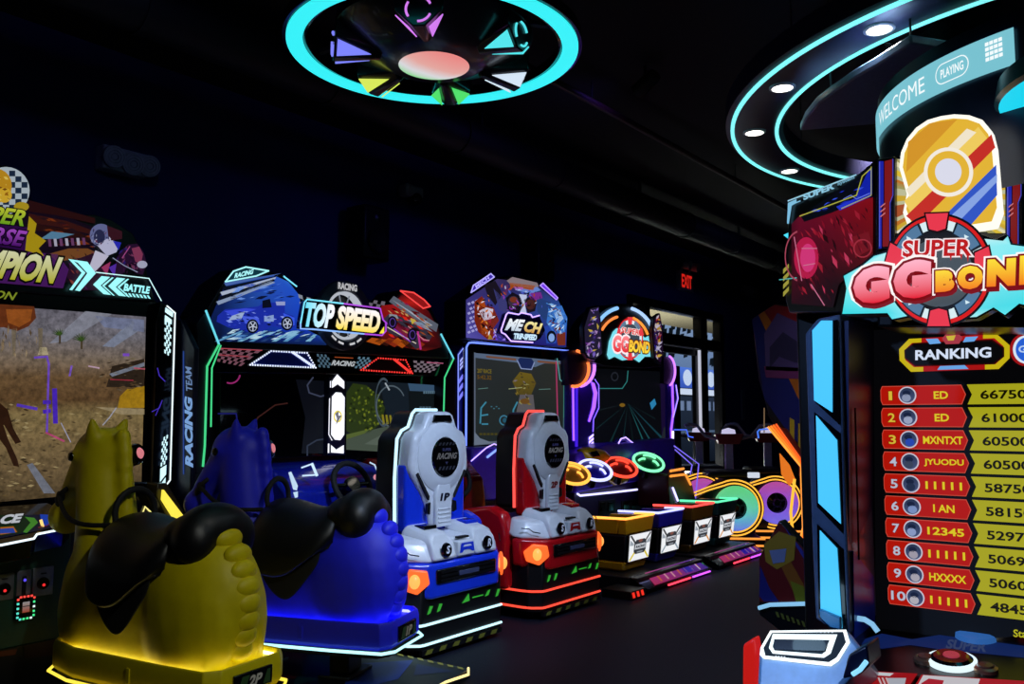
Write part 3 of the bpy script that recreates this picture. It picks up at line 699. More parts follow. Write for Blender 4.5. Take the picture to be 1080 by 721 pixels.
p.rect(cxx-0.018, czz-0.025, cxx+0.018, czz+0.03, '#b8b4b0', 1, '#c05030'); p.rect(cxx-0.018, czz+0.005, cxx+0.018, czz+0.01, '#303030', 2)
p.build('reader_print', 0.5, cr)
p = Print(pixY(4.995), (0, -1, 0))
p.poly([(-60, 668), (10, 660), (20, 660), (22, 672), (16, 690), (-60, 700)], '#5c2a12', 1); p.poly([(-60, 672), (16, 668), (18, 684), (-60, 694)], '#18181c', 2)
p.text('CHAMPION', (-56, 689), (16, 682), (-56, 679), '#a8a49c', 3, bold=0.03)
p.poly([(24, 660), (60, 652), (62, 690), (26, 694)], '#3a1614', 1)
p.build('plinth_print', 0, hc)
# yellow light bars beside the deck
YL = em('yellow_light_bar', '#f0dc4a', 1.2)
b0 = [at(x, y, 'Y', 5.0) for x, y in ((173, 516), (195, 545), (187, 551), (172, 527))]
MB().slab(b0, (0, 0.03, 0)).build('yellow_bar_light', YL, hc, bevel=0.004)
MB().slab([at(x, y, 'Y', 5.035) for x, y in ((166, 510), (176, 509), (197.5, 544), (192, 556), (182, 560), (164, 522))], (0, 0.2, 0)).build('bar_housing', pm('olive_housing', '#2a2408', 0.35), hc, bevel=0.006)
tube('deck_end_light', [at(x, y, 'Y', 4.9) for x, y in ((43, 548), (51, 574))], 0.008, em('warm_end_light', '#ffcf7a', 1.2), hc)
MB().slab([at(x, y, 'Y', 5.15) for x, y in ((138, 508), (156, 508), (166, 540), (158, 552), (142, 552))], (0, 0.12, 0)).build('black_bracket', GLOSS, hc, bevel=0.01)
tube('bracket_glint', [at(x, y, 'Y', 5.14) for x, y in ((144, 541), (150, 542), (153, 534), (159, 540))], 0.006, em('glint_yellow', '#f6e88a', 1.1), hc)  # yellow glint on the glossy bracket, put in as an emissive tube

# ================================================================== ride platform under the horses
PZ = 0.05
pf = [(150, 735), (270, 676), (392, 683), (496, 705), (470, 719), (330, 790), (40, 800)]
rpf = root('ride_platform', 'low dark platform with coloured print and a dashed yellow edge under the blue horse', 'platform', (3.2, 4.0, 0))
P3 = [at(x, y, 'Z', PZ) for x, y in pf]
MB().slab(P3, (0, 0, -PZ)).build('deck', pm('platform_black', '#0a0a10', 0.35), rpf, bevel=0.005)
p = Print(lambda x, y: at(x, y, 'Z', PZ), (0, 0, 1))
p.poly([(278, 690), (330, 684), (312, 715), (280, 720)], '#3a0a18', 1); p.poly([(320, 690), (370, 686), (360, 712), (310, 722)], '#0a2a2c', 1); p.poly([(372, 700), (436, 696), (420, 716), (360, 730)], '#16308a', 1); p.poly([(440, 700), (480, 708), (436, 712)], '#101c50', 1)
for k in range(9): p.poly([(398+k*10.5, 684.5+k*2.3), (404+k*10.5, 685.8+k*2.3), (405+k*10.5, 688+k*2.3), (399+k*10.5, 686.7+k*2.3)], '#a8a040', 2)
p.build('platform_print', 0, rpf)
tube('edge_light', [at(x, y, 'Z', PZ+0.008) for x, y in ((440, 735), (470, 719), (494, 711), (494, 704.5))], 0.008, em('yellow_edge', '#ffe69a', 1.3), rpf)

# ================================================================== ride-on horses
def make_horse(name, label, skin_hex, seam_hex, line_hex, tagtext, loc, rz, seam_s, line_s):
    r = root(name, label, 'ride', loc, rz, 'ride-on horses in front of the desert screen')
    SK = pm(name+'_skin', skin_hex, 0.5, vary=0.03, spec=0.35)
    b = MB()
    b.ball((0, 0.33, 0.64), 0.262, 0.40, 0.35, 24, 16).ball((0, 0.62, 0.60), 0.245, 0.52, 0.28, 24, 16).ball((0, 1.06, 0.60), 0.225, 0.33, 0.36, 24, 16)
    b.ball((0.10, 0.30, 0.56), 0.165, 0.34, 0.36).ball((-0.10, 0.30, 0.56), 0.165, 0.34, 0.36)
    b.ball((0.09, 1.06, 0.52), 0.15, 0.29, 0.30).ball((-0.09, 1.06, 0.52), 0.15, 0.29, 0.30)
    b.prism([(-0.20, 0.04), (0.20, 0.04), (0.225, 0.3), (0.215, 1.1), (0.15, 1.26), (-0.15, 1.26), (-0.215, 1.1), (-0.225, 0.3)], 'z', 0.345, 0.56)
    b.tube([(0, 1.05, 0.55), (0, 1.09, 0.75), (0, 1.125, 0.95), (0, 1.15, 1.12), (0, 1.17, 1.30)], [0.24, 0.20, 0.168, 0.158, 0.14], 24)
    b.ball((0, 1.20, 1.29), 0.135, 0.20, 0.165, 20, 14)
    b.tube([(0, 1.2, 1.28), (0, 1.32, 1.2), (0, 1.44, 1.08), (0, 1.485, 0.99)], [0.135, 0.115, 0.086, 0.09], 18).ball((0, 1.50, 0.975), 0.112, 0.112, 0.098)
    for s_ in (-1, 1):
        b.tube([(s_*0.075, 1.17, 1.38), (s_*0.095, 1.155, 1.44), (s_*0.115, 1.14, 1.505)], [0.055, 0.042, 0.014], 10)
        b.ball((s_*0.1, 1.27, 1.30), 0.045, 0.06, 0.045)
    for k in range(7):      # mane lobes down the neck
        b.ball((0, 1.0-0.008*k+0.012*(k == 0), 1.40-0.075*k), 0.05, 0.05, 0.055, 12, 8)
    body = b.build('body', SK, r, smooth=True, world=False)
    md = body.modifiers.new('remesh', 'REMESH'); md.mode = 'VOXEL'; md.voxel_size = 0.014; md.use_smooth_shade = True
    sm = body.modifiers.new('smooth', 'SMOOTH'); sm.factor = 0.7; sm.iterations = 14
    # tail: plaited lobes down the rump
    for k in range(8):
        y_ = (0.10, 0.025, -0.018, -0.045, -0.055, -0.05, -0.035, -0.01)[k]
        t = MB().ball((0, y_+0.03, 0.93-0.07*k), 0.092-0.002*k, 0.052, 0.058, 18, 12, Matrix.Rotation(0.5-0.09*k, 3, 'X'))
        t.build('tail_lobe', SK, r, smooth=True, world=False)
    # base
    outl = [(-0.20, -0.075), (0.20, -0.075), (0.27, -0.02), (0.285, 0.3), (0.28, 1.0), (0.22, 1.25), (0.10, 1.36), (-0.10, 1.36), (-0.22, 1.25), (-0.28, 1.0), (-0.285, 0.3), (-0.27, -0.02)]
    def sc_(k, z): return [(x*k, 0.64+(y-0.64)*(1-(1-k)*0.42), z) for x, y in outl]
    bb = MB(); n_ = len(outl); rings = [sc_(0.94, 0.25), sc_(1.0, 0.275), sc_(1.0, 0.365), sc_(0.97, 0.398), sc_(0.93, 0.398), sc_(0.90, 0.362), sc_(0.5, 0.36)]
    vs = [q for R_ in rings for q in R_]
    bb.add(vs, [(i*n_+k, i*n_+(k+1) % n_, (i+1)*n_+(k+1) % n_, (i+1)*n_+k) for i in range(len(rings)-1) for k in range(n_)]+[tuple(range(n_))])
    base = bb.build('base', SK, r, bevel=0.012, world=False, seg=2)
    MB().prism([(x*0.93, 0.62+(y-0.62)*0.96) for x, y in outl], 'z', 0.21, 0.25).build('underside', BLACK, r, world=False)
    for s_ in (-1, 1): MB().box(s_*0.276-0.014, s_*0.276+0.014, 0.5, 0.53, 0.29, 0.36).build('base_joint', SK, base, bevel=0.004, world=False)
    tube('seam_light', sc_(0.865, 0.371), 0.008, em(name+'_seam', seam_hex, seam_s), r, True, 6, False)
    nl = [(x*1.04, 0.62+(y-0.62)*1.03, 0.245) for x, y in outl]
    tube('edge_light', nl, 0.0085, em(name+'_line', line_hex, line_s), r, True, 6, False)
    for y in (0.35, 0.98):
        pst = MB().prism([(-0.09, y-0.07), (0.09, y-0.07), (0.09, y+0.07), (-0.09, y+0.07)], 'z', 0.07, 0.21).build('mount_post', BLACK, r, bevel=0.008, world=False)
        MB().box(-0.16, 0.16, y-0.11, y+0.11, 0.052, 0.07).build('flange', STEEL, pst, bevel=0.004, world=False)
    # number plate on the rear of the base
    MB().box(-0.13, 0.13, -0.089, -0.07, 0.275, 0.36).build('number_plate', GLOSS, r, bevel=0.006, world=False)
    p = Print(lambda x, y: Vector((x, -0.0895, y+0.012)), (0, -1, 0))
    p.poly([(-0.11, 0.275), (-0.06, 0.275), (-0.03, 0.335), (-0.08, 0.335)], '#1c4a14', 1); p.poly([(0.06, 0.275), (0.11, 0.275), (0.11, 0.335), (0.09, 0.335)], '#1c4a14', 1)
    p.text(tagtext, (-0.045, 0.28), (0.05, 0.28), (-0.04, 0.33), '#c8c8b8', 2, bold=0.04, shear=0.25)
    p.build('number', 0.15, r, world=False)
    # saddle: round front skirt over a pointed under-flap, and a bolster at the back
    def sheet(nm, st, th, par, mat_):
        sb = MB(); n = 19; vs = []
        for y, zt, hw, zb in st:
            for i in range(n):
                t = -1+2*i/(n-1); a_ = abs(t)
                if a_ < 0.55: k = a_/0.55*PI/2; vs.append((math.copysign(hw*math.sin(k), t), y, zt-0.2*(1-math.cos(k))))
                else: k = (a_-0.55)/0.45; vs.append((math.copysign(hw*(1+0.0*k), t), y, zt-0.2-(zt-0.2-zb)*k))
        sb.add(vs, [(i*n+k, i*n+k+1, (i+1)*n+k+1, (i+1)*n+k) for i in range(len(st)-1) for k in range(n-1)])
        o = sb.build(nm, mat_, par, smooth=True, world=False)
        md = o.modifiers.new('sol', 'SOLIDIFY'); md.thickness = th; md.offset = 1
        md = o.modifiers.new('sub', 'SUBSURF'); md.levels = 2; md.render_levels = 2
        return o
    sd_ = sheet('saddle', [(0.90, 0.955, 0.20, 0.735), (0.87, 0.985, 0.262, 0.665), (0.80, 0.99, 0.278, 0.625), (0.70, 0.97, 0.283, 0.61), (0.60, 0.945, 0.285, 0.63), (0.50, 0.94, 0.283, 0.70), (0.40, 0.965, 0.27, 0.765), (0.33, 0.985, 0.22, 0.79)], 0.045, r, VINYL)
    sheet('under_flap', [(0.84, 0.90, 0.265, 0.66), (0.76, 0.90, 0.268, 0.545), (0.66, 0.90, 0.27, 0.48), (0.58, 0.90, 0.27, 0.50), (0.48, 0.90, 0.268, 0.62), (0.40, 0.90, 0.265, 0.70)], 0.012, sd_, RUB)
    bo = MB().ball((0, 0.24, 0.975), 0.225, 0.14, 0.125, 24, 14).ball((0, 0.33, 0.955), 0.23, 0.13, 0.10, 24, 14).ball((0.13, 0.23, 0.93), 0.115, 0.125, 0.125).ball((-0.13, 0.23, 0.93), 0.115, 0.125, 0.125)
    bo = bo.build('saddle_back', VINYL, r, smooth=True, world=False)
    md = bo.modifiers.new('remesh', 'REMESH'); md.mode = 'VOXEL'; md.voxel_size = 0.015; md.use_smooth_shade = True
    sm = bo.modifiers.new('smooth', 'SMOOTH'); sm.factor = 0.6; sm.iterations = 8
    # bridle, reins, hand grip
    ns = [(0.118*math.cos(2*PI*k/20), 1.415+0.07*math.sin(2*PI*k/20), 1.09+0.075*math.sin(2*PI*k/20)*-0.9) for k in range(20)]
    tube('noseband', ns, 0.014, RUB, r, True, 8, False)
    for s_ in (-1, 1):
        rn = []
        P0, P3_ = Vector((s_*0.118, 1.41, 1.09)), Vector((s_*0.14, 0.90, 0.97))
        for i in range(11):
            t = i/10; q = P0.lerp(P3_, t); q.z -= 0.045*math.sin(PI*t); q.x += s_*0.07*math.sin(PI*t); rn.append(q)
        tube('rein', rn, 0.0125, RUB, r, False, 8, False)
        MB().disc((s_*0.10, 1.41, 1.09), (s_, 0, 0), 0.028, 0.02, 16).build('rein_ring', STEEL, r, smooth=True, world=False)
    gp = [(-0.13, 0.86, 0.93)]+[(-0.13*math.cos(PI*k/10), 0.88, 1.03+0.11*math.sin(PI*k/10)) for k in range(11)]+[(0.13, 0.86, 0.93)]
    tube('hand_grip', gp, 0.017, RUB, r, False, 10, False)
    # lit push button at the back of the head
    bt = MB().lathe([(0.001, 0.026), (0.048, 0.024), (0.057, 0.008), (0.057, -0.03)], (0.10, 1.02, 1.31), (0.25, -1, 0.25), 24).build('button', GLOSS, r, smooth=True, world=False)
    MB().lathe([(0.001, 0.038), (0.022, 0.035), (0.03, 0.026)], (0.10, 1.02, 1.31), (0.25, -1, 0.25), 20).build('button_light', em('button_pink', '#f08a94', 0.7), bt, smooth=True, world=False)
    for s_ in (-1, 1): MB().ball((s_*0.14, 1.285, 1.30), 0.012, 0.024, 0.024).build('eye', GLOSS, r, smooth=True, world=False)
    return r
for o_ in (make_horse('yellow_horse_ride', 'yellow moulded ride-on horse with a black saddle and reins', '#d6c400', '#fff6b0', '#ffe24a', '2P', (2.52, 3.455, 0), math.radians(8), 3.5, 1.2),
           make_horse('blue_horse_ride', 'deep blue moulded ride-on horse with a black saddle and a cyan lit edge', '#2428e0', '#6a6cff', '#b4f4fb', '1P', (3.60, 3.54, 0), math.radians(20), 5.0, 1.5)):
    o_.scale = (0.9, 0.88, 1.0)

# ================================================================== twin racing cabinet
TY = 5.3
ts = root('racing_cabinet', 'twin-screen car racing cabinet with a blue and red car marquee and neon edges', 'arcade machine', (4.85, TY+0.4, 0))
MB().box(3.30, 6.02, TY+0.05, TY+0.8, 0.0, 2.15).build('body', BLACK, ts, bevel=0.01)
# left side panel with vertical lettering
MB().slab([(3.24, TY-0.27, 0.1), (3.24, TY-0.27, 1.95), (3.24, TY-0.1, 2.15), (3.24, TY+0.8, 2.15), (3.24, TY+0.8, 0.1)], (0.035, 0, 0)).build('side_panel', NAVY, ts, bevel=0.006)
p = Print(pixX(3.238), (-1, 0, 0))
p.text('RACING', (204, 493), (203, 417), (195.5, 493), '#8ab8f4', 1, bold=0.05, shear=0.25)
p.text('TEAM', (203, 412), (202, 386), (196.5, 412), '#7898c8', 1, bold=0.02, shear=0.2)
p.poly([(193, 500), (194.5, 500), (194.5, 370), (193, 370)], '#2a4a9a', 1)
p.build('side_lettering', 0.7, ts)
# marquee board
MY = TY-0.15
mb = [(226, 366), (216, 330), (236, 297), (258, 281.5), (286, 287), (301, 290), (314, 309), (330, 316), (340, 312), (385, 312), (396, 322), (412, 320), (424, 307), (432, 305), (452, 318), (462, 340), (470, 356), (474, 378), (350, 372)]
MB().slab([at(x, y, 'Y', MY) for x, y in mb], (0, 0.3, 0)).build('marquee_board', BLACK, ts, bevel=0.006)
p = Print(pixY(MY-0.004), (0, -1, 0))
# blue half
p.poly([(220, 340), (236, 303), (256, 295), (288, 290), (304, 297), (316, 312), (318, 345), (345, 358), (344, 364), (232, 360)], ['#0a1a4a', '#12266a', '#1c3f9e', '#2a5ac8', '#2a66d0', '#1e50d0', '#183cc0', '#22508a', '#0e2350', '#08122e'], 1)
for k in range(5): p.poly([(228+k*2, 318-k*5), (285+k*3, 296-k*2), (290, 298-k*2), (230+k*2, 321.5-k*5)], ['#8ea0c0', '#0a1020', '#b0bcd4', '#0a1020', '#4a68b0'][k], 2)
for k in range(9): p.poly([(226+k*12, 360), (231+k*12, 360), (262+k*9, 347+k*0.7), (258+k*9, 347+k*0.7)], ['#5a9ac8', '#23407a', '#7ab8d8'][k % 3], 2)
# blue car
p.poly([(229, 333), (237, 326), (254, 325), (272, 323), (278, 319), (296, 319), (300, 322), (300, 330), (309, 333), (311, 344), (304, 347), (286, 344), (272, 352), (262, 350), (240, 345), (228, 339)], '#1c2ea8', 3)
p.poly([(236, 328), (258, 325), (270, 326), (246, 334)], '#3a4ce0', 4); p.poly([(244, 333), (258, 328), (254, 336), (240, 338)], '#9fb4dc', 5); p.poly([(254, 333), (272, 335), (274, 342), (258, 341)], '#4a62e8', 4)
p.poly([(278, 334), (288, 332), (288, 339), (278, 339)], '#8ca6d8', 5); p.poly([(276, 317), (284, 315), (286, 324), (276, 325)], '#0a0c20', 5); p.poly([(290, 318), (300, 318), (300, 322), (291, 322)], '#9aa4d4', 5); p.poly([(298, 330), (310, 335), (310, 343), (302, 344)], '#3b5cf0', 4)
for cx, cy, rr in ((265.5, 344, 7.5), (302, 341, 7.5)):
    p.ell(cx, cy, rr*0.85, rr, '#060812', 6, 20); p.ell(cx, cy, rr*0.62, rr*0.75, '#9aa6c4', 7, 20); p.ell(cx, cy, rr*0.5, rr*0.62, '#11152a', 8, 20)
    for k in range(5): t = 2*PI*k/5+0.3; p.line([(cx, cy), (cx+rr*0.55*math.cos(t), cy+rr*0.66*math.sin(t))], 1.2, '#c2cbe0', 9)
# red half
p.poly([(400, 356), (402, 322), (414, 321), (424, 310), (440, 318), (452, 328), (463, 348), (466, 366), (448, 370), (402, 362)], ['#3a0808', '#8a1010', '#a01414', '#3a0a0c', '#c02018', '#4a0a0c', '#1a0606', '#2a0608', '#6a1410', '#50100c'], 1)
for k in range(6): p.poly([(386+k*9, 360), (392+k*9, 356), (408+k*8, 358+k), (400+k*8, 364+k)], ['#b05010', '#301008', '#8a2a10'][k % 3], 2)
p.poly([(410, 318), (415, 312), (462, 342), (460, 350), (440, 338)], '#5c6270', 2); p.poly([(413, 316), (418, 319), (456, 343), (452, 344)], '#a4aab8', 3)
p.poly([(404, 336), (410, 331), (420, 333), (444, 345), (456, 353), (452, 360), (440, 352), (444, 366), (438, 368), (430, 360), (410, 351), (404, 344)], '#34303e', 3)
p.poly([(410, 331), (418, 332), (420, 336), (410, 336)], '#8a94a0', 4); p.poly([(428, 337), (444, 340), (456, 350), (446, 346)], '#7a8ea8', 4); p.poly([(432, 336), (438, 338), (434, 342)], '#c8b040', 5); p.poly([(418, 342), (430, 346), (440, 352), (432, 358), (416, 348)], '#7a1a3c', 4)
p.line([(408, 345), (420, 352), (438, 362)], 1, '#e0d0c0', 5); p.line([(404, 338), (414, 346), (432, 360)], 1.3, '#8a30c0', 5); p.line([(440, 350), (443, 368)], 2, '#c03090', 5); p.line([(430, 344), (446, 358), (452, 359)], 0.9, '#d88890', 5)
for cx, cy in ((434, 353), (413, 340)): p.ell(cx, cy, 5, 7, '#0c0a14', 6, 18); p.ell(cx, cy, 3.4, 5, '#5a3a9a', 7, 16); p.ell(cx, cy, 2.6, 4, '#120c1c', 8, 16)
# chequers beside the tyre
p.checker((316, 322), (334, 330), (332, 316), (314, 310), 4, 3, '#8890a0', 3); p.checker((388, 322), (404, 326), (406, 318), (390, 316), 4, 2, '#6a6470', 3)
clutter(p, [(226, 346), (318, 346), (344, 360), (232, 359)], 50, ['#8ac0e0', '#12306a', '#4a80c0', '#0a1434', '#c0e0f0'], 3, 5, 18, -12, 0.2, 1)
clutter(p, [(232, 318), (252, 298), (300, 296), (314, 314), (312, 332), (296, 318), (260, 322)], 36, ['#3a68d8', '#101c50', '#6a94e8', '#0c1230', '#2040b0'], 2, 4, 16, -14, 0.2, 2)
clutter(p, [(232, 328), (270, 325), (308, 334), (306, 345), (240, 344)], 40, ['#0c1464', '#5a74f0', '#0a0e30', '#8aa0f8', '#2438c0'], 5, 2, 8, 8, 0.35, 3)
clutter(p, [(404, 324), (424, 312), (458, 340), (464, 362), (410, 360)], 70, ['#e02818', '#5a0a0c', '#200608', '#a0481a', '#8a1a4a', '#300818', '#c8a060'], 4, 3, 12, 30, 0.3, 4)
p.build('marquee_print', 0.85, ts)
# tyre emblem standing proud of the marquee
ty = at(361, 333, 'Y', MY-0.06); TR = at(361, 296.5, 'Y', MY-0.06).z-ty.z
tyre = MB().lathe([(TR*0.7, -0.02), (TR*0.98, -0.02), (TR, 0.0), (TR, 0.04), (TR*0.93, 0.05), (TR*0.74, 0.05), (TR*0.7, 0.03)], ty, (0, -1, 0), 48).build('tyre_emblem', pm('tyre_black', '#3a3a44', 0.5), ts, smooth=True)
MB().lathe([(TR*0.69, -0.02), (TR*0.69, 0.045), (TR*0.62, 0.035), (TR*0.62, -0.02)], ty, (0, -1, 0), 48).build('rim', em('tyre_rim_light', '#c8ced8', 0.75), tyre, smooth=True)
for k in range(10):
    t = 2*PI*k/10
    for dt in (0.0,):
        a_ = Vector((math.cos(t), 0, math.sin(t))); b_ = Vector((math.cos(t+dt), 0, math.sin(t+dt)))
        MB().tube([ty+a_*TR*0.08+Vector((0, -0.01, 0)), ty+b_*TR*0.64+Vector((0, -0.02, 0))], 0.006, 5).build('spoke', em('tyre_spoke_light', '#9aa2b0', 0.5), tyre)
def tyq(x, y): return Vector((ty.x+x*TR, MY-0.115, ty.z+y*TR))
p = Print(tyq, (0, -1, 0))
p.text('RACING', (-0.36, 0.72), (0.36, 0.72), (-0.36, 0.92), '#d4d4d8', 1, bold=0.05)
for t in (-125, -105, -75, -55):
    p.ell(0, 0, 0.86, 0.86, '#e8e8ec', 1, 4, 0.93, t-7, t+7)
p.build('tyre_print', 0.7, tyre)
# name plate
NP = MY-0.14
npl = [at(x, y, 'Y', NP) for x, y in ((317, 341), (319, 330), (321, 319), (324, 315.5), (362, 320), (401, 325), (404, 337), (407, 340), (407, 349), (403, 353.5), (384, 352), (330, 347), (317, 346.5))]
nb = MB().slab(npl, (0, 0.05, 0)).build('name_plate', GLOSS, ts, bevel=0.004)
p = Print(pixY(NP-0.003), (0, -1, 0))
p.text('TOP', (320.5, 344.5), (351.5, 346.5), (322.5, 318), '#62d8f4', 1, bold=0.05, shear=0.22, hx3='#f4f0f8')
p.text('SPEED', (354, 346.8), (400.5, 352), (355, 321.5), '#f4eef6', 1, bold=0.05, shear=0.22, hx2='#f0d43a')
p.poly([(400, 351.5), (405, 344), (405, 351.5)], '#f0e03a', 1)
p.build('name_lettering', 1.15, nb)
ol = [at(x, y, 'Y', NP-0.004) for x, y in ((317, 341), (319, 330), (321, 319), (324, 315.5), (362, 320))]
o2 = [at(x, y, 'Y', NP-0.004) for x, y in ((362, 320), (401, 325), (404, 337), (407, 340), (407, 349), (403, 353.5), (384, 352))]
o3 = [at(x, y, 'Y', NP-0.004) for x, y in ((384, 352), (330, 347), (317, 346.5), (317, 341))]
tube('outline_light', ol, 0.006, em('neon_cyan', '#7ae4ff', 1.1), nb); tube('outline_light', o2, 0.006, em('neon_purple', '#b04ae0', 1.1), nb); tube('outline_light', o3, 0.006, em('neon_ice', '#8ab8ff', 1.1), nb)
# light badges on top
def plaque(name, pts, txt, box, hx, fill, s, y):
    MB().slab([at(x, y_, 'Y', y) for x, y_ in pts], (0, 0.06, 0)).build(name, GLOSS, ts, bevel=0.003)
    p = Print(pixY(y-0.002), (0, -1, 0)); p.poly(pts, fill, 1); p.line(pts, 1.6, hx, 2, True)
    if txt: p.text(txt, *box, hx, 3, bold=0.05)
    p.build(name+'_print', s, ts)
plaque('top_badge', [(237.5, 297), (246, 286), (259, 281.5), (283, 285.5), (270, 291)], 'RACING', ((246.5, 293.5), (266, 289), (248, 288)), '#a8f4f8', '#0c3440', 1.1, MY-0.02)
plaque('top_badge', [(422, 306.5), (436, 308.5), (447, 316), (453.5, 323), (446, 325)], None, None, '#ff4a48', '#8a1414', 1.0, MY-0.02)
tube('edge_light', [at(x, y, 'Y', MY) for x, y in ((299, 291), (313, 302))], 0.006, em('neon_cyan', '#7ae4ff', 1.1), ts)
# header strip with dotted light panels
HYp = TY-0.10
MB().slab([at(x, y, 'Y', HYp) for x, y in ((224, 364), (340, 369), (472, 379), (466, 397), (340, 394), (224, 393))], (0, 0.2, 0)).build('header_strip', GLOSS, ts, bevel=0.006)
p = Print(pixY(HYp-0.003), (0, -1, 0))
p.checker((229, 381), (254, 386), (276, 369), (231, 366), 9, 5, '#8a5a6a', 1); p.line([(232, 367), (276, 369)], 1.4, '#e05a6a', 2); p.line([(230, 374), (262, 376)], 1, '#c04a5a', 2)
p.checker((336, 387), (350, 388), (346, 374), (334, 373), 6, 5, '#5a7a90', 1); p.checker((374, 388), (388, 389), (392, 377), (378, 376), 6, 5, '#6a90a8', 1)
p.text('RACING', (349, 385), (374, 386.5), (350, 379.5), '#dfe4ea', 2, bold=0.04, shear=0.3); p.line([(353, 376.5), (372, 377.5)], 1, '#b05028', 2)
p.checker((437, 392), (456, 393), (466, 382), (436, 380), 8, 5, '#90808c', 1); p.line([(450, 382), (467, 383)], 1, '#d06a90', 2)
p.build('header_print', 0.6, ts)
def dotted(P, hx, nm, extra):
    tr = MB(); d = MB()
    MB().slab([at(x, y, 'Y', HYp-0.004) for x, y in P], (0, 0.003, 0)).build(nm, pm(nm+'_face', extra, 0.3), ts)
    n = len(P)
    for i in range(n):
        a_, b_ = P[i], P[(i+1) % n]; L = math.hypot(b_[0]-a_[0], b_[1]-a_[1]); k = max(2, int(L/2.6))
        for j in range(k):
            q = at(*lerp(a_, b_, j/k), 'Y', HYp-0.008); d.ball(q, 0.0075, 0.005, 0.0075, 8, 6)
    a_, b_ = lerp(P[0], P[1], 0.62), P[2]
    for j in range(14):
        for w_ in (0, 2.0):
            x, y = lerp(a_, b_, j/14); q = at(x-w_, y, 'Y', HYp-0.008); d.ball(q, 0.007, 0.005, 0.007, 8, 6)
    return d
d = dotted([(286, 370), (324, 372), (333, 387.5), (264, 384.5)], '#dfe8ff', 'blue_light_panel', '#122a9a')
o_ = d.build('light_dots', em('dot_white', '#dfe8ff', 1.2), ts); o_['kind'] = 'stuff'
d = dotted([(399, 377.5), (428, 379.5), (435, 393.5), (381, 390)], '#ff3a34', 'red_light_panel', '#3a0608')
o_ = d.build('light_dots', em('dot_red', '#ff3a34', 1.2), ts); o_['kind'] = 'stuff'
# neon side edges
GN = em('neon_green', '#46d88a', 1.0); CN = em('neon_aqua', '#6adcf0', 1.0)
tube('neon_edge', [at(x, y, 'Y', MY-0.01) for x, y in ((217, 327), (231, 363))], 0.008, CN, ts)
tube('neon_edge', [at(x, y, 'Y', MY-0.01) for x, y in ((231, 363), (218.5, 386), (216, 470), (214, 492))], 0.008, GN, ts)
tube('neon_edge', [at(x, y, 'Y', MY-0.01) for x, y in ((233, 364), (223.5, 388), (222.5, 450))], 0.006, GN, ts)
tube('neon_edge', [at(x, y, 'Y', MY-0.01) for x, y in ((465, 352), (478.5, 378))], 0.008, CN, ts)
tube('neon_edge', [at(x, y, 'Y', MY-0.01) for x, y in ((478.5, 378), (469, 398), (468, 434))], 0.007, GN, ts)
for P in (((216, 330), (231, 363), (218, 386), (214, 500), (206, 500), (208, 380), (208, 340)), ((476, 372), (469, 398), (469, 480), (480, 480), (481, 378))):
    MB().slab([at(x, y, 'Y', MY+0.0) for x, y in P], (0, 0.2, 0)).build('side_fin', pm('fin_purple', '#0c0a1c', 0.35), ts, bevel=0.006)
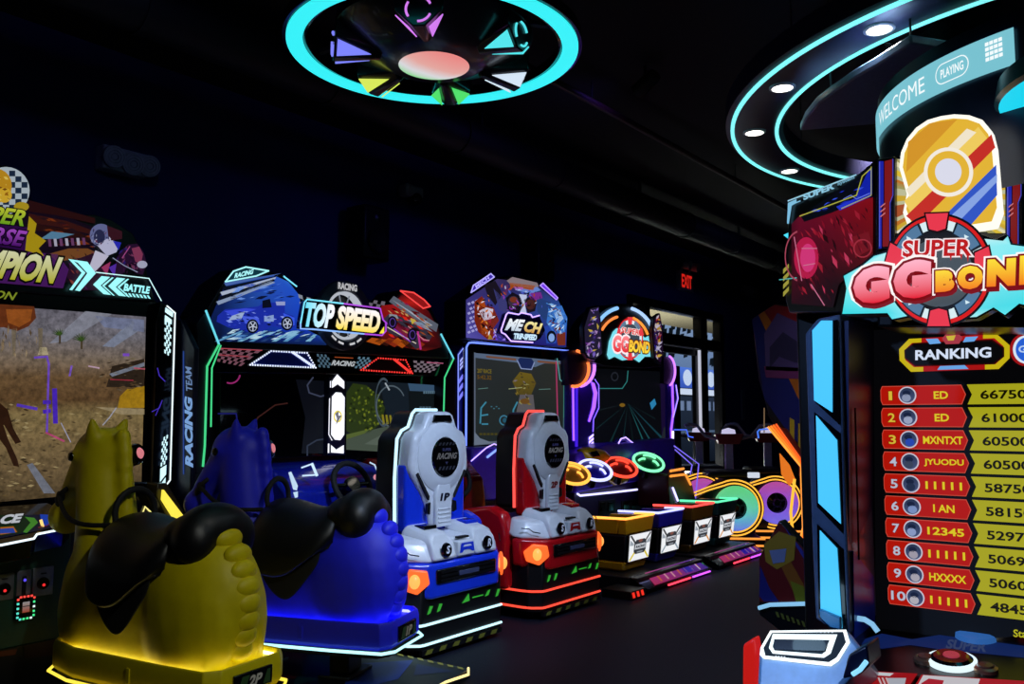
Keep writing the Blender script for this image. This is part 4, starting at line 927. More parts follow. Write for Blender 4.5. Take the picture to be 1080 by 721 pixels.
# screens
SB = pm('screen_glass_black', '#050508', 0.08, coat=0.3)
for x0, x1, nm in ((232, 350, 'left'), (364, 468, 'right')):
    pts = [at(x, y, 'Y', TY-0.02) for x, y in ((x0, 392), (x1, 396), (x1, 480), (x0, 486))]
    s_ = MB().slab(pts, (0, 0.06, 0)).build('screen_panel', SB, ts, bevel=0.004)
    p = Print(pixY(TY-0.023), (0, -1, 0))
    if nm == 'left':
        p.line([(262, 476), (263, 456), (272, 440), (290, 427), (303, 425)], 1.5, '#3a1c18', 1)
        p.line(arc((243, 394), 10, 10, 110, 8, lambda x, y: (x, y)), 1.6, '#9a2a70', 1)
        p.line([(330, 398), (324, 406), (326, 414), (338, 418), (348, 415)], 1.6, '#3c4258', 1); p.line([(324, 480), (324, 470), (334, 464), (348, 462)], 1.6, '#30384a', 1)
        p.poly([(312, 400), (350, 402), (350, 478), (318, 478), (322, 440)], '#0a0c14', 0)
        p.line([(230, 436), (249, 436), (251, 450)], 1.5, '#1a1a6a', 1)
        p.build('display', 0.8, s_)
    else:
        p.poly([(365, 402), (460, 406), (460, 476), (365, 474)], '#10161a', 0)
        p.poly([(430, 404), (459, 406), (459, 413), (432, 412)], '#3c5876', 1); p.poly([(400, 402), (430, 404), (432, 440), (408, 440)], '#16202a', 1)
        p.poly([(365, 414), (372, 404), (386, 406), (398, 416), (406, 430), (402, 446), (390, 456), (374, 460), (365, 454)], '#2c3a14', 2)
        random.seed(3)
        for k in range(150):
            x, y = 366+random.random()*36, 408+random.random()*44
            if (x-384)**2/420+(y-430)**2/520 < 1: p.poly([(x, y), (x+2, y-0.6), (x+2.5, y+1.4), (x+0.6, y+2)], random.choice(['#55641c', '#3c4c18', '#748024', '#1a240c', '#2a3a12']), 3)
        p.poly([(365, 462), (396, 452), (424, 446), (440, 444), (430, 460), (400, 476), (365, 474)], '#4a5648', 2); p.poly([(384, 468), (410, 454), (422, 450), (404, 470)], '#5c685c', 3); p.poly([(365, 458), (390, 452), (384, 457), (365, 463)], '#5a6a30', 3)
        for k in range(4): p.poly([(402+k*4, 437+k*0.3), (404+k*4, 437+k*0.3), (405.5+k*4, 447-k*0.3), (403+k*4, 448-k*0.3)], '#8e8420', 4)
        p.ell(412, 428, 16, 22, '#56646e', 4, 28, 0.93, 100, 330); p.ell(404, 424, 9, 26, '#465460', 4, 28, 0.9, 60, 300)
        p.line([(406, 404), (410, 411)], 1.6, '#aeb8c0', 4)
        for k in range(6): p.rect(446+k*2.2, 412, 447.6+k*2.2, 415, '#5a788c', 4)
        [p.rect(442+k*3.2, 428.5, 444.4+k*3.2, 434, '#4a6474', 4) for k in range(4)]
        p.poly([(430, 462), (459, 464), (459, 476), (424, 475)], '#2a2c50', 3); p.rect(444, 470, 452, 472, '#b0b8d0', 4)
        p.build('display', 0.75, s_)
# illuminated divider between the screens
dv = MB().slab([at(x, y, 'Y', TY-0.08) for x, y in ((347, 398), (356, 393), (365, 399), (364, 480), (346, 480))], (0, 0.1, 0)).build('divider', NAVY, ts, bevel=0.004)
p = Print(pixY(TY-0.083), (0, -1, 0))
WL = '#f4f6ff'
p.poly([(350, 402), (355.5, 394.5), (363, 402), (363, 410), (356, 405), (350, 409)], WL, 1)
p.poly([(348, 402), (349, 401), (349, 408), (348, 409)], WL, 1)
p.poly([(350, 418), (354, 413.5), (360, 414), (363.5, 419), (363, 458), (359, 464), (353, 463.5), (349, 458)], WL, 1)
p.line([(347.5, 420), (346.7, 458), (350, 464)], 0.9, WL, 1)
p.poly([(349, 469), (354.5, 474), (362.5, 469), (362.5, 478), (349, 477)], WL, 1); p.line([(346.5, 468), (346.3, 477)], 1.5, WL, 1)
p.ell(356, 439, 4.6, 6.5, '#d8c850', 2, 12, 0.7); p.poly([(353, 436), (357, 433), (356.5, 438), (360, 438), (354, 448), (355, 441)], '#6a6a72', 3)
p.build('divider_light', 1.2, dv)
# driving consoles with steering wheels
def console(cx, hx, nm):
    C1 = pm(nm, hx, 0.22, coat=0.5)
    b = MB().prism([(4.78, 0.62), (4.84, 0.98), (5.0, 1.12), (TY-0.05, 1.17), (TY+0.05, 1.17), (TY+0.05, 0.45), (4.95, 0.45)], 'x', cx-0.5, cx+0.5).build('console', C1, ts, bevel=0.03, seg=3)
    MB().prism([(5.0, 0.0), (5.0, 0.5), (TY+0.05, 0.5), (TY+0.05, 0.0)], 'x', cx-0.4, cx+0.4).build('console_base', BLACK, ts, bevel=0.01)
    wc = Vector((cx, 4.74, 1.02)); ax = Vector((0, -1, 0.45)).normalized(); u = Vector((1, 0, 0)); v = ax.cross(u)
    ring = [wc+(u*math.cos(2*PI*k/32)+v*math.sin(2*PI*k/32))*0.165 for k in range(32)]
    wh = MB().tube(ring, 0.021, 10, True).build('steering_wheel', RUB, ts, smooth=True)
    MB().disc(wc-ax*0.015, ax, 0.06, 0.035, 20).build('wheel_hub', GLOSS, wh, smooth=True)
    for t in (math.radians(0), math.radians(180), math.radians(270)):
        MB().tube([wc, wc+(u*math.cos(t)+v*math.sin(t))*0.16], 0.015, 8).build('wheel_spoke', GLOSS, wh, smooth=True)
    MB().tube([wc, wc-ax*0.2], 0.035, 12).build('column', BLACK, wh, smooth=True)
    return b
console(4.36, '#101c90', 'console_blue'); console(5.50, '#7a1014', 'console_red')
p = Print(pixY(4.80), (0, -1, 0))
LW = '#c8e4ff'
p.line([(318, 493), (329, 489), (334, 500.5), (319, 501.5)], 1.6, LW, 1, False); p.line([(329, 489), (334, 501)], 3, LW, 1)
p.build('console_light', 1.1, ts)
p = Print(pixY(4.72), (0, -1, 0))
p.poly([(304, 498), (307, 497), (314, 512), (313, 517), (309, 516)], LW, 1); p.poly([(309, 519), (314, 518), (314, 524), (311, 525)], LW, 1)
p.line([(390, 487.5), (395, 490), (397, 495)], 1.5, LW, 1); p.ell(396, 503, 2.5, 3, '#d88aa0', 1, 12); p.ell(400, 518, 3, 3.2, '#a8c8f0', 1, 12, 0.5, -120, 120)
p.build('console_light', 0.9, ts)

# ================================================================== racing karts
def make_kart(name, label, hx, line_hex, led_hex, num, loc, group):
    r = root(name, label, 'ride', loc, 0, group)
    CC = pm(name+'_paint', hx, 0.22, coat=0.5, vary=0.04); LN = em(name+'_line', line_hex, 1.3); LED = em(name+'_led', led_hex, 1.3)
    W = dict(world=False)
    outl = [(-0.40, 0.0), (0.40, 0.0), (0.47, 0.09), (0.48, 0.95), (-0.48, 0.95), (-0.47, 0.09)]
    MB().prism(outl, 'z', 0.06, 0.44).build('skirt', BLACK, r, bevel=0.01, **W)
    for z in (0.215, 0.095):
        pts = [(-0.478, 0.7, z), (-0.478, 0.14, z), (-0.46, 0.06, z), (-0.41, 0.0, z), (-0.38, -0.008, z), (0.40, -0.008, z)]
        tube('skirt_light', pts, 0.0085, LN, r, False, 6, False)
    hz = MB()
    p = Print(lambda x, y: Vector((x, -0.012, y)), (0, -1, 0))
    for k in range(6): p.poly([(-0.38+k*0.13, 0.035), (-0.32+k*0.13, 0.035), (-0.30+k*0.13, 0.062), (-0.36+k*0.13, 0.062)], '#6a6a28', 1)
    p.build('hazard_stripe', 0, r, **W)
    MB().box(-0.4, 0.4, -0.01, 0.02, 0.03, 0.065).build('hazard_bar', BLACK, r, **W)
    for x in (-0.36, 0.36):
        for y in (0.14, 0.85):
            cs = MB().disc((x-0.015, y, 0.03), (1, 0, 0), 0.03, 0.03, 16).build('caster', RUB, r, smooth=True, **W)
    # coloured lower tail with chamfered corners, black gap, side pods
    lo = MB().taper([(-0.525, 0.20, 0.40), (-0.50, 0.12, 0.40), (-0.34, -0.03, 0.36), (0.34, -0.03, 0.36), (0.50, 0.12, 0.40), (0.525, 0.20, 0.40)],
                    [(-0.535, 0.20, 0.605), (-0.515, 0.12, 0.60), (-0.35, -0.025, 0.585), (0.35, -0.025, 0.585), (0.515, 0.12, 0.60), (0.535, 0.20, 0.605)])
    lo.build('tail_body', CC, r, bevel=0.025, seg=3, **W)
    MB().box(-0.46, 0.46, 0.18, 0.62, 0.36, 0.72).build('tail_frame', BLACK, r, bevel=0.01, **W)
    for s_ in (-1, 1):
        sp_ = MB().slab([(s_*0.42, 0.235, 0.22), (s_*0.42, 0.90, 0.16), (s_*0.42, 0.96, 0.45), (s_*0.42, 0.9, 0.66), (s_*0.42, 0.75, 0.78), (s_*0.42, 0.40, 0.83), (s_*0.42, 0.28, 0.78), (s_*0.42, 0.235, 0.66)], (s_*0.125, 0, 0))
        sp_.build('side_pod', CC, r, bevel=0.035, seg=3, **W)
    # white upper shell with twin humps
    ws = MB().taper([(-0.53, 0.20, 0.605), (-0.51, 0.12, 0.60), (-0.345, -0.02, 0.585), (0.345, -0.02, 0.585), (0.51, 0.12, 0.60), (0.53, 0.20, 0.605), (0.50, 0.26, 0.62), (-0.50, 0.26, 0.62)],
                    [(-0.46, 0.22, 0.745), (-0.44, 0.13, 0.73), (-0.31, 0.04, 0.715), (0.31, 0.04, 0.715), (0.44, 0.13, 0.73), (0.46, 0.22, 0.745), (0.44, 0.28, 0.75), (-0.44, 0.28, 0.75)])
    ws.build('tail_shell', WHITE, r, bevel=0.03, seg=3, **W)
    for s_ in (-1, 1):
        c = s_*0.21
        hp = MB().taper([(c-0.115, -0.035, 0.59), (c+0.115, -0.035, 0.59), (c+0.105, -0.02, 0.70), (c+0.07, 0.04, 0.765), (c-0.07, 0.04, 0.765), (c-0.105, -0.02, 0.70)],
                        [(c-0.13, 0.26, 0.64), (c+0.13, 0.26, 0.64), (c+0.125, 0.26, 0.77), (c+0.09, 0.24, 0.81), (c-0.09, 0.24, 0.81), (c-0.125, 0.26, 0.77)])
        hump = hp.build('hump', WHITE, r, bevel=0.025, seg=3, **W)
        bd = MB().lathe([(0.001, 0.012), (0.042, 0.012), (0.046, 0.0)], (c, -0.034, 0.66), (0, -1, 0.1), 24).build('round_badge', GLOSS, hump, smooth=True, **W)
        p = Print(lambda x, y, c=c: Vector((c+x, -0.049+y*0.1, 0.664+y)), (0, -1, 0)); p.text('S' if s_ < 0 else 'R', (-0.02, -0.026), (0.02, -0.026), (-0.015, 0.024), '#d8dce8', 1, bold=0.04, shear=0.2); p.build('badge_letter', 0, bd, **W)
        MB().box(c-0.06, c+0.06, 0.10, 0.2, 0.775, 0.805).build('vent_cap', CC if s_ > 0 else GLOSS, hump, bevel=0.008, **W)
        # tail light set into the chamfered corner
        e1, e2 = Vector((s_*0.35, -0.035, 0)), Vector((s_*0.515, 0.115, 0)); nn = Vector((s_*0.67, -0.74, 0))
        def tq(u, z): return e1.lerp(e2, u)+Vector((0, 0, z))
        MB().slab([tq(0.05, 0.47)+nn*0.004, tq(0.12, 0.55)+nn*0.004, tq(0.62, 0.565)+nn*0.004, tq(0.95, 0.51)+nn*0.004, tq(0.85, 0.44)+nn*0.004, tq(0.4, 0.405)+nn*0.004], nn*0.022).build('tail_light', em('tail_light_orange', '#ff6a2a', 1.1), r, bevel=0.01, **W)
        MB().ball(tq(0.48, 0.487)+nn*0.024, 0.035, 0.035, 0.045).build('bulb_glow', em('tail_bulb', '#ffa04c', 1.5), r, smooth=True, **W)
        q0, q1, q2, q3 = tq(0.35, 0.64), tq(0.6, 0.65), tq(0.75, 0.675), tq(1.0, 0.68)
        tube('panel_line', [q+nn*0.006-Vector((0, 0, 0.0)) for q in (q0, q1, q2, q3)], 0.004, GLOSS, hump, False, 5, False)
    MB().box(-0.085, 0.085, -0.03, 0.04, 0.60, 0.70).build('emblem_plate', WHITE, r, bevel=0.01, **W)
    p = Print(lambda x, y: Vector((x, -0.032, y)), (0, -1, 0))
    p.poly([(-0.075, 0.625), (-0.05, 0.625), (-0.03, 0.64), (0.03, 0.64), (0.05, 0.625), (0.075, 0.625), (0.06, 0.685), (-0.06, 0.685)], hx, 1); p.poly([(-0.045, 0.66), (0.045, 0.66), (0.03, 0.672), (-0.03, 0.672)], '#d8dce8', 2)
    p.build('emblem', 0, r, **W)
    MB().box(-0.05, 0.05, -0.005, 0.03, 0.712, 0.724).build('slot', RUB, r, **W)
    gr = MB().box(-0.30, 0.30, -0.042, -0.01, 0.455, 0.545).build('grille', GLOSS, r, bevel=0.01, **W)
    for k in range(3): MB().box(-0.27, 0.27, -0.05, -0.04, 0.47+0.025*k, 0.482+0.025*k).build('grille_bar', STEEL, gr, **W)
    MB().box(-0.1, 0.1, -0.054, -0.04, 0.485, 0.515).build('grille_plaque', pm('plaque_slate', '#3a4264', 0.4), gr, bevel=0.003, **W)
    p = Print(lambda x, y: Vector((x, -0.004, y)), (0, -1, 0))
    G = '#3cc83a'
    for x in (-0.33, -0.24, 0.36): p.poly([(x-0.025, 0.275), (x+0.005, 0.28), (x+0.03, 0.32), (x+0.0, 0.325)], G, 1)
    p.poly([(-0.02, 0.29), (0.06, 0.295), (0.05, 0.345)], G, 1); p.line([(0.09, 0.31), (0.2, 0.31)], 0.008, G, 1); p.poly([(0.22, 0.295), (0.26, 0.3), (0.28, 0.335), (0.25, 0.33)], G, 1)
    p.build('skirt_green_light', 0.55, r, **W)
    # seat: black cushion, painted back slab, white back shell
    out = [(-0.33, 0.80), (-0.335, 1.10), (-0.315, 1.36), (-0.27, 1.415), (-0.20, 1.44), (-0.155, 1.53), (-0.12, 1.555), (0.12, 1.555), (0.155, 1.53), (0.20, 1.44), (0.27, 1.415), (0.315, 1.36), (0.335, 1.10), (0.33, 0.80)]
    out = [(x*0.9, z) for x, z in out]
    MB().prism([(x*0.97, z*0.995) for x, z in out], 'y', 0.33, 0.55).build('seat_cushion', VINYL, r, bevel=0.03, seg=3, **W)
    MB().box(-0.3, 0.3, 0.36, 0.9, 0.42, 0.58).build('seat_base', VINYL, r, bevel=0.05, seg=3, **W)
    MB().prism([(-0.297, 0.74), (-0.30, 1.12), (-0.297, 1.2), (0.297, 1.2), (0.30, 1.12), (0.297, 0.74)], 'y', 0.24, 0.34).build('back_panel', CC, r, bevel=0.025, seg=3, **W)
    sh_ = [(-0.09, 0.76), (-0.13, 0.90), (-0.19, 1.0), (-0.325, 1.14), (-0.325, 1.2), (-0.305, 1.36), (-0.265, 1.405), (-0.195, 1.43), (-0.15, 1.52), (-0.115, 1.545), (0.115, 1.545), (0.15, 1.52), (0.195, 1.43), (0.265, 1.405), (0.305, 1.36), (0.325, 1.2), (0.325, 1.14), (0.19, 1.0), (0.13, 0.90), (0.09, 0.76)]
    sh_ = [(x*0.9, z) for x, z in sh_]
    shell = MB().prism(sh_, 'y', 0.20, 0.34).build('back_shell', WHITE, r, bevel=0.035, seg=3, **W)
    MB().lathe([(0.255, -0.03), (0.235, 0.02), (0.185, 0.045), (0.15, 0.05), (0.001, 0.05)], (0, 0.215, 1.235), (0, -1, 0), 40).build('dome', WHITE, shell, smooth=True, **W)
    bd = MB().lathe([(0.001, 0.012), (0.130, 0.012), (0.138, 0)], (0, 0.166, 1.235), (0, -1, 0), 40).build('seat_badge', GLOSS, shell, smooth=True, **W)
    p = Print(lambda x, y: Vector((x, 0.153, 1.235+y)), (0, -1, 0))
    p.text('RACING', (-0.1, -0.012), (0.105, -0.012), (-0.095, 0.03), '#c8ccda', 1, bold=0.04, shear=0.3); p.text('SUPER', (-0.045, 0.042), (0.045, 0.042), (-0.045, 0.062), '#5a62c8', 1, bold=0.03)
    for k in range(5): p.poly([(-0.085+k*0.035, -0.085), (-0.065+k*0.035, -0.085), (-0.05+k*0.035, -0.06), (-0.07+k*0.035, -0.06)], '#3a4470', 1); p.poly([(-0.085+k*0.035, 0.08), (-0.065+k*0.035, 0.08), (-0.05+k*0.035, 0.1), (-0.07+k*0.035, 0.1)], '#2a3050', 1)
    p.poly([(-0.014, -0.03), (0.014, -0.03), (0, -0.05)], '#4a52b0', 1)
    p.build('badge_print', 0.12, bd, **W)
    MB().prism([(-0.1, 1.475), (0.1, 1.475), (0.08, 1.52), (-0.08, 1.52)], 'y', 0.185, 0.22).build('headrest_slot', GLOSS, shell, bevel=0.005, **W)
    MB().prism([(-0.075, 0.77), (0.075, 0.77), (0.085, 0.98), (0.06, 1.06), (-0.06, 1.06), (-0.085, 0.98)], 'y', 0.17, 0.21).build('spine', WHITE, shell, bevel=0.012, **W)
    for k in range(4): MB().box(-0.062, 0.062, 0.164, 0.172, 0.80+0.028*k, 0.812+0.028*k).build('spine_rib', WHITE, shell, bevel=0.003, **W)
    p = Print(lambda x, y: Vector((x, 0.168, y)), (0, -1, 0)); p.text(num, (-0.048, 0.945), (0.052, 0.945), (-0.048, 0.995), '#1a1c2c' if num == '1P' else '#7a1018', 1, bold=0.05, shear=0.15); p.build('seat_number', 0, shell, **W)
    for s_ in (-1, 1):
        MB().slab([(s_*0.25, 0.19, 1.13), (s_*0.235, 0.19, 1.14), (s_*0.125, 0.19, 0.98), (s_*0.13, 0.19, 0.955)], (0, 0.02, 0)).build('shell_slot', RUB, shell, **W)
        MB().slab([(s_*0.115, 0.19, 0.94), (s_*0.145, 0.19, 0.93), (s_*0.15, 0.19, 0.87), (s_*0.12, 0.19, 0.86)], (0, 0.02, 0)).build('shell_vent', STEEL, shell, **W)
    led = [(x, 0.345, z) for x, z in out[:8]]
    tube('seat_light', led, 0.011, LED, r, False, 6, False)
    # cockpit
    MB().box(-0.42, 0.42, 0.5, 0.95, 0.30, 0.38).build('cockpit_floor', BLACK, r, bevel=0.01, **W)
    return r
make_kart('white_blue_kart', 'white and blue racing seat kart numbered 1P with pale cyan light lines', '#1638d8', '#c6f2fa', '#c2ecff', '1P', (4.46, 3.77, 0), 'racing seat karts')
make_kart('white_red_kart', 'white and red racing seat kart with red light lines', '#b80c16', '#ff4a36', '#ff5048', '2P', (5.80, 3.79, 0), 'racing seat karts')

# ================================================================== purple mech racing cabinet
EY = 5.25
mc_ = root('mech_racing_cabinet', 'purple lit racing cabinet with angular marquee and grey game screen, behind the red kart', 'arcade machine', (7.05, EY+0.4, 0))
def sl(pts, Y, d): return MB().slab([at(x, y, 'Y', Y) for x, y in pts], (0, d, 0))
BLUEN = em('neon_blue', '#6a86ff', 1.6); VIO = em('neon_violet', '#8a4aff', 1.6); LAV = em('neon_lavender', '#b89cff', 2.0)
MB().box(6.24, 7.88, EY+0.05, EY+0.85, 0, 2.3).build('body', BLACK, mc_, bevel=0.01)
sl([(491, 362), (494, 361), (600, 370), (600, 472), (490, 476)], EY-0.03, 0.1).build('bezel', GLOSS, mc_, bevel=0.006)
tube('neon_frame', [at(x, y, 'Y', EY-0.04) for x, y in ((491.5, 470), (492, 366), (494.5, 361.5), (498, 361), (600, 369.5), (598.5, 380))], 0.009, BLUEN, mc_)
tube('neon_frame', [at(x, y, 'Y', EY-0.04) for x, y in ((599, 371), (597.5, 468))], 0.006, em('neon_dim_teal', '#2c6a8a', 0.9), mc_)
p = Print(pixY(EY-0.034), (0, -1, 0))
p.poly([(500, 372), (598, 381), (596, 462), (500, 469)], ['#2a2e30', '#2e302c', '#1c2420', '#222a2a'], 1)
p.poly([(500, 372), (598, 381), (598, 384), (574, 383), (564, 387), (556, 386), (552, 383), (500, 377)], '#5a6a84', 2)
p.poly([(512, 375), (544, 378), (544, 380), (513, 377)], '#7a4a30', 3); p.poly([(566, 380), (590, 382), (590, 384), (567, 382)], '#7a4a30', 3)
p.poly([(545, 380), (548, 377), (560, 378), (563, 382), (560, 389), (549, 388)], '#1c2a5a', 4); p.line([(545, 380), (549, 388.5), (560, 389.5), (563, 382)], 1, '#8a9ac8', 5)
p.line([(500.5, 372), (500.5, 468)], 1.5, '#5a6476', 2); p.line([(500.5, 468), (535, 465.5)], 3, '#5a6476', 2); p.line([(595.5, 384), (594, 462)], 1.5, '#3c5a66', 2); p.poly([(500, 455), (506, 462), (520, 467), (500, 469)], '#6a7688', 3)
for x, y, t, c in ((503, 393, '207 RACE', '#7a6a1c'), (503, 399.5, '5:42.32', '#6a4c14')): p.text(t, (x, y), (x+15, y+0.8), (x, y-4.5), c, 3, bold=0.02)
p.poly([(540, 402), (548, 392), (560, 394), (565, 404), (560, 416), (546, 416)], '#6e5c1c', 3, '#54481c'); clutter(p, [(540, 402), (548, 392), (560, 394), (565, 404), (560, 430), (546, 430)], 30, ['#8a7426', '#4c4020', '#7c7078', '#3a3620', '#96905a'], 4, 2, 6, None, 0.4, 5); p.poly([(548, 416), (562, 416), (564, 434), (544, 436)], '#5c585c', 3); p.ell(553, 423, 5, 3, '#6a4a20', 5, 14)
for pts in ([(506, 446), (507, 430), (512, 424)], [(507, 438), (514, 437)], [(508, 447), (514, 447)], [(540, 446), (541, 432), (545, 424)], [(540, 438), (548, 437)]): p.line(pts, 1.6, '#3c86a0', 4)
p.ell(531, 443, 5, 5.5, '#3c7c98', 4, 18, 0.75, 90, 330); p.ell(532, 443, 2.4, 2.6, '#24566c', 4, 12)
for k in range(4): p.rect(517+k*2.6, 428+(k % 2)*2, 518.8+k*2.6, 429.2+(k % 2)*2, '#3a6a78', 4)
p.line([(586, 381), (587.5, 440)], 1.2, '#b03a6a', 5); p.line([(587, 378), (590, 400), (594, 404)], 1, '#5aa0a0', 5); p.line([(594, 404), (594, 440)], 0.8, '#3a7a70', 5)
p.line([(504, 410), (514, 409)], 0.7, '#5a8078', 4); p.line([(536, 410), (550, 408.5)], 0.8, '#9aa070', 5); p.line([(568, 410.5), (580, 410)], 0.7, '#5a8078', 4)
[p.rect(505+k*4, 456.5, 508+k*4, 458.6, '#4a4418', 4) for k in range(6)]
p.build('screen', 0.85, mc_)
# left flank light pillar (its side face and its front edge)
fl = [at(482, 372, 'Y', EY+0.0), at(490, 362, 'Y', EY), at(490, 475, 'Y', EY), at(482, 480, 'Y', EY)]
MB().slab(fl, (0, 0.3, 0)).build('light_pillar', pm('violet_panel', '#2a1c90', 0.35), mc_, bevel=0.005)
p = Print(pixY(EY-0.004), (0, -1, 0))
p.line([(483, 470), (483.3, 374), (488.5, 367)], 1.1, '#8a9cff', 1); p.line([(489, 470), (489, 368)], 1.0, '#b4c0ff', 1)
for k in range(3): p.poly([(484, 400+k*9), (488, 394+k*9), (488, 399+k*9), (484, 405+k*9)], '#7a7cff', 1)
for k in range(3): p.poly([(485, 380+k*4), (488, 376+k*4), (488, 378.5+k*4), (485, 382.5+k*4)], '#aab4ff', 1)
p.build('pillar_light', 1.1, mc_)
# marquee
MM = EY-0.12
mo = [(490.5, 357), (490.5, 316), (524, 292), (560, 290), (574, 298), (588, 308), (594, 322), (601, 332), (600, 366), (545, 364)]
sl(mo, MM, 0.26).build('marquee_board', BLACK, mc_, bevel=0.006)
p = Print(pixY(MM-0.004), (0, -1, 0))
p.poly([(491.5, 356), (491.5, 316), (524, 294), (562, 298), (586, 310), (592, 324), (598, 334), (597, 366), (545, 362)], ['#5a54b0', '#3a3480', '#3a3060', '#241a40', '#2c3470', '#2a50a0', '#2a5ac0', '#1a2a80', '#2a1470'], 1)
for i in range(4):
    for j in range(7): p.poly([(492.5+i*4+(j % 2)*2, 320+j*5-i*1.5), (495+i*4+(j % 2)*2, 318.5+j*5-i*1.5), (496.5+i*4+(j % 2)*2, 320.5+j*5-i*1.5), (494+i*4+(j % 2)*2, 322+j*5-i*1.5)], '#a8a4e0', 2)
for pts, c in (([(500, 318), (508, 312), (512, 322), (520, 324), (526, 338), (520, 346), (524, 358), (514, 358), (504, 350), (500, 338)], '#7a2410'), ([(504, 320), (510, 314), (512, 326)], '#b04a14'), ([(505, 328), (512, 324), (520, 326), (518, 336), (510, 338)], '#d8d0e4'), ([(511, 336), (518, 334), (517, 341)], '#a02030'), ([(506, 342), (514, 346), (516, 356), (508, 352)], '#c05a14'), ([(516, 352), (520, 358), (514, 358)], '#c8a830'), ([(510, 300), (522, 296), (530, 310), (522, 322), (514, 312)], '#1a1420'), ([(520, 304), (534, 318), (536, 332), (526, 326)], '#3c3c78')): p.poly(pts, c, 3)
for pts, c in (([(534, 296), (540, 292), (566, 298), (568, 302), (560, 304), (538, 300)], '#8a7a80'), ([(537, 298), (564, 301), (562, 306), (538, 303)], '#a04c14'), ([(543, 303), (558, 304.5), (566, 302), (570, 306), (558, 310), (552, 308), (544, 306)], '#6a8ad8'), ([(541, 302), (552, 303), (550, 306), (544, 306)], '#b060c0'), ([(556, 309), (570, 308), (572, 314), (560, 318)], '#7a2a90'), ([(530, 302), (536, 300), (534, 312)], '#5a2a60'), ([(533, 314), (540, 308), (548, 312), (552, 322), (546, 332), (534, 326)], '#14101c'), ([(552, 316), (560, 312), (566, 318), (564, 328), (556, 330)], '#1a141c'), ([(547, 310), (556, 311), (553, 320), (555, 330), (548, 330), (550, 320)], '#c8d0f0'), ([(566, 314), (580, 318), (586, 330), (574, 338), (566, 328)], '#26407a'), ([(578, 326), (592, 322), (598, 336), (596, 350), (584, 352), (576, 340)], '#3a78d0'), ([(584, 330), (590, 326), (594, 336), (588, 342)], '#a8c8f0'), ([(574, 344), (582, 342), (588, 350), (586, 362), (576, 362)], '#2a4ab0'), ([(586, 352), (596, 350), (596, 364), (588, 364)], '#7a3020')): p.poly(pts, c, 3)
p.ell(541, 318, 5.5, 6, '#3a3040', 4, 16); p.ell(559, 321, 5, 5.5, '#4a2420', 4, 16); p.ell(541, 316, 4, 3, '#7a3420', 5, 14); p.ell(581, 355, 5, 6.5, '#0a0c18', 5, 18); p.ell(581, 356, 3.2, 4.4, '#8ab0f0', 6, 16)
clutter(p, [(498, 314), (514, 308), (528, 340), (522, 358), (506, 354)], 46, ['#d86a18', '#3a1008', '#8a1c10', '#f0a040', '#180808', '#e8e0f0'], 4, 2, 7, None, 0.4, 1)
clutter(p, [(526, 298), (566, 304), (574, 326), (530, 328)], 46, ['#c0c8f0', '#30203c', '#b04a18', '#4a5ac8', '#100c18', '#8a3ab0'], 5, 2, 7, None, 0.4, 2)
clutter(p, [(572, 318), (592, 322), (598, 338), (596, 362), (576, 344)], 56, ['#8ac0f8', '#1c3c90', '#4a90e8', '#d8ecff', '#0c1840', '#6a2a20'], 5, 2, 8, None, 0.35, 3)
clutter(p, [(520, 344), (530, 352), (540, 362), (514, 358)], 14, ['#6a4af0', '#2a18a0', '#9a80ff'], 4, 2, 6, None, 0.4, 4)
p.build('marquee_print', 0.85, mc_)
NPm = MM-0.06
nm = [(528, 351), (530, 346), (534, 331), (536, 329.5), (547, 331.5), (549.5, 330), (553, 329.5), (560, 332), (561.5, 334.5), (569, 333), (575, 348), (570, 357), (562, 361), (539, 359.5), (534, 353)]
nb = sl(nm, NPm, 0.06).build('name_plate', pm('violet_plate', '#1a0c50', 0.3), mc_, bevel=0.003)
p = Print(pixY(NPm-0.003), (0, -1, 0))
p.poly([(533, 335), (569, 340), (573, 353), (531, 349)], '#0c0a1c', 1)
p.text('ME', (532, 348), (551, 349.5), (535, 335.5), '#f0f4f8', 2, bold=0.05, shear=0.25, hx2='#b8c8d8')
p.text('CH', (552, 349.8), (570.5, 352.5), (554, 338), '#f0e8a0', 2, bold=0.05, shear=0.25, hx2='#c08a3a')
p.text('TRIP-SPEED', (541, 357.5), (565.5, 359), (542, 351), '#c4e4fa', 2, bold=0.06)
p.build('name_lettering', 1.1, nb)
tube('outline_light', [at(x, y, 'Y', NPm-0.004) for x, y in ((562, 361), (539, 359.5), (533, 352.5), (529, 350.5), (528.5, 348), (534, 331.5), (536, 329.5), (547, 331.5), (550, 329.6), (560, 331.7), (561.5, 334.5), (569, 332.5))], 0.007, LAV, nb)
def badge(parent, pts, hx, fill, Y, nm_='top_badge', wd=1.2, s=1.2, txt=None):
    o = sl(pts, Y, 0.08).build(nm_, GLOSS, parent, bevel=0.003)
    p = Print(pixY(Y-0.003), (0, -1, 0)); p.poly(pts, fill, 1); p.line(pts, wd, hx, 2, True)
    if txt: p.text(*txt, hx, 3, bold=0.03)
    p.build('badge_light', s, o)
badge(mc_, [(496.5, 308.5), (499, 301), (517.5, 288.5), (521, 292)], '#b0a8ff', '#34209a', MM-0.03, txt=('MECH', (502, 304), (516, 294), (500.5, 301)))
badge(mc_, [(569.5, 301), (572.5, 298.5), (588, 314), (586.5, 316)], '#b090ff', '#6a30d8', MM-0.03)
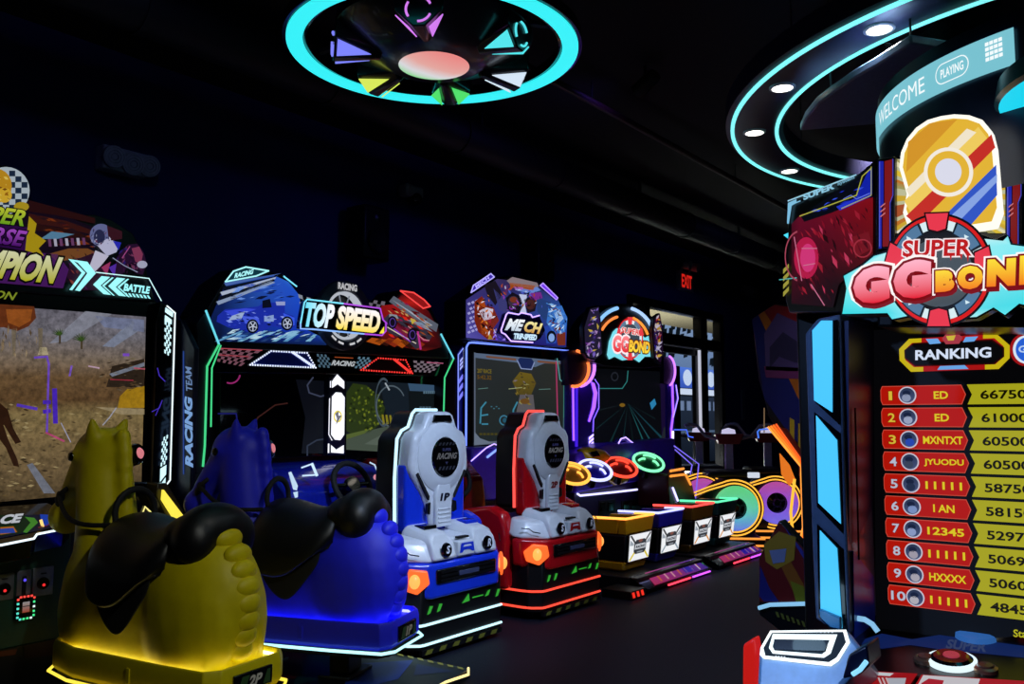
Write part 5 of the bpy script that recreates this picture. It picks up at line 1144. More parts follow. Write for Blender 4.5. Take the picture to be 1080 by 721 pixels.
# control shelf hints under the screen
sl([(498, 472), (596, 468), (598, 490), (598, 520), (498, 530)], EY-0.25, 0.35).build('control_shelf', pm('violet_shelf', '#3a1ca0', 0.3), mc_, bevel=0.02)
tube('shelf_light', [at(x, y, 'Y', EY-0.26) for x, y in ((497, 486), (513, 472), (521, 468), (530, 471), (540, 482))], 0.006, LAV, mc_)
tube('shelf_light', [at(x, y, 'Y', EY-0.26) for x, y in ((514, 482), (524, 474))], 0.012, em('shelf_blue', '#8aa8ff', 1.1), mc_)

# ================================================================== four-seat kids racing cabinet (arched marquee)
GY = 5.2
gc = root('arched_racing_cabinet', 'four-player racing cabinet with an arched red and yellow marquee, near the entrance', 'arcade machine', (9.3, GY+0.4, 0))
PUR = pm('purple_panel', '#4a22c8', 0.35)
MB().box(8.15, 10.75, GY+0.06, GY+0.75, 0, 2.2).build('body', BLACK, gc, bevel=0.01)
sl([(616, 378), (712, 388), (713, 476), (616, 480)], GY-0.02, 0.1).build('bezel', GLOSS, gc, bevel=0.005)
p = Print(pixY(GY-0.024), (0, -1, 0))
p.poly([(622, 388), (704, 392), (704, 474), (622, 476)], '#06080c', 1)
cx, cy = 662, 425
for a0, a1, L, c in ((52, 54, 60, '#1c4c54'), (38, 40.5, 60, '#123a44'), (98, 100, 50, '#0e2c30'), (118, 120.5, 55, '#102c30'), (146, 148, 50, '#0c2024'), (62, 64, 50, '#1a5a5c'), (168, 170, 45, '#141c20'), (24, 25, 40, '#0e2428'), (80, 81, 50, '#0e2426')):
    p.poly([(cx, cy)]+[(cx+min(L, 49/max(0.05, math.sin(math.radians(a))))*math.cos(math.radians(a))*0.8, cy+min(L, 49/max(0.05, math.sin(math.radians(a))))*math.sin(math.radians(a))) for a in (a0, a1)], c, 2)
p.line([(624, 409.5), (656, 409.5), (661, 402), (662, 391)], 0.9, '#2c7a78', 3); p.ell(648, 397, 4, 5, '#20242c', 3, 16, 0.7); p.poly([(685, 425), (690, 420), (692, 426), (687, 432)], '#2a80b0', 3); p.ell(656, 427, 3, 2, '#7a5a18', 3, 10)
p.poly([(696, 394), (704, 394), (704, 474), (698, 474)], '#160a30', 2); p.poly([(700, 450), (704, 450), (704, 474), (694, 474)], '#20242c', 3)
p.build('screen', 0.9, gc)
# side columns
for P, nmx in (((( 601, 402), (612, 402), (620, 398), (631, 406), (631, 432), (626, 444), (626, 472), (606, 478), (601, 478)), 'l'), (((704, 396), (714, 404), (716, 420), (712, 442), (712, 478), (704, 478)), 'r')):
    sl(P, GY-0.06, 0.2).build('side_column', PUR, gc, bevel=0.005)
p = Print(pixY(GY-0.064), (0, -1, 0))
V1, V2 = '#8a4cf4', '#5a28d0'
p.line([(604, 386), (605, 464)], 2.0, V1, 1); p.line([(608, 405), (608, 470)], 3.0, '#2a109a', 1)
p.poly([(623, 402), (627, 404), (630, 414), (628, 430), (622, 445), (620, 444), (624, 430), (626, 415)], V1, 1); p.line([(626, 398), (631.5, 406), (631.5, 430), (626, 442), (625.5, 455)], 0.8, '#7a5cf8', 1)
for k in range(4): p.poly([(621, 461+k*4), (626, 457+k*4), (626, 459.5+k*4), (621, 464+k*4)], '#b8a4ff', 1)
p.line([(709, 404), (710, 436), (708, 452), (709, 480)], 2.2, V1, 1); p.line([(713, 406), (715, 420), (710, 440)], 1, '#9a80ff', 1); p.line([(709.5, 455), (709.5, 470)], 2.2, '#e4dcff', 2)
p.build('column_light', 2.3, gc)
# round shoulder lights
for cx_, cy_, rx, ry, a0, a1, hx, rr in ((606, 388.5, 15, 19, -80, 100, '#ff7a3a', 0.017), (611, 387, 16, 20, -85, 85, '#c478ff', 0.018), (704, 391, 8, 16, -75, 70, '#c478ff', 0.015)):
    pts = [at(cx_+rx*math.cos(math.radians(a0+(a1-a0)*k/16)), cy_+ry*math.sin(math.radians(a0+(a1-a0)*k/16)), 'Y', GY-0.1) for k in range(17)]
    tube('shoulder_light', pts, rr, em('sh_'+hx[1:], hx, 1.6), gc)
for P in (((598, 370), (612, 368), (628, 376), (630, 398), (616, 406), (600, 406)), ((700, 376), (708, 376), (713, 390), (708, 406), (700, 404))):
    sl(P, GY-0.08, 0.1).build('shoulder_panel', pm('shoulder_violet', '#1a0a48', 0.35), gc, bevel=0.004)
# arched marquee
AM = GY-0.18
def arch(cx_, cy_, rx, ry, a0, a1, n=20): return [(cx_+rx*math.cos(math.radians(a0+(a1-a0)*k/n)), cy_+ry*math.sin(math.radians(a0+(a1-a0)*k/n))) for k in range(n+1)]
sl([(620, 380)]+arch(658, 362, 40, 42, 180, 360)+[(698, 386), (680, 388), (640, 386)], AM, 0.25).build('marquee_board', BLACK, gc, bevel=0.006)
for pts, hx, rr in ((arch(658, 362, 33, 38, 210, 258, 8), '#8ac4ff', 0.022), (arch(658, 362, 33, 38, 285, 335, 8), '#a8ccff', 0.022), (arch(658, 364, 27, 31, 212, 255, 8), '#ff8a3a', 0.016), (arch(658, 364, 27, 31, 292, 338, 8), '#ff9a3a', 0.016)):
    tube('arch_light', [at(x, y, 'Y', AM-0.02) for x, y in pts], rr, em('ar_'+hx[1:], hx, 1.15), gc)
p = Print(pixY(AM-0.006), (0, -1, 0))
p.poly([(640, 374), (642, 360), (646, 350), (650, 346), (672, 348), (680, 356), (684, 354), (687, 376), (680, 376), (674, 382), (668, 378), (656, 380), (648, 376), (642, 379)], '#7adcec', 1)
def roundel(p, cx, cy, rx, ry, L):
    p.ell(cx, cy, rx, ry, '#d4181c', L, 36); p.ell(cx, cy, rx*0.9, ry*0.9, '#dfe8ee', L+1, 36); p.ell(cx, cy, rx*0.72, ry*0.72, '#3a4652', L+2, 36)
    for t in (-90, 90, -20, 200):
        t = math.radians(t); c_, s_ = math.cos(t), math.sin(t)
        def q(r_, w_): return (cx+rx*(c_*r_-s_*w_), cy+ry*(s_*r_+c_*w_))
        p.poly([q(1.03, -0.2), q(1.03, 0.2), q(0.68, 0.13), q(0.68, -0.13)], '#e23a44', L+3)
    for t in (-130, -50, 130, 50):
        p.ell(cx, cy, rx*0.95, ry*0.95, '#5a7690', L+3, 6, 0.76, t-17, t+17)
roundel(p, 664, 357, 14, 22, 2)
p.otext('SUPER', (654, 351), (673, 353.5), (655, 345), '#e23a34', '#f4e8e8', 7, bold=0.03, out=0.07)
p.otext('GG', (645, 371), (662, 372), (646, 353), '#ff8a90', '#ffe8ec', 7, bold=0.06, out=0.09, hx2='#e01c28')
p.otext('BOND', (662, 371), (684, 373), (663, 358), '#f8b838', '#5a0c08', 8, bold=0.05, out=0.08, hx2='#f8d840')
p.build('marquee_print', 1.05, gc)
# flat cut-out boards at both sides of the arch (plain colour panels)
for P, cols in ((((616, 372), (615, 345), (622, 324), (632, 322), (634, 340), (636, 374), (628, 380), (620, 378)), ('#2a2440', '#6a5cc8', '#8a70d8', '#7a30a0', '#c8a0e0')), (((690, 378), (688, 350), (690, 334), (696, 330), (699, 346), (700, 372), (697, 384)), ('#241030', '#3a34a0', '#c02c30', '#d8a030', '#e0d8e8'))):
    o = sl(P, AM-0.1, 0.05).build('side_board', BLACK, gc, bevel=0.004)
    p = Print(pixY(AM-0.104), (0, -1, 0))
    xs = [q[0] for q in P]; x0, x1 = min(xs)+2, max(xs)-2
    ip = [((q[0]-(x0+x1)/2)*0.88+(x0+x1)/2, (q[1]-352)*0.95+352) for q in P]
    p.poly(ip, cols[0], 1); clutter(p, ip, 60, list(cols)+['#e8c850', '#d8d0f0', '#3a1c6a'], 2, 2.5, 9, None, 0.45, int(x0))
    p.build('board_print', 0.6, o)
# console with four lit wheels
WYc = 4.72
sl([(608, 478), (640, 468), (712, 462), (712, 500), (608, 520)], 4.92, 0.3).build('console', PUR, gc, bevel=0.02)
sl([(606, 512), (716, 496), (716, 548), (606, 560)], 4.98, 0.25).build('console_front', pm('violet_dark', '#241048', 0.35), gc, bevel=0.01)
for a_, b_ in (((609, 520.5), (672, 516)), ((680, 510.5), (697, 508))):
    x0, y0 = a_; x1, y1 = b_
    tube('console_light', [at(x0, y0, 'Y', 4.9), at(x0+3, y0+2, 'Y', 4.9), at(x0*0.35+x1*0.65, y0*0.35+y1*0.65+1, 'Y', 4.9), at(x1, y1, 'Y', 4.9)], 0.011, em('console_line', '#c0bcff', 2.0), gc)
for x0 in (632, 656, 681):
    f_ = sl([(x0, 528), (x0+17, 526), (x0+17, 540), (x0, 543)], 4.97, 0.04).build('coin_door', STEEL, gc, bevel=0.004)
    for k in (0, 8): sl([(x0+2+k, 529.5), (x0+7+k, 529), (x0+7+k, 538), (x0+2+k, 539)], 4.96, 0.02).build('coin_slot', GLOSS, f_, bevel=0.002)
# car-shaped yellow hood between wheels
hd = MB().ball(at(634, 490, 'Y', 4.95), 0.55, 0.2, 0.13, 20, 12)
sl([(618, 474), (624, 471), (640, 474), (668, 500), (664, 510), (652, 512), (628, 494)], 4.86, 0.16).build('yellow_hood', pm('yellow_paint', '#c8a808', 0.25, coat=0.4), gc, bevel=0.05)
sl([(622, 477), (630, 475), (634, 481), (626, 482)], 4.85, 0.04).build('hood_scoop', GLOSS, gc, bevel=0.006)
sl([(652, 466), (658, 461), (664, 462), (690, 486), (694, 512), (690, 512), (672, 492)], 4.95, 0.1).build('blue_hood', pm('violet_gloss', '#2a1488', 0.25, coat=0.4), gc, bevel=0.03)
tube('hood_light', [at(x, y, 'Y', 4.93) for x, y in ((652, 468), (655, 462.5), (660, 461), (676, 474), (700, 497), (703.5, 505), (704, 532))], 0.008, LAV, gc)
for (cx_, cy_, hx, sh_hex) in ((603.5, 499, '#ffb648', '#a86a10'), (627.5, 495.5, '#c8ccff', '#2418c0'), (655, 492.5, '#ff4a34', '#a01810'), (684, 487, '#7cf2b0', '#0c7a44')):
    c = at(cx_, cy_, 'Y', WYc); ax = Vector((-0.32, -0.44, 0.84)).normalized(); u = Vector((0.53, -0.75, -0.36)); u = (u-ax*u.dot(ax)).normalized(); v = ax.cross(u)
    L = em('wheel_'+hx[1:], hx, 1.5); R_ = 0.172
    wh = MB().tube([c+(u*math.cos(2*PI*k/28)+v*math.sin(2*PI*k/28))*R_ for k in range(28)], 0.017, 8, True).build('steering_wheel', L, gc, smooth=True)
    MB().lathe([(0.001, -0.02), (R_*0.9, -0.02), (R_*0.95, 0.0), (R_*0.9, 0.005), (0.001, 0.012)], c, ax, 28).build('wheel_face', pm('face_'+hx[1:], sh_hex, 0.3), wh, smooth=True)
    for sg in (-1, 1):
        pts = [c+ax*0.018+u*(sg*R_*(0.25+0.4*k/6))+v*(R_*(0.1-0.55*(k/6-0.2)**2)*1.0) for k in range(7)]
        tube('wheel_spoke', pts, 0.013, L, wh)
    pts = [c+ax*0.018+u*(R_*0.62*math.cos(math.radians(t)))+v*(R_*0.62*math.sin(math.radians(t))) for t in range(50, 131, 10)]
    tube('wheel_spoke', pts, 0.013, L, wh)
    MB().tube([c, c-ax*0.2], 0.04, 10).build('column', BLACK, wh, smooth=True)
# dark red end console with an orange arrow light, right of the wheels
sl([(704, 500), (712, 494), (722, 496), (730, 508), (736, 534), (706, 536)], 4.55, 0.4).build('end_console', pm('maroon', '#3a0a10', 0.35), gc, bevel=0.02)
OR = em('neon_orange', '#ff9a3a', 1.15)
tube('arrow_light', [at(x, y, 'Y', 4.54) for x, y in ((707, 496.5), (721, 494))], 0.014, OR, gc)
tube('arrow_light', [at(x, y, 'Y', 4.54) for x, y in ((707, 502), (723, 500), (728.5, 511))], 0.014, OR, gc)
tube('arrow_light', [at(x, y, 'Y', 4.54) for x, y in ((709.5, 514), (715, 528))], 0.012, em('console_line', '#c0bcff', 2.0), gc)
for pts in (((711, 470), (737, 489), (733, 530)), ((712, 474), (730, 490), (728, 500))): tube('end_light', [at(x, y, 'Y', 4.6) for x, y in pts], 0.008, em('end_violet', '#7a6af0', 1.0), gc)
tube('end_rail', [at(x, y, 'Y', 4.6) for x, y in ((711, 453), (724, 453), (726, 460), (731, 461))], 0.008, em('rail_blue', '#4a6cf8', 1.0), gc)

# ================================================================== four kart stools
def make_stool(name, label, hx, neon, loc, art):
    r = root(name, label, 'seat', loc, 0, 'four coloured kart seats')
    CP = pm(name+'_paint', hx, 0.28, coat=0.4, vary=0.04); W = dict(world=False)
    def ring(hw, y0, y1, z): return [(-hw, y0, z), (hw, y0, z), (hw, y1, z), (-hw, y1, z)]
    MB().taper(ring(0.20, 0.07, 0.50, 0.13), ring(0.22, 0.04, 0.52, 0.22)).build('foot', CP, r, bevel=0.02, **W)
    MB().taper(ring(0.222, 0.04, 0.52, 0.22), ring(0.245, 0.01, 0.52, 0.46)).build('shell', BLACK, r, bevel=0.015, **W)
    bk = MB().taper(ring(0.246, 0.008, 0.10, 0.46), ring(0.262, -0.012, 0.07, 0.60)).build('backrest', CP, r, bevel=0.012, **W)
    for s_ in (-1, 1):
        MB().taper([(s_*0.246, 0.1, 0.46), (s_*0.19, 0.1, 0.46), (s_*0.19, 0.5, 0.46), (s_*0.246, 0.5, 0.46)], [(s_*0.262, 0.07, 0.60), (s_*0.205, 0.07, 0.60), (s_*0.205, 0.44, 0.585), (s_*0.262, 0.44, 0.585)]).build('side_wall', CP, r, bevel=0.01, **W)
    MB().box(-0.19, 0.19, 0.1, 0.5, 0.44, 0.48).build('cushion', VINYL, r, bevel=0.015, **W)
    tube('rim_light', [(-0.255, 0.44, 0.597), (-0.262, 0.0, 0.607), (-0.245, -0.012, 0.609), (0.245, -0.012, 0.609), (0.262, 0.0, 0.607), (0.255, 0.2, 0.60)], 0.011, em(name+'_rim', neon, 1.8), r, False, 6, False)
    # back-lit picture panel
    n = Vector((0, -1, -0.125)).normalized()
    def q(x, y): return Vector((x, 0.0+(0.46-y)*0.125+0.006, y))
    def Z(x, y): return (x*1.32, 0.34+(y-0.34)*1.22)
    MB().slab([q(*Z(-0.15, 0.235)), q(*Z(0.15, 0.235)), q(*Z(0.165, 0.445)), q(*Z(-0.165, 0.445))], n*0.012).build('light_frame', GLOSS, r, bevel=0.004, **W)
    p = Print(lambda x, y: q(*Z(x, y))+n*0.0135, n)
    p.poly([(-0.14, 0.243), (0.14, 0.243), (0.152, 0.437), (-0.152, 0.437)], '#eef0f4', 1)
    for sx in (-1, 1):
        p.poly([(sx*0.14, 0.25), (sx*0.12, 0.246), (sx*0.06, 0.30), (sx*0.075, 0.31)], art, 2); p.poly([(sx*0.15, 0.43), (sx*0.13, 0.435), (sx*0.065, 0.38), (sx*0.08, 0.37)], '#3a3c40', 2); p.poly([(sx*0.14, 0.40), (sx*0.09, 0.37), (sx*0.09, 0.355), (sx*0.145, 0.36)], '#9aa2ac', 2)
    p.poly([(-0.085, 0.31), (-0.06, 0.29), (0.06, 0.29), (0.085, 0.31), (0.085, 0.37), (0.06, 0.395), (-0.06, 0.395), (-0.085, 0.37)], '#33363c', 3)
    p.poly([(-0.075, 0.325), (0.075, 0.325), (0.07, 0.362), (-0.07, 0.362)], '#c8ccd4', 4); p.text('RACING', (-0.062, 0.332), (0.062, 0.332), (-0.06, 0.354), '#26282e', 5, bold=0.05)
    p.ell(0, 0.385, 0.03, 0.012, '#7a4a40', 4, 12); p.rect(-0.04, 0.298, 0.04, 0.308, '#8a9098', 4)
    p.build('light_panel', 1.0, r, **W)
    return r
stools = (('yellow_kart_seat', 'yellow open kart seat with an amber lit rim, beside the red kart', '#c08a0c', '#ffb04a', 7.10, '#d8c030'),
          ('blue_kart_seat', 'blue open kart seat with a pale blue lit rim, second from the red kart', '#1c1a9c', '#b4b8ff', 7.72, '#8a9aa8'),
          ('brown_kart_seat', 'dark ochre open kart seat with a red lit rim, third from the red kart', '#6a4a0c', '#ff4a44', 8.44, '#d88a30'),
          ('teal_kart_seat', 'teal open kart seat with a green lit rim, nearest the glowing wheels', '#0c4a50', '#58e0a0', 9.06, '#d88a30'))
for nm_, lb, hx, ne, x, ar in stools: make_stool(nm_, lb, hx, ne, (x, 3.9, 0), ar)
# footstep platforms under the seats
for i, (x0, x1, lb) in enumerate(((6.72, 8.02, 'low magenta printed step under the yellow and blue kart seats'), (8.2, 9.4, 'low magenta printed step under the ochre and teal kart seats'))):
    r = root('seat_step', lb, 'step', ((x0+x1)/2, 4.1, 0), 0, 'printed steps under the kart seats')
    MB().box(x0, x1, 3.72, 4.6, 0.0, 0.125).build('step_body', BLACK, r, bevel=0.01)
    pl = (Vector((0, 3.80, 0.13)), Vector((0, -0.6, 1)).normalized())
    MB().prism([(3.62, 0.045), (3.80, 0.13), (3.80, 0.02), (3.64, 0.02)], 'x', x0, x1).build('sloped_front', GLOSS, r, bevel=0.004)
    n = Vector((0, -0.085, 0.18)).normalized()
    p = Print(lambda x, y: Vector((x, 3.62+0.18*y, 0.045+0.085*y))+n*0.003, n)
    p.poly([(x0+0.15, 0.1), (x1-0.05, 0.1), (x1-0.05, 0.95), (x0+0.25, 0.95)], ['#c02a5c', '#3a1a9a', '#5a2ac0', '#c83a90'], 1)
    for k in range(7): p.poly([(x0+0.3+k*0.13, 0.2), (x0+0.33+k*0.13, 0.2), (x0+0.40+k*0.13, 0.85), (x0+0.37+k*0.13, 0.85)], '#e8a0b0' if k % 3 else '#e07030', 2)
    p.poly([(x1-0.5, 0.2), (x1-0.3, 0.2), (x1-0.25, 0.8), (x1-0.45, 0.8)], '#2a18b0', 2); p.line([(x1-0.22, 0.15), (x1-0.15, 0.9)], 0.02, '#d8d0ff', 3)
    p.build('step_print', 0.6, r)
    for a_, b_, hx in ((0.28, 0.62, '#ff3a50'), (0.66, 0.95, '#b84ae0')):
        tube('step_light', [(x0+(x1-x0)*a_, 3.615, 0.028), (x0+(x1-x0)*b_, 3.615, 0.028)], 0.009, em('st_'+hx[1:], hx, 2.2), r)
tri = root('red_arrow_mat', 'red lit arrow marker on the floor behind the red kart', 'marker', (6.6, 3.9, 0))
MB().box(6.42, 6.68, 3.62, 3.9, 0.0, 0.07).build('block', BLACK, tri, bevel=0.006)
p = Print(lambda x, y: Vector((x, 3.617, y)), (0, -1, 0))
for k in range(3): p.poly([(6.45+k*0.075, 0.015), (6.49+k*0.075, 0.015), (6.47+k*0.075, 0.062), (6.43+k*0.075, 0.062)], '#ff3020', 1)
p.build('arrow_light', 1.0, tri)

# ================================================================== bikes with rainbow wheels
def make_bike(label, xy, c1, c2, c3, seat_light):
    r = root('light_wheel_bike', label, 'ride', (xy[0], xy[1], 0), math.radians(-58), 'ride-on bikes with glowing wheels')
    W = dict(world=False)
    mt = bpy.data.materials.new('rainbow_'+c1[1:]); mt.use_nodes = True
    nt = mt.node_tree; b = nt.nodes['Principled BSDF']; tc = nt.nodes.new('ShaderNodeTexCoord'); sx = nt.nodes.new('ShaderNodeSeparateXYZ'); nt.links.new(tc.outputs['Object'], sx.inputs[0])
    mr = nt.nodes.new('ShaderNodeMapRange'); mr.inputs['From Min'].default_value = 0.15; mr.inputs['From Max'].default_value = 0.75; nt.links.new(sx.outputs['Z'], mr.inputs['Value'])
    rp = nt.nodes.new('ShaderNodeValToRGB'); rp.color_ramp.elements[0].color = lin4(c3); rp.color_ramp.elements[1].color = lin4(c1); e_ = rp.color_ramp.elements.new(0.5); e_.color = lin4(c2)
    nt.links.new(mr.outputs['Result'], rp.inputs['Fac']); nt.links.new(rp.outputs['Color'], b.inputs['Emission Color']); b.inputs['Emission Strength'].default_value = 0.85
    Y = Vector((0, -1, 0)); zc = 0.44
    ring_ = [(0.195+0.068*math.cos(math.radians(t)), 0.012+0.05*math.sin(math.radians(t))) for t in range(0, 361, 30)]
    wheel = MB().lathe(ring_, (0, 0.0, zc), Y, 48).build('wheel', mt, r, smooth=True, **W)
    MB().lathe([(0.001, 0.03), (0.04, 0.03), (0.055, 0.0), (0.135, -0.015), (0.135, -0.05), (0.001, -0.05)], (0, 0.0, zc), Y, 32).build('hub', GLOSS, wheel, smooth=True, **W)
    for k in range(5):
        t = 2*PI*k/5+0.4; MB().tube([(0, -0.01, zc), (0.12*math.cos(t), 0.0, zc+0.12*math.sin(t))], 0.012, 8).build('spoke', STEEL, wheel, smooth=True, **W)
    O = [(0.345*math.cos(math.radians(t)), zc+0.345*math.sin(math.radians(t))) for t in range(-70, 131, 10)]
    O = [(-0.5, 0.5), (-0.42, 0.12), (0.12, 0.10)]+O
    MB().prism(O, 'y', 0.065, 0.42).build('housing', pm('bike_black', '#0c0a10', 0.3), r, bevel=0.01, **W)
    for kk, rr in ((0.285, 0.009), (0.325, 0.009)):
        pts = [(kk*math.cos(math.radians(t)), 0.055, zc+kk*math.sin(math.radians(t))) for t in range(-110, 121, 8)]+[(-0.30, 0.055, zc+kk*0.93-0.06), (-0.5, 0.055, zc+kk*0.9-0.13)]
        tube('neon_outline', pts, rr, em('neon_amber', '#ffb43c', 1.3), r, False, 6, False)
    MB().box(-0.3, 0.3, 0.08, 0.7, 0.785, 0.86).build('saddle', VINYL, r, bevel=0.03, **W)
    if seat_light: MB().box(0.16, 0.3, 0.06, 0.1, 0.79, 0.855).build('seat_lamp', em('seat_lamp_white', '#d8e0f0', 0.9), r, bevel=0.01, **W)
    MB().box(-0.3, 0.3, -0.16, 0.78, 0.0, 0.10).build('base', BLACK, r, bevel=0.015, **W)
    for z in (0.03, 0.11): tube('base_light', [(-0.3, -0.17, z), (0.3, -0.17, z)], 0.012, em('neon_base_orange', '#ff9a3c', 1.15), r, False, 6, False)
    # handlebar post
    MB().box(0.0, 0.1, 0.7, 0.78, 0.1, 1.22).build('post', pm('post_lilac', '#d0d0f4', 0.4), r, bevel=0.01, **W)
    hd_ = MB().taper([(-0.08, 0.66, 1.17), (0.18, 0.66, 1.17), (0.18, 0.82, 1.17), (-0.08, 0.82, 1.17)], [(-0.13, 0.64, 1.30), (0.23, 0.64, 1.30), (0.23, 0.84, 1.30), (-0.13, 0.84, 1.30)]).build('handlebar_head', pm('head_maroon', '#8a1830', 0.35), r, bevel=0.015, **W)
    MB().lathe([(0.09, 0), (0.08, 0.05), (0.001, 0.075)], (0.05, 0.74, 1.30), (0, 0, 1), 20).build('dome_lamp', em('dome_lilac', '#d4d0f4', 0.8), hd_, smooth=True, **W)
    tube('handlebar', [(-0.5, 0.68, 1.40), (-0.44, 0.69, 1.42), (-0.34, 0.72, 1.40), (-0.24, 0.74, 1.27), (-0.11, 0.74, 1.24), (0.21, 0.74, 1.24), (0.34, 0.74, 1.27), (0.44, 0.72, 1.40), (0.54, 0.69, 1.42), (0.60, 0.68, 1.40)], 0.022, pm('bar_grey', '#9aa0b8', 0.4, metal=0.5), r, False, 8, False)
    return r
make_bike('ride-on bike with a green and blue glowing wheel beside the teal kart seat', (9.86, 4.14), '#58d86a', '#5ad0a8', '#4a6af0', True)
make_bike('ride-on bike with a pink and purple glowing wheel', (10.80, 3.99), '#c84a90', '#8a4ad0', '#5a6af0', False)
make_bike('ride-on bike farthest from the ranking kiosk, mostly hidden, with handlebar showing', (10.78, 4.98), '#c84a92', '#8a4ad2', '#5a6af2', False)

# ================================================================== striped simulator cabinet with orange neon edge
SX = 8.4
sb_ = root('simulator_cabinet', 'tall dark cabinet with red and orange stripes and orange neon edge, behind the ranking kiosk', 'arcade machine', (SX+0.4, 2.9, 0))
def slx(pts, X, d): return MB().slab([at(x, y, 'X', X) for x, y in pts], (d, 0, 0))
slx([(793, 336), (817, 320), (870, 322), (880, 500), (880, 610), (838, 606), (852, 560), (850, 500), (812, 442), (800, 400)], SX, 0.5).build('side_board', BLACK, sb_, bevel=0.01)
p = Print(pixX(SX-0.004), (-1, 0, 0))
p.poly([(793, 337), (801, 331), (868, 470), (868, 490), (848, 480), (806, 420)], '#141a5c', 1)
p.poly([(800, 332), (806, 328), (866, 420), (866, 470)], '#a85c14', 2); p.poly([(806, 328), (817, 321), (868, 330), (868, 424)], '#7a1418', 1); p.poly([(806, 352), (820, 330), (842, 340), (860, 376), (850, 392), (808, 390)], '#4c3a66', 3)
p.poly([(812, 366), (826, 350), (844, 362), (858, 384), (838, 382), (822, 376), (812, 388)], '#2a2240', 4)
p.poly([(806, 386), (856, 388), (858, 400), (808, 398)], '#6a2a58', 3)
for k in range(3): p.poly([(833+k*9, 440+k*6), (838+k*9, 443+k*6), (838+k*9, 470+k*6), (833+k*9, 464+k*6)], '#b0981c', 3)
p.poly([(806, 432), (868, 492), (868, 520), (850, 500)], '#16080a', 2)
p.build('board_print', 0, sb_)
for off, hx in ((0, '#ff9a3a'), (5, '#ff7a24'), (10, '#f0641c'), (15, '#d8501a')):
    pts = [(810+off*0.55, 450-off*0.2), (841-off*0.05+4, 492-off*0.55), (845+off*0.35, 500), (847+off*0.35, 556), (842+off*0.3, 578), (832+off*0.4, 598)]
    tube('neon_edge', [at(x, y, 'X', SX-0.03) for x, y in pts], 0.0105, em('on_'+hx[1:], hx, 1.4), sb_)
tube('neon_edge', [at(x, y, 'X', SX-0.03) for x, y in ((838, 505), (834, 540), (836, 562), (828, 590))], 0.014, em('on_y', '#ffb83a', 1.2), sb_)
slx([(822, 478), (832, 490), (838, 505), (832, 512), (824, 500)], SX-0.02, 0.02).build('orange_arrow', em('arrow_orange', '#e87820', 0.9), sb_)
slx([(810, 448), (842, 490), (846, 560), (836, 592), (846, 606), (862, 600), (862, 500), (830, 452)], SX-0.012, 0.02).build('edge_panel', pm('orange_acrylic', '#5a1c08', 0.3), sb_)
tube('thin_rod', [at(x, y, 'X', SX-0.02) for x, y in ((806, 430), (806, 456))], 0.006, em('rod_dim', '#8a7050', 0.6), sb_)
tube('blue_rail', [at(x, y, 'X', SX-0.02) for x, y in ((800, 462), (799, 455), (801, 453), (811, 452))], 0.009, em('rail_blue2', '#4a7cf0', 0.9), sb_)

# ================================================================== ranking kiosk (right foreground)
KX = 2.9
kk = root('ranking_kiosk', 'tall arcade kiosk with score ranking screen, cyan light pillar and red yellow logo', 'arcade machine', (2.85, 0.5, 0))
KB = pm('kiosk_black', '#08080c', 0.3)
MB().box(KX+0.03, 3.55, -0.05, 1.0, 0.0, 2.2).build('body', KB, kk, bevel=0.01)
MB().box(2.44, KX+0.05, -0.05, 0.95, 0.0, 0.66).build('lower_body', KB, kk, bevel=0.01)
# portrait screen
MB().box(KX, KX+0.04, 0.24, 0.83, 0.70, 1.83).build('screen_bezel', GLOSS, kk, bevel=0.006)
p = Print(pixX(KX-0.004), (-1, 0, 0))
p.poly([(921, 348), (1096, 340), (1100, 668), (924, 684)], '#050507', 0)
# ranking title
G_, R_, B_ = '#c8b414', '#a81414', '#6aa8ea'
oct_ = [(948.5, 368), (959, 357.3), (1051, 351.8), (1065, 364), (1065, 377.5), (1053.5, 389), (961, 392), (949, 380)]
def inset(P, k):
    cx_ = sum(q[0] for q in P)/len(P); cy_ = sum(q[1] for q in P)/len(P); hw = 58; hh = 19
    return [(cx_+(x-cx_)*(1-k/hw), cy_+(y-cy_)*(1-k/hh)) for x, y in P]
p.poly(oct_, R_, 1); p.poly(inset(oct_, 5.5), '#2c0606', 3); p.poly(inset(oct_, 7), '#08080a', 4)
p.poly([(948.5, 368), (959, 357.3), (972, 356.6), (972, 361), (962, 361.6), (954.5, 369), (955, 379.5), (964, 387), (974, 386.8), (974, 391.6), (961, 392), (949, 380)], G_, 2)
p.poly([(1065, 364), (1051, 351.8), (1037, 352.6), (1037, 357), (1049, 356.5), (1058.5, 365), (1058.5, 376.5), (1050, 384), (1039, 384.5), (1039, 389.5), (1053.5, 389), (1065, 377.5)], G_, 2)
p.poly([(977, 357.5), (989.5, 357), (993, 362), (981, 363)], B_, 5); p.poly([(1019, 355.5), (1032, 354.8), (1028, 360), (1016, 361)], B_, 5); p.poly([(992, 386), (1018, 385), (1022, 389), (989, 390)], B_, 5)
p.poly([(994, 357), (998, 352.5), (1011, 351.8), (1016, 356), (1012, 362.5), (998, 363)], '#a83a48', 5); p.poly([(998.5, 354.5), (1008.5, 353.6), (1006.5, 359), (1000.5, 359.2)], '#d0b840', 6)
p.text('RANKING', (966, 380), (1046, 377), (966, 369.3), '#d8e4fa', 6, bold=0.03)
p.ell(1082, 368.5, 17, 17.5, '#a01418', 2, 28); p.ell(1083, 368.5, 14.5, 15, '#d8e8f8', 3, 28); p.ell(1084, 368.5, 12.5, 13, '#2a62d8', 4, 28)
p.text('GO', (1074.5, 372), (1094, 371.5), (1074.5, 364.5), '#b8d0f4', 5, bold=0.03)
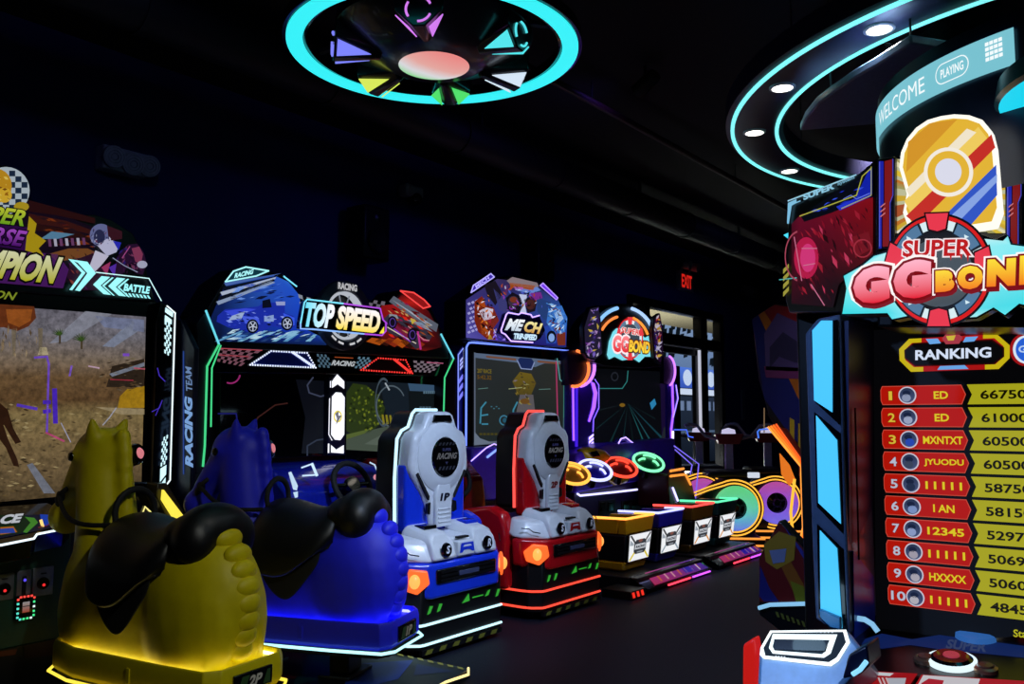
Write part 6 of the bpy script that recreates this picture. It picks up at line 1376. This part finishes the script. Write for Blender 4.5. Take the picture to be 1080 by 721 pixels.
# rows
names = ['ED', 'ED', 'MXNTXT', 'JYUODU', 'I I I I I', 'I AN', '12345', 'I I I I I', 'HXXXX', 'I I I I I']
scores = ['667500', '610000', '605000', '605000', '587500', '581500', '529700', '506900', '506000', '484500']
# row corners measured on the first and the last row
def rowpt(i, u, v):
    """i row, u along the row (0 = left end, 1 = x of the score panel's right end), v 0 bottom .. 1 top"""
    TL, TR_, BL, BR = at(928.5, 407.2, 'X', KX-0.004), at(1090, 402.0, 'X', KX-0.004), at(937.5, 639.5, 'X', KX-0.004), at(1092, 657.5, 'X', KX-0.004)
    h = (TL.z-BL.z)/10.0
    y = TL.y+(-TL.y+TR_.y)*u; z = TL.z-h*i-h*(1-v)*0.87
    return Vector((KX-0.004, y, z))
RW = None
for i in range(10):
    q = Print(lambda u, v, i=i: rowpt(i, u, v), (-1, 0, 0))
    RW = p
    def put(q):
        n = len(p.v); p.v += q.v; p.c += q.c; p.f += [tuple(n+k for k in f) for f in q.f]
    L = 0.552
    q.poly([(0.012, 0.0), (0.0, 0.22), (0.0, 0.78), (0.012, 1.0), (L, 1.0), (L+0.028, 0.5), (L, 0.0)], '#c84a3a', 1)
    q.poly([(0.016, 0.04), (0.005, 0.24), (0.005, 0.76), (0.016, 0.96), (L-0.003, 0.96), (L+0.022, 0.5), (L-0.003, 0.04)], '#b01408', 2)
    q.poly([(L+0.036, 1.0), (1.03, 1.0), (1.03, 0.0), (L+0.036, 0.0), (L+0.066, 0.5)], '#a8a41c', 1, None)
    num = str(i+1)
    w_ = 0.05 if num != '10' else 0.1
    x0 = 0.05 if num != '1' else 0.06
    if num == '10': x0 = 0.025
    q.otext(num, (x0, 0.25), (x0+(w_ if num != '1' else 0.025), 0.25), (x0, 0.72), '#d8b838' if i < 3 else '#b8bcd0', '#501008', 3, bold=0.02, out=0.02)
    cx_ = 0.19
    ry_, rx_ = 0.45, 0.45*0.0623/0.36*0.87
    rx_ = 0.062
    q.ell(cx_, 0.5, rx_, ry_, '#c4c4d4', 3, 24); q.ell(cx_, 0.5, rx_*0.86, ry_*0.86, '#26324e', 4, 24, hx2='#46527a'); q.ell(cx_+0.006*((i % 3)-1), 0.36, rx_*0.5, ry_*0.45, ['#8a94b0', '#9aa4c0', '#2a48b0', '#3a445c', '#24304c', '#7a90c0', '#8a9ac4', '#a09aa8', '#a8a4b0', '#b0aeb8'][i], 5, 16); q.ell(cx_-0.004, 0.62, rx_*0.45, ry_*0.3, '#1a2440', 5, 14)
    nmx = names[i]; nw = {'ED': 0.095, 'I AN': 0.14}.get(nmx, 0.24 if len(nmx) < 6 or ' ' in nmx else 0.262)
    xe = 0.548 if nmx in ('MXNTXT', 'JYUODU') else 0.53 if nmx not in ('ED', 'I AN') else 0.465+0.01*(i == 5)
    q.text(nmx, (xe-nw, 0.29), (xe, 0.29), (xe-nw, 0.68), '#dcc820', 4, bold=0.025)
    q.text(scores[i], (0.672, 0.25), (1.015, 0.25), (0.672, 0.7), '#161204', 3, bold=0.025)
    q.line([(L+0.036, 0.985), (1.03, 0.985)], 0.03, '#cfcc50', 2) if False else None
    put(q)
p.text('Start', (1069, 671), (1092, 673), (1069, 663), '#b8b418', 3, bold=0.02)
p.poly([(914, 460), (920, 460), (920, 463), (914, 463)], '#5a1018', 1) if False else None
p.build('screen', 0.95, kk)
# screen surround: blue inner cheek and dark red strip
MB().slab([at(895, 338, 'X', 2.62), at(922, 342, 'X', KX), at(922, 690, 'X', KX), at(896, 672, 'X', 2.62)], (0, 0.02, 0)).build('inner_cheek', pm('cheek_navy', '#0c1c50', 0.35), kk)
MB().slab([at(897, 580, 'X', 2.64), at(918, 606, 'X', 2.85), at(920, 655, 'X', 2.85), at(898, 672, 'X', 2.64)], (-0.012, -0.012, 0)).build('blue_flash', pm('cheek_blue', '#1438c0', 0.3), kk)
tube('red_strip', [at(902, 430, 'X', 2.66), at(906, 590, 'X', 2.68)], 0.003, pm('strip_red', '#40141a', 0.4), kk)
# cyan light pillar
PXx = 2.6
pil = [(849, 352), (862, 336), (886, 331), (890, 480), (897, 668), (884, 668), (860, 652), (856, 560)]
MB().slab([at(x, y, 'X', PXx) for x, y in pil], (0.28, 0, 0)).build('pillar', pm('pillar_slate', '#4a5a78', 0.3, coat=0.3), kk, bevel=0.006)
MB().slab([at(x, y, 'X', PXx-0.002) for x, y in ((856, 350), (865, 340), (884, 337), (886, 448), (860, 424))], (-0.004, 0, 0)).build('panel_frame', GLOSS, kk)
MB().slab([at(x, y, 'X', PXx-0.002) for x, y in ((859, 434), (886, 456), (889, 562), (862, 534))], (-0.004, 0, 0)).build('panel_frame', GLOSS, kk)
MB().slab([at(x, y, 'X', PXx-0.002) for x, y in ((862, 552), (889, 578), (893, 664), (877, 664), (864, 650))], (-0.004, 0, 0)).build('panel_frame', GLOSS, kk)
PLB = em('pillar_cyan', '#46bcf4', 1.1)
for P in (((857, 348.5), (866.5, 338), (878, 338), (878, 434.5), (859, 422)), ((861, 438), (883, 464), (887, 552), (863.5, 530)), ((865, 559), (883, 578), (888.5, 662), (878, 660), (866, 648))):
    MB().slab([at(x, y, 'X', PXx-0.008) for x, y in P], (-0.004, 0, 0)).build('light_panel', PLB, kk)
MB().slab([at(x, y, 'X', PXx-0.014) for x, y in ((866, 641), (888, 650), (888.5, 662), (878, 660), (867, 650))], (-0.02, 0, 0)).build('panel_lip', pm('lip_steel', '#4a90b8', 0.3), kk, bevel=0.003)
# lower side wing with stripes and a light bar
wg = [(800, 612), (800, 588), (822, 548), (862, 592), (864, 664), (826, 668), (800, 648)]
MB().slab([at(x, y, 'X', 3.0) for x, y in wg], (0.06, 0, 0)).build('side_wing', KB, kk, bevel=0.006)
p = Print(pixX(2.996), (-1, 0, 0))
p.poly([(801, 590), (822, 550), (861, 593), (862, 640), (801, 634)], '#5a1010', 1); p.poly([(822, 550), (828, 556), (862, 612), (862, 600), (830, 558)], '#2a2a78', 2); p.poly([(802, 596), (812, 620), (822, 634), (806, 634), (801, 628)], '#1c1c60', 2); p.poly([(812, 572), (820, 566), (858, 634), (842, 634)], '#7a4410', 2)
p.poly([(806, 574), (822, 560), (840, 566), (838, 590), (820, 600), (808, 592)], '#8a6a1c', 3); p.poly([(812, 580), (830, 578), (828, 592), (816, 594)], '#6a7090', 4)
p.poly([(834, 612), (848, 618), (854, 634), (840, 634)], '#6a6a14', 3)
for k in range(8): p.poly([(818+k*5.5, 644+k*2), (821+k*5.5, 645+k*2), (823+k*5.5, 651+k*2), (820+k*5.5, 650+k*2)], '#5a5a22', 3)
p.build('wing_print', 0, kk)
tube('wing_light', [at(x, y, 'X', 2.985) for x, y in ((800, 641), (812, 637.5), (862, 636))], 0.007, em('wing_light_blue', '#8ac4ea', 0.9), kk)
tube('cheek_light', [at(x, y, 'X', 2.66) for x, y in ((899, 651), (912, 653), (920, 658), (926, 666))], 0.008, em('wing_light_blue', '#8ac4ea', 0.9), kk)
# ---- light-framed pod at the lower left
PP = (Vector((2.42, 0.8, 0.8)), Vector((-0.85, 0, 0.52)).normalized()); PN = PP[1]
pod = [(800, 682), (811, 664), (893, 663), (914, 690), (910, 700), (889, 722), (889, 760), (796, 760)]
MB().slab([at(x, y, PP) for x, y in pod], -PN*0.2).build('light_pod', pm('pod_steel', '#8ab4e0', 0.3, coat=0.3), kk, bevel=0.012)
p = Print(lambda x, y: at(x, y, PP)+PN*0.004, PN)
oct1 = [(803, 683), (813, 665.5), (893, 664.5), (897, 678), (885, 697.5), (877, 703), (806, 695), (802, 691)]
p.poly(oct1, '#f2fbff', 1); p.poly([(806, 684), (815, 668), (890, 667), (893, 678), (883, 694), (875, 699), (808, 692)], '#081018', 2)
p.poly([(812, 684), (816, 669.5), (884, 670), (877, 690), (870, 694.5), (816, 690)], '#e8f8ff', 3); p.poly([(816, 683), (818, 675), (876, 676), (872, 688), (868, 691), (818, 687)], '#0a1620', 4)
for k in range(4): p.rect(819+k*3, 692.5+k*0.3, 820.6+k*3, 693.6+k*0.3, '#a8b4c0', 5); p.rect(866+k*4, 667.6, 868+k*4, 668.6, '#a8b4c0', 5)
p.build('pod_light_frame', 1.6, kk)
MB().slab([at(x, y, PP)+PN*0.01 for x, y in ((818, 676), (876, 677), (871, 688), (818, 686.5))], PN*0.004).build('pod_window', GLOSS, kk)
MB().slab([at(x, y, 'X', 2.36) for x, y in ((895, 690), (914, 680), (917, 702), (906, 712), (888, 716))], (0.12, 0, 0)).build('pod_wing', NAVY, kk, bevel=0.006)
tube('pod_wing_light', [at(x, y, 'X', 2.35) for x, y in ((899, 711), (907, 706), (914, 697))], 0.006, em('pod_line', '#8ad4f8', 1.1), kk)
lamp('pod_glow', 'POINT', at(845, 672, PP)+PN*0.1, (0.45, 0.75, 1.0), 0.25, kk, shadow_soft_size=0.05)
MB().slab([at(x, y, 'X', 2.45) for x, y in ((783, 680), (795, 672), (798, 690), (797, 770), (782, 770))], (0.05, 0, 0)).build('red_post', em('red_lit_post', '#d81c14', 0.7), kk, bevel=0.008)
# ---- button deck, tilted, with a sloped printed front
DKP = (Vector((2.6, 0.5, 0.80)), Vector((-0.05, 0, 0.28)).normalized()); DN = DKP[1]
def dkz(x): return 0.80+(x-2.6)*0.05/0.28-0.0006
MB().taper([(2.6, 0.80, 0.66), (2.89, 0.86, 0.66), (2.89, 0.08, 0.66), (2.6, 0.08, 0.66)], [(2.6, 0.74, dkz(2.6)), (2.89, 0.86, dkz(2.89)), (2.89, 0.08, dkz(2.89)), (2.6, 0.08, dkz(2.6))]).build('button_deck', pm('deck_satin', '#07070a', 0.3), kk, bevel=0.004)
bq = at(1004, 699, DKP)
bt = MB().lathe([(0.001, 0.0), (0.062, 0.0), (0.064, 0.012), (0.052, 0.016)], bq, DN, 40).build('main_button', em('button_white', '#dff4fa', 1.1), kk, smooth=True)
MB().lathe([(0.056, 0.014), (0.046, 0.022), (0.001, 0.024)], bq, DN, 32).build('button_cap', GLOSS, bt, smooth=True)
MB().lathe([(0.022, 0.022), (0.02, 0.027), (0.001, 0.028)], bq, DN, 24).build('button_centre', em('button_red', '#c04050', 0.6), bt, smooth=True)
for px_, py_ in ((976, 697), (1040, 707)):
    q = at(px_, py_, DKP)
    s_ = MB().lathe([(0.030, 0.0), (0.030, 0.01), (0.022, 0.014)], q, DN, 28).build('small_button', pm('brass_ring', '#b89070', 0.3, metal=0.8), kk, smooth=True)
    MB().lathe([(0.020, 0.01), (0.018, 0.018), (0.001, 0.02)], q, DN, 24).build('button_centre', pm('button_brown', '#6a4030', 0.3), s_, smooth=True)
q = at(1030, 671, DKP)
MB().lathe([(0.06, 0.0), (0.057, 0.016), (0.045, 0.021), (0.001, 0.022)], q, DN, 32).build('blue_dome', em('dome_blue', '#3a78c8', 0.5), kk, smooth=True)
p = Print(lambda x, y: at(x, y, DKP), DN, 0.0006)
p.poly([(905, 676), (930, 668), (962, 674), (1000, 668), (1085, 672), (1085, 694), (1046, 690), (1000, 686), (960, 680), (930, 684), (912, 682)], '#14307c', 1)
p.text('SUPER', (997, 684), (1040, 688), (1000, 674), '#46588c', 2, bold=0.04)
p.build('deck_print', 0.4, kk)
FN = Vector((-0.55, 0, 0.8)).normalized(); FP = (Vector((2.6, 0.5, 0.80)), FN)
MB().slab([(2.6, 0.74, 0.80), (2.6, 0.08, 0.80), (2.42, 0.08, 0.676), (2.42, 0.66, 0.676)], (0.05, 0, -0.05)).build('deck_front', GLOSS, kk, bevel=0.004)
p = Print(lambda x, y: at(x, y, FP)+FN*0.002, FN)
p.poly([(906, 724), (915, 708), (968, 711), (952, 735), (906, 735)], '#b81820', 1); p.poly([(958, 735), (972, 712), (1085, 719), (1085, 740)], '#c41c24', 1); p.poly([(974, 713), (1034, 717), (1026, 740), (962, 735)], '#ece8ee', 2); p.poly([(920, 709.5), (943, 711), (939, 714), (922, 713)], '#e8eef4', 2); p.poly([(936, 716), (956, 716), (952, 735), (944, 735)], '#c8ccd8', 2)
for k in range(3): p.poly([(926+k*4, 716), (928+k*4, 716), (936+k*4, 735), (934+k*4, 735)], '#e8c8cc', 3)
p.poly([(972, 722), (980, 717), (996, 719), (992, 730), (972, 730)], '#c82030', 3)
p.build('deck_front_print', 0.6, kk)

# ---- upper marquee
MX = 2.62
MB().slab([at(x, y, 'X', MX) for x, y in ((925, 168), (1092, 158), (1100, 345), (925, 345))], (0.3, 0, 0)).build('marquee_box', KB, kk, bevel=0.008)
p = Print(pixX(MX-0.004), (-1, 0, 0))
p.poly([(943, 168), (1066, 164), (1066, 244), (943, 246)], '#c8c8a0', 1)
random.seed(11)
for k in range(46):
    t = 2*PI*k/46+random.uniform(-0.05, 0.05); c = random.choice(['#f0e8b8', '#e8c838', '#c87828', '#fff6e0', '#d8b030', '#b0542a', '#a8a060'])
    def clampq(r_, t_):
        x, y = 1002+r_*math.cos(t_), 208+r_*0.8*math.sin(t_); return (min(1066, max(943, x)), min(246, max(165, y)))
    p.poly([clampq(20, t), clampq(90, t-0.05), clampq(90, t+0.05)], c, 2)
p.build('burst_print', 0.85, kk)
# red and blue framed columns
for x0, x1 in ((925, 944), (1060, 1079)):
    col_ = MB().slab([at(x, y, 'X', MX-0.03) for x, y in ((x0, 168), (x1, 165), (x1, 262), (x0, 264))], (0.06, 0, 0)).build('column', KB, kk, bevel=0.003)
    p = Print(pixX(MX-0.034), (-1, 0, 0))
    p.poly([(x0+2, 170), (x0+7, 170), (x0+7, 214), (x0+5, 218), (x0+5, 262), (x0+2, 262)], '#1c24b8', 1); p.line([(x0+3, 171), (x0+3, 260)], 0.8, '#6a70e8', 2)
    p.poly([(x0+8, 170), (x1-3, 168), (x1-3, 208), (x1-6, 214), (x1-6, 260), (x0+6, 260), (x0+6, 220), (x0+8, 216)], '#8a1218', 1); p.line([(x1-2, 168), (x1-2, 206), (x1-5, 214), (x1-5, 262)], 0.9, '#4a50d8', 2)
    for k in range(3): p.poly([(x0+4, 218+k*5), (x0+9, 214+k*5), (x0+9, 215.5+k*5), (x0+4, 219.5+k*5)], '#e08088', 3)
    p.build('column_print', 0.75, col_)
# plain stand-in for the lit cut-out board: white rim, yellow, red and blue fields
EX = MX-0.14
eo = [(948, 176), (950, 160), (956, 146), (966, 134), (978, 126), (992, 122), (1006, 120), (1022, 121), (1036, 126), (1046, 138), (1050, 154), (1052, 176), (1054, 200), (1056, 222), (1050, 238), (1000, 246), (958, 240), (952, 224), (956, 204)]
eb_ = MB().slab([at(x, y, 'X', EX) for x, y in eo], (0.05, 0, 0)).build('cutout_board', em('board_white_rim', '#fbf6ea', 1.1), kk, bevel=0.004)
p = Print(pixX(EX-0.003), (-1, 0, 0))
cxm, cym = 1001, 182
def ins(P, k): return [(cxm+(x-cxm)*k, cym+(y-cym)*k) for x, y in P]
p.poly(ins(eo, 0.92), '#e8b838', 1)
for P, c, L in (([(954, 212), (1032, 134), (1046, 152), (966, 234)], '#f4d060', 2), ([(956, 228), (1046, 142), (1050, 156), (968, 238)], '#c83028', 3), ([(984, 240), (1051, 174), (1052, 206), (1022, 240)], '#3458c8', 3),
                ([(958, 150), (982, 130), (1010, 126), (956, 182)], '#d8982c', 2), ([(990, 240), (1052, 184), (1052, 192), (1006, 240)], '#8aa8e8', 4), ([(956, 200), (1020, 136), (1030, 140), (960, 208)], '#f6ead0', 3)): p.poly(P, c, L)
p.ell(1001, 182, 26, 26, '#f8f0e4', 5, 40); p.ell(1001, 182, 22, 22, '#e8b838', 6, 40); p.ell(1001, 182, 14, 14, '#dfe0f0', 7, 32)
p.build('board_print', 0.95, eb_)
# ---- logo: cyan bolt panel, roundel, lettering
LX = MX-0.2
bolt = [(887, 332), (892, 304), (888, 290), (908, 278), (920, 268), (938, 262), (960, 250), (990, 240), (1020, 242), (1050, 252), (1062, 246), (1066, 256), (1110, 262), (1110, 330), (1075, 322), (1060, 334), (1048, 326), (1030, 336), (1000, 338), (962, 334), (942, 338), (938, 332)]
bo_ = MB().slab([at(x, y, 'X', LX) for x, y in bolt], (0.06, 0, 0)).build('logo_board', KB, kk, bevel=0.003)
p = Print(pixX(LX-0.003), (-1, 0, 0))
p.poly([(888.5, 331), (893, 304), (890, 291), (910, 280), (922, 270), (940, 265), (968, 256), (1000, 250), (1040, 252), (1058, 254), (1063, 249), (1066, 258), (1110, 264), (1110, 328), (1075, 320), (1060, 332), (1048, 324), (1030, 334), (1000, 336), (962, 332), (941, 336.5), (936, 330)], ['#34d8e0', '#7aeef0', '#48dce8', '#a0f0f4', '#60e0ec', '#b8f4f8', '#d8f8fa', '#d0f4f8', '#c8f4f8', '#a8f0f4', '#7ae8f0', '#8aecf4', '#60e0ec', '#40d8e4', '#48dce8', '#60e4ec', '#50dce8', '#a8f0f4', '#c8f4f8', '#90ecf4', '#60e4f0', '#48dce8'], 1)
p.ell(991, 285, 57, 60, '#0a0a0e', 2, 56); p.ell(991, 285, 54.5, 57.5, '#d81c1c', 3, 56); p.ell(991, 285, 50, 53, '#d8eef4', 4, 56); p.ell(991, 285, 40, 43, '#14161c', 5, 56); p.ell(991, 288, 36, 36, '#45505a', 6, 48)
for t in (-92, 90, -12, 196):
    t = math.radians(t); c_, s_ = math.cos(t), math.sin(t)
    def q(r_, w_): return (991+55*(c_*r_-s_*w_), 285+58*(s_*r_+c_*w_))
    p.poly([q(1.05, -0.25), q(1.05, 0.25), q(0.72, 0.19), q(0.66, 0.0), q(0.72, -0.19)], '#14060a', 7); p.poly([q(1.02, -0.215), q(1.02, 0.215), q(0.74, 0.155), q(0.70, 0.0), q(0.74, -0.155)], '#e8384c', 8)
for t in (-135, -48, 132, 46): p.ell(991, 285, 51, 54, '#14202c', 7, 8, 0.74, t-21, t+21); p.ell(991, 285, 49.5, 52.5, '#52789c', 8, 8, 0.79, t-18, t+18); p.poly([(991+44*math.cos(math.radians(t))-2.5, 285+47*math.sin(math.radians(t))-2), (991+44*math.cos(math.radians(t))+2.5, 285+47*math.sin(math.radians(t))+0.5), (991+44*math.cos(math.radians(t))-2, 285+47*math.sin(math.radians(t))+2.5)], '#d8f0f8', 9)
p.build('logo_print', 1.0, bo_)
p = Print(pixX(LX-0.022), (-1, 0, 0))
p.text('SUPER', (952, 271), (1025, 270), (953, 253.5), '#f0e4e8', 1, bold=0.09, base=('SUPER', 0.03, 0.0, 1.0)); p.text('SUPER', (952, 271), (1025, 270), (953, 253.5), '#b81818', 2, bold=0.03)
for x, L_ in ((957, 4), (969, 3), (984, 5), (1003, 4), (1021, 6), (1014, 3)): p.poly([(x-1.6, 268), (x+1.6, 268), (x, 271+L_)], '#b81818', 2)
def big(t, ll, lr, ul, hx, hx2, dk, bold, L=3):
    p.text(t, ll, lr, ul, '#fff4f2', L, bold=bold+0.115, base=(t, bold, 0.0, 1.0))
    d = lambda q_: (q_[0]+1.6, q_[1]+3.2)
    p.text(t, d(ll), d(lr), d(ul), '#7a0c14', L+1, bold=bold+0.06, base=(t, bold, 0.0, 1.0)); p.text(t, ll, lr, ul, '#7a0c14', L+1, bold=bold+0.06, base=(t, bold, 0.0, 1.0))
    p.text(t, ll, lr, ul, hx, L+2, bold=bold, hx2=hx2)
big('G', (900.5, 322.5), (939, 318), (901, 284), '#ffb4c8', '#e00c24', None, 0.085)
big('G', (943, 317), (983, 313.5), (944, 277), '#ffb4c8', '#e00c24', None, 0.085, 6)
big('B', (988, 309), (1008, 307.5), (988, 286.5), '#f8d83a', '#f07818', None, 0.085, 9)
big('O', (1011, 306.5), (1038, 305), (1011, 282), '#f8dc38', '#f07818', None, 0.085, 9)
big('N', (1042, 303.5), (1072, 302), (1043, 275), '#f8dc38', '#f07818', None, 0.085, 12)
big('D', (1076, 301.5), (1108, 300), (1077, 271), '#f8dc38', '#f07818', None, 0.085, 12)
p.build('logo_lettering', 1.05, bo_)
# ---- angled left wing of the marquee
WP0 = at(926, 240, 'X', MX+0.02); wd_ = Vector((0.574, 0.819, 0)); WN = Vector((-0.819, 0.574, 0))
WP = (WP0, WN)
wq = [(925, 166), (925, 300), (895, 330), (832, 330), (828, 316), (832, 210), (905, 183)]
MB().slab([at(x, y, WP) for x, y in wq], -WN*0.12).build('marquee_wing', KB, kk, bevel=0.006)
p = Print(lambda x, y: at(x, y, WP)+WN*0.003, WN)
p.poly([(836, 236), (846, 226), (922, 208), (922, 268), (886, 300), (880, 324), (836, 320)], ['#4a0a20', '#6a0c28', '#8a0c18', '#5a0a10', '#200608', '#1a0508', '#2a0610'], 1)
p.ell(852, 272, 13, 22, '#c01c4c', 2, 24); p.ell(854, 272, 8, 15, '#e03a80', 3, 20); p.ell(846, 270, 16, 27, '#b04a60', 4, 24, 0.93, 100, 260)
for a_, b_ in (((840, 250), (848, 296)), ((858, 300), (872, 322)), ((848, 262), (864, 262)), ((850, 280), (862, 278))): p.line([a_, b_], 1.0, '#d87a9a', 4)
p.poly([(900, 250), (918, 244), (922, 262), (904, 272)], '#7a1420', 2); p.ell(912, 262, 10, 10, '#a83040', 3, 18, 0.85)
p.poly([(846, 228), (922, 175), (922, 206), (880, 224), (850, 234)], '#060814', 2)
p.poly([(902, 214), (919, 178), (922, 177), (922, 205)], '#1424b0', 3); p.poly([(884, 218), (912, 206), (921, 202), (921, 207), (888, 222)], '#2438d8', 3); p.line([(846, 228), (906, 206), (912, 186), (921, 178)], 1.1, '#b8b848', 4); p.line([(921.5, 176), (921.5, 206), (890, 220)], 0.9, '#b8b848', 4); p.line([(892, 210), (900, 206), (906, 210), (920, 204)], 0.7, '#7a90f8', 4)
p.poly([(833, 214), (842, 210), (842, 214), (837, 217), (834, 236), (832, 236)], '#8ad0f4', 3); p.line([(833, 212), (905, 184.5)], 1.4, '#a8e0f8', 3); p.line([(840, 214.5), (846, 212)], 1.2, '#8ad0f4', 3)
p.text('SUPER', (850, 211.5), (883, 199), (849, 205.5), '#9ad8f4', 4, bold=0.05); p.text('System', (886, 197), (904, 189.5), (885.5, 192.5), '#78b0cc', 4, bold=0.04)
for k in range(4): p.poly([(828, 284+k*8), (834, 278+k*8), (834, 282.5+k*8), (828, 289+k*8)], '#a8a040', 3)
p.line([(824, 295), (842, 293)], 1.0, '#58c8c8', 3)
clutter(p, [(838, 240), (920, 214), (922, 264), (884, 298), (878, 322), (838, 318)], 90, ['#8a1028', '#3a0612', '#c83a5c', '#5a0a1c', '#24060c', '#a01c30'], 2, 4, 16, 60, 0.3, 1)
clutter(p, [(846, 226), (918, 184), (918, 204), (880, 222)], 16, ['#1a2ac0', '#0c1050', '#3a58e8'], 3, 4, 12, -25, 0.25, 2)
p.build('wing_print', 0.8, kk)
tube('side_arrow_light', [at(x, y, WP)-WN*0.05 for x, y in ((834, 239), (816, 247), (829, 256))], 0.009, em('arrow_cyan', '#4ad0f0', 1.0), kk)
# ---- drum with a lit welcome band on top
DC = Vector((3.22, 0.04, 0)); DR = 0.72
MB().lathe([(DR, 2.10), (DR, 2.56), (DR-0.03, 2.57), (DR-0.05, 2.3)], DC, (0, 0, 1), 96).build('drum', pm('drum_navy', '#0c1a34', 0.35), kk, smooth=True)
MB().lathe([(0.001, 2.5), (DR-0.04, 2.5)], DC, (0, 0, 1), 64).build('drum_top', KB, kk)
def drum_ang(x, y, z):
    q_ = at(x, y, 'Z', z); return math.atan2(q_.y-DC.y, q_.x-DC.x)
def px_of(P):
    d = P-CAM; return 540+FPX*d.dot(RT)/d.dot(FW)
def drum_px(px):
    """angle on the drum front that shows at photo column px"""
    best = min((math.pi*(0.5+k/4000*1.0) for k in range(4001)), key=lambda t: abs(px_of(Vector((DC.x+(DR+0.008)*math.cos(t), DC.y+(DR+0.008)*math.sin(t), 2.465)))-px)+(1000 if vis(t) < 0 else 0))
    return best
def vis(t):
    n_ = Vector((math.cos(t), math.sin(t), 0)); P = Vector((DC.x, DC.y, 2.465))+n_*DR; return n_.dot(CAM-P)
a_r = drum_px(1070)
def dq(u, v, r_=DR+0.008):
    """u metres along the drum rightwards from the left end, v height"""
    t = A_L + u/DR; return Vector((DC.x+r_*math.cos(t), DC.y+r_*math.sin(t), v))
A_L = drum_px(923)
if A_L < 0: A_L += 2*PI
if a_r < 0: a_r += 2*PI
LEN = (a_r-A_L)*DR
A_L -= 0.25; LEN += 0.25*DR
p = Print(dq, (0, 0, 1), 0.0)
N = 40; Z0, Z1 = 2.415, 2.515
for i in range(N):
    p.poly([(LEN*i/N, Z0), (LEN*(i+1)/N, Z0), (LEN*(i+1)/N, Z1), (LEN*i/N, Z1)], '#86d6e6', 0)
bandmesh = p.build('welcome_band', 0.8, kk)
p = Print(lambda u, v: dq(u, v, DR+0.0115), (0, 0, 1), 0.0)
def utext(t, u0, u1, z0, z1, bold=0.03):
    vs, fs = text_shape(t, bold); x0 = min(q[0] for q in vs); x1 = max(q[0] for q in vs); y0 = min(q[1] for q in vs); y1 = max(q[1] for q in vs)
    p._emit([p.pix(u0+(u1-u0)*(x-x0)/(x1-x0), z0+(z1-z0)*(y-y0)/(y1-y0)) for x, y in vs], fs, [lin('#f4fdff')]*len(vs), 0)
def U(px):
    t = drum_px(px); t = t+2*PI if t < 0 else t; return (t-A_L)*DR
utext('WELCOME', U(928.5), U(976), 2.44, 2.487, 0.0)
utext('PLAYING', U(993), U(1017), 2.452, 2.478, 0.02)
u0, u1 = U(988), U(1022)
cap = [(u0+0.012*(1-math.cos(t)), 2.465+0.026*math.sin(t)) for t in [PI/2+PI*k/8*0 for k in range(1)]]
loop = [(u0+0.025-0.025*math.cos(math.radians(a)), 2.465+0.028*math.sin(math.radians(a))) for a in range(-90, 91, 15)]+[(u1-0.025+0.025*math.cos(math.radians(a)), 2.465+0.028*math.sin(math.radians(a))) for a in range(90, -91, -15)]
for (xa, za), (xb, zb) in zip(loop, loop[1:]+loop[:1]):
    L_ = math.hypot(xb-xa, zb-za) or 1e-6; nx, nz = -(zb-za)/L_*0.0015, (xb-xa)/L_*0.0015
    p.poly([(xa+nx, za+nz), (xb+nx, zb+nz), (xb-nx, zb-nz), (xa-nx, za-nz)], '#f4fdff', 0)
for i in range(4):
    for j in range(4):
        uu = U(1042)+(U(1056)-U(1042))*i/3; p.poly([(uu-0.005, 2.447+j*0.014), (uu+0.005, 2.447+j*0.014), (uu+0.005, 2.457+j*0.014), (uu-0.005, 2.457+j*0.014)], '#f4fdff', 0)
p.build('welcome_lettering', 1.0, bandmesh)
# round cyan lamp in front of the drum
SL = Vector((2.55, -0.01, 2.30))
sa = MB().lathe([(0.001, 0.0), (0.325, 0.0)], SL, (0, 0, 1), 56).build('saucer_light', em('saucer_cyan', '#1cd2ee', 1.0), kk)
MB().lathe([(0.325, 0.0), (0.335, 0.01), (0.325, 0.06), (0.25, 0.09), (0.001, 0.1)], SL, (0, 0, 1), 56).build('saucer_rim', pm('saucer_teal', '#0c4a5c', 0.3), sa, smooth=True)
MB().tube([SL+Vector((0, 0, 0.08)), (2.75, 0.0, 2.42)], 0.03, 10).build('saucer_arm', KB, sa, smooth=True)
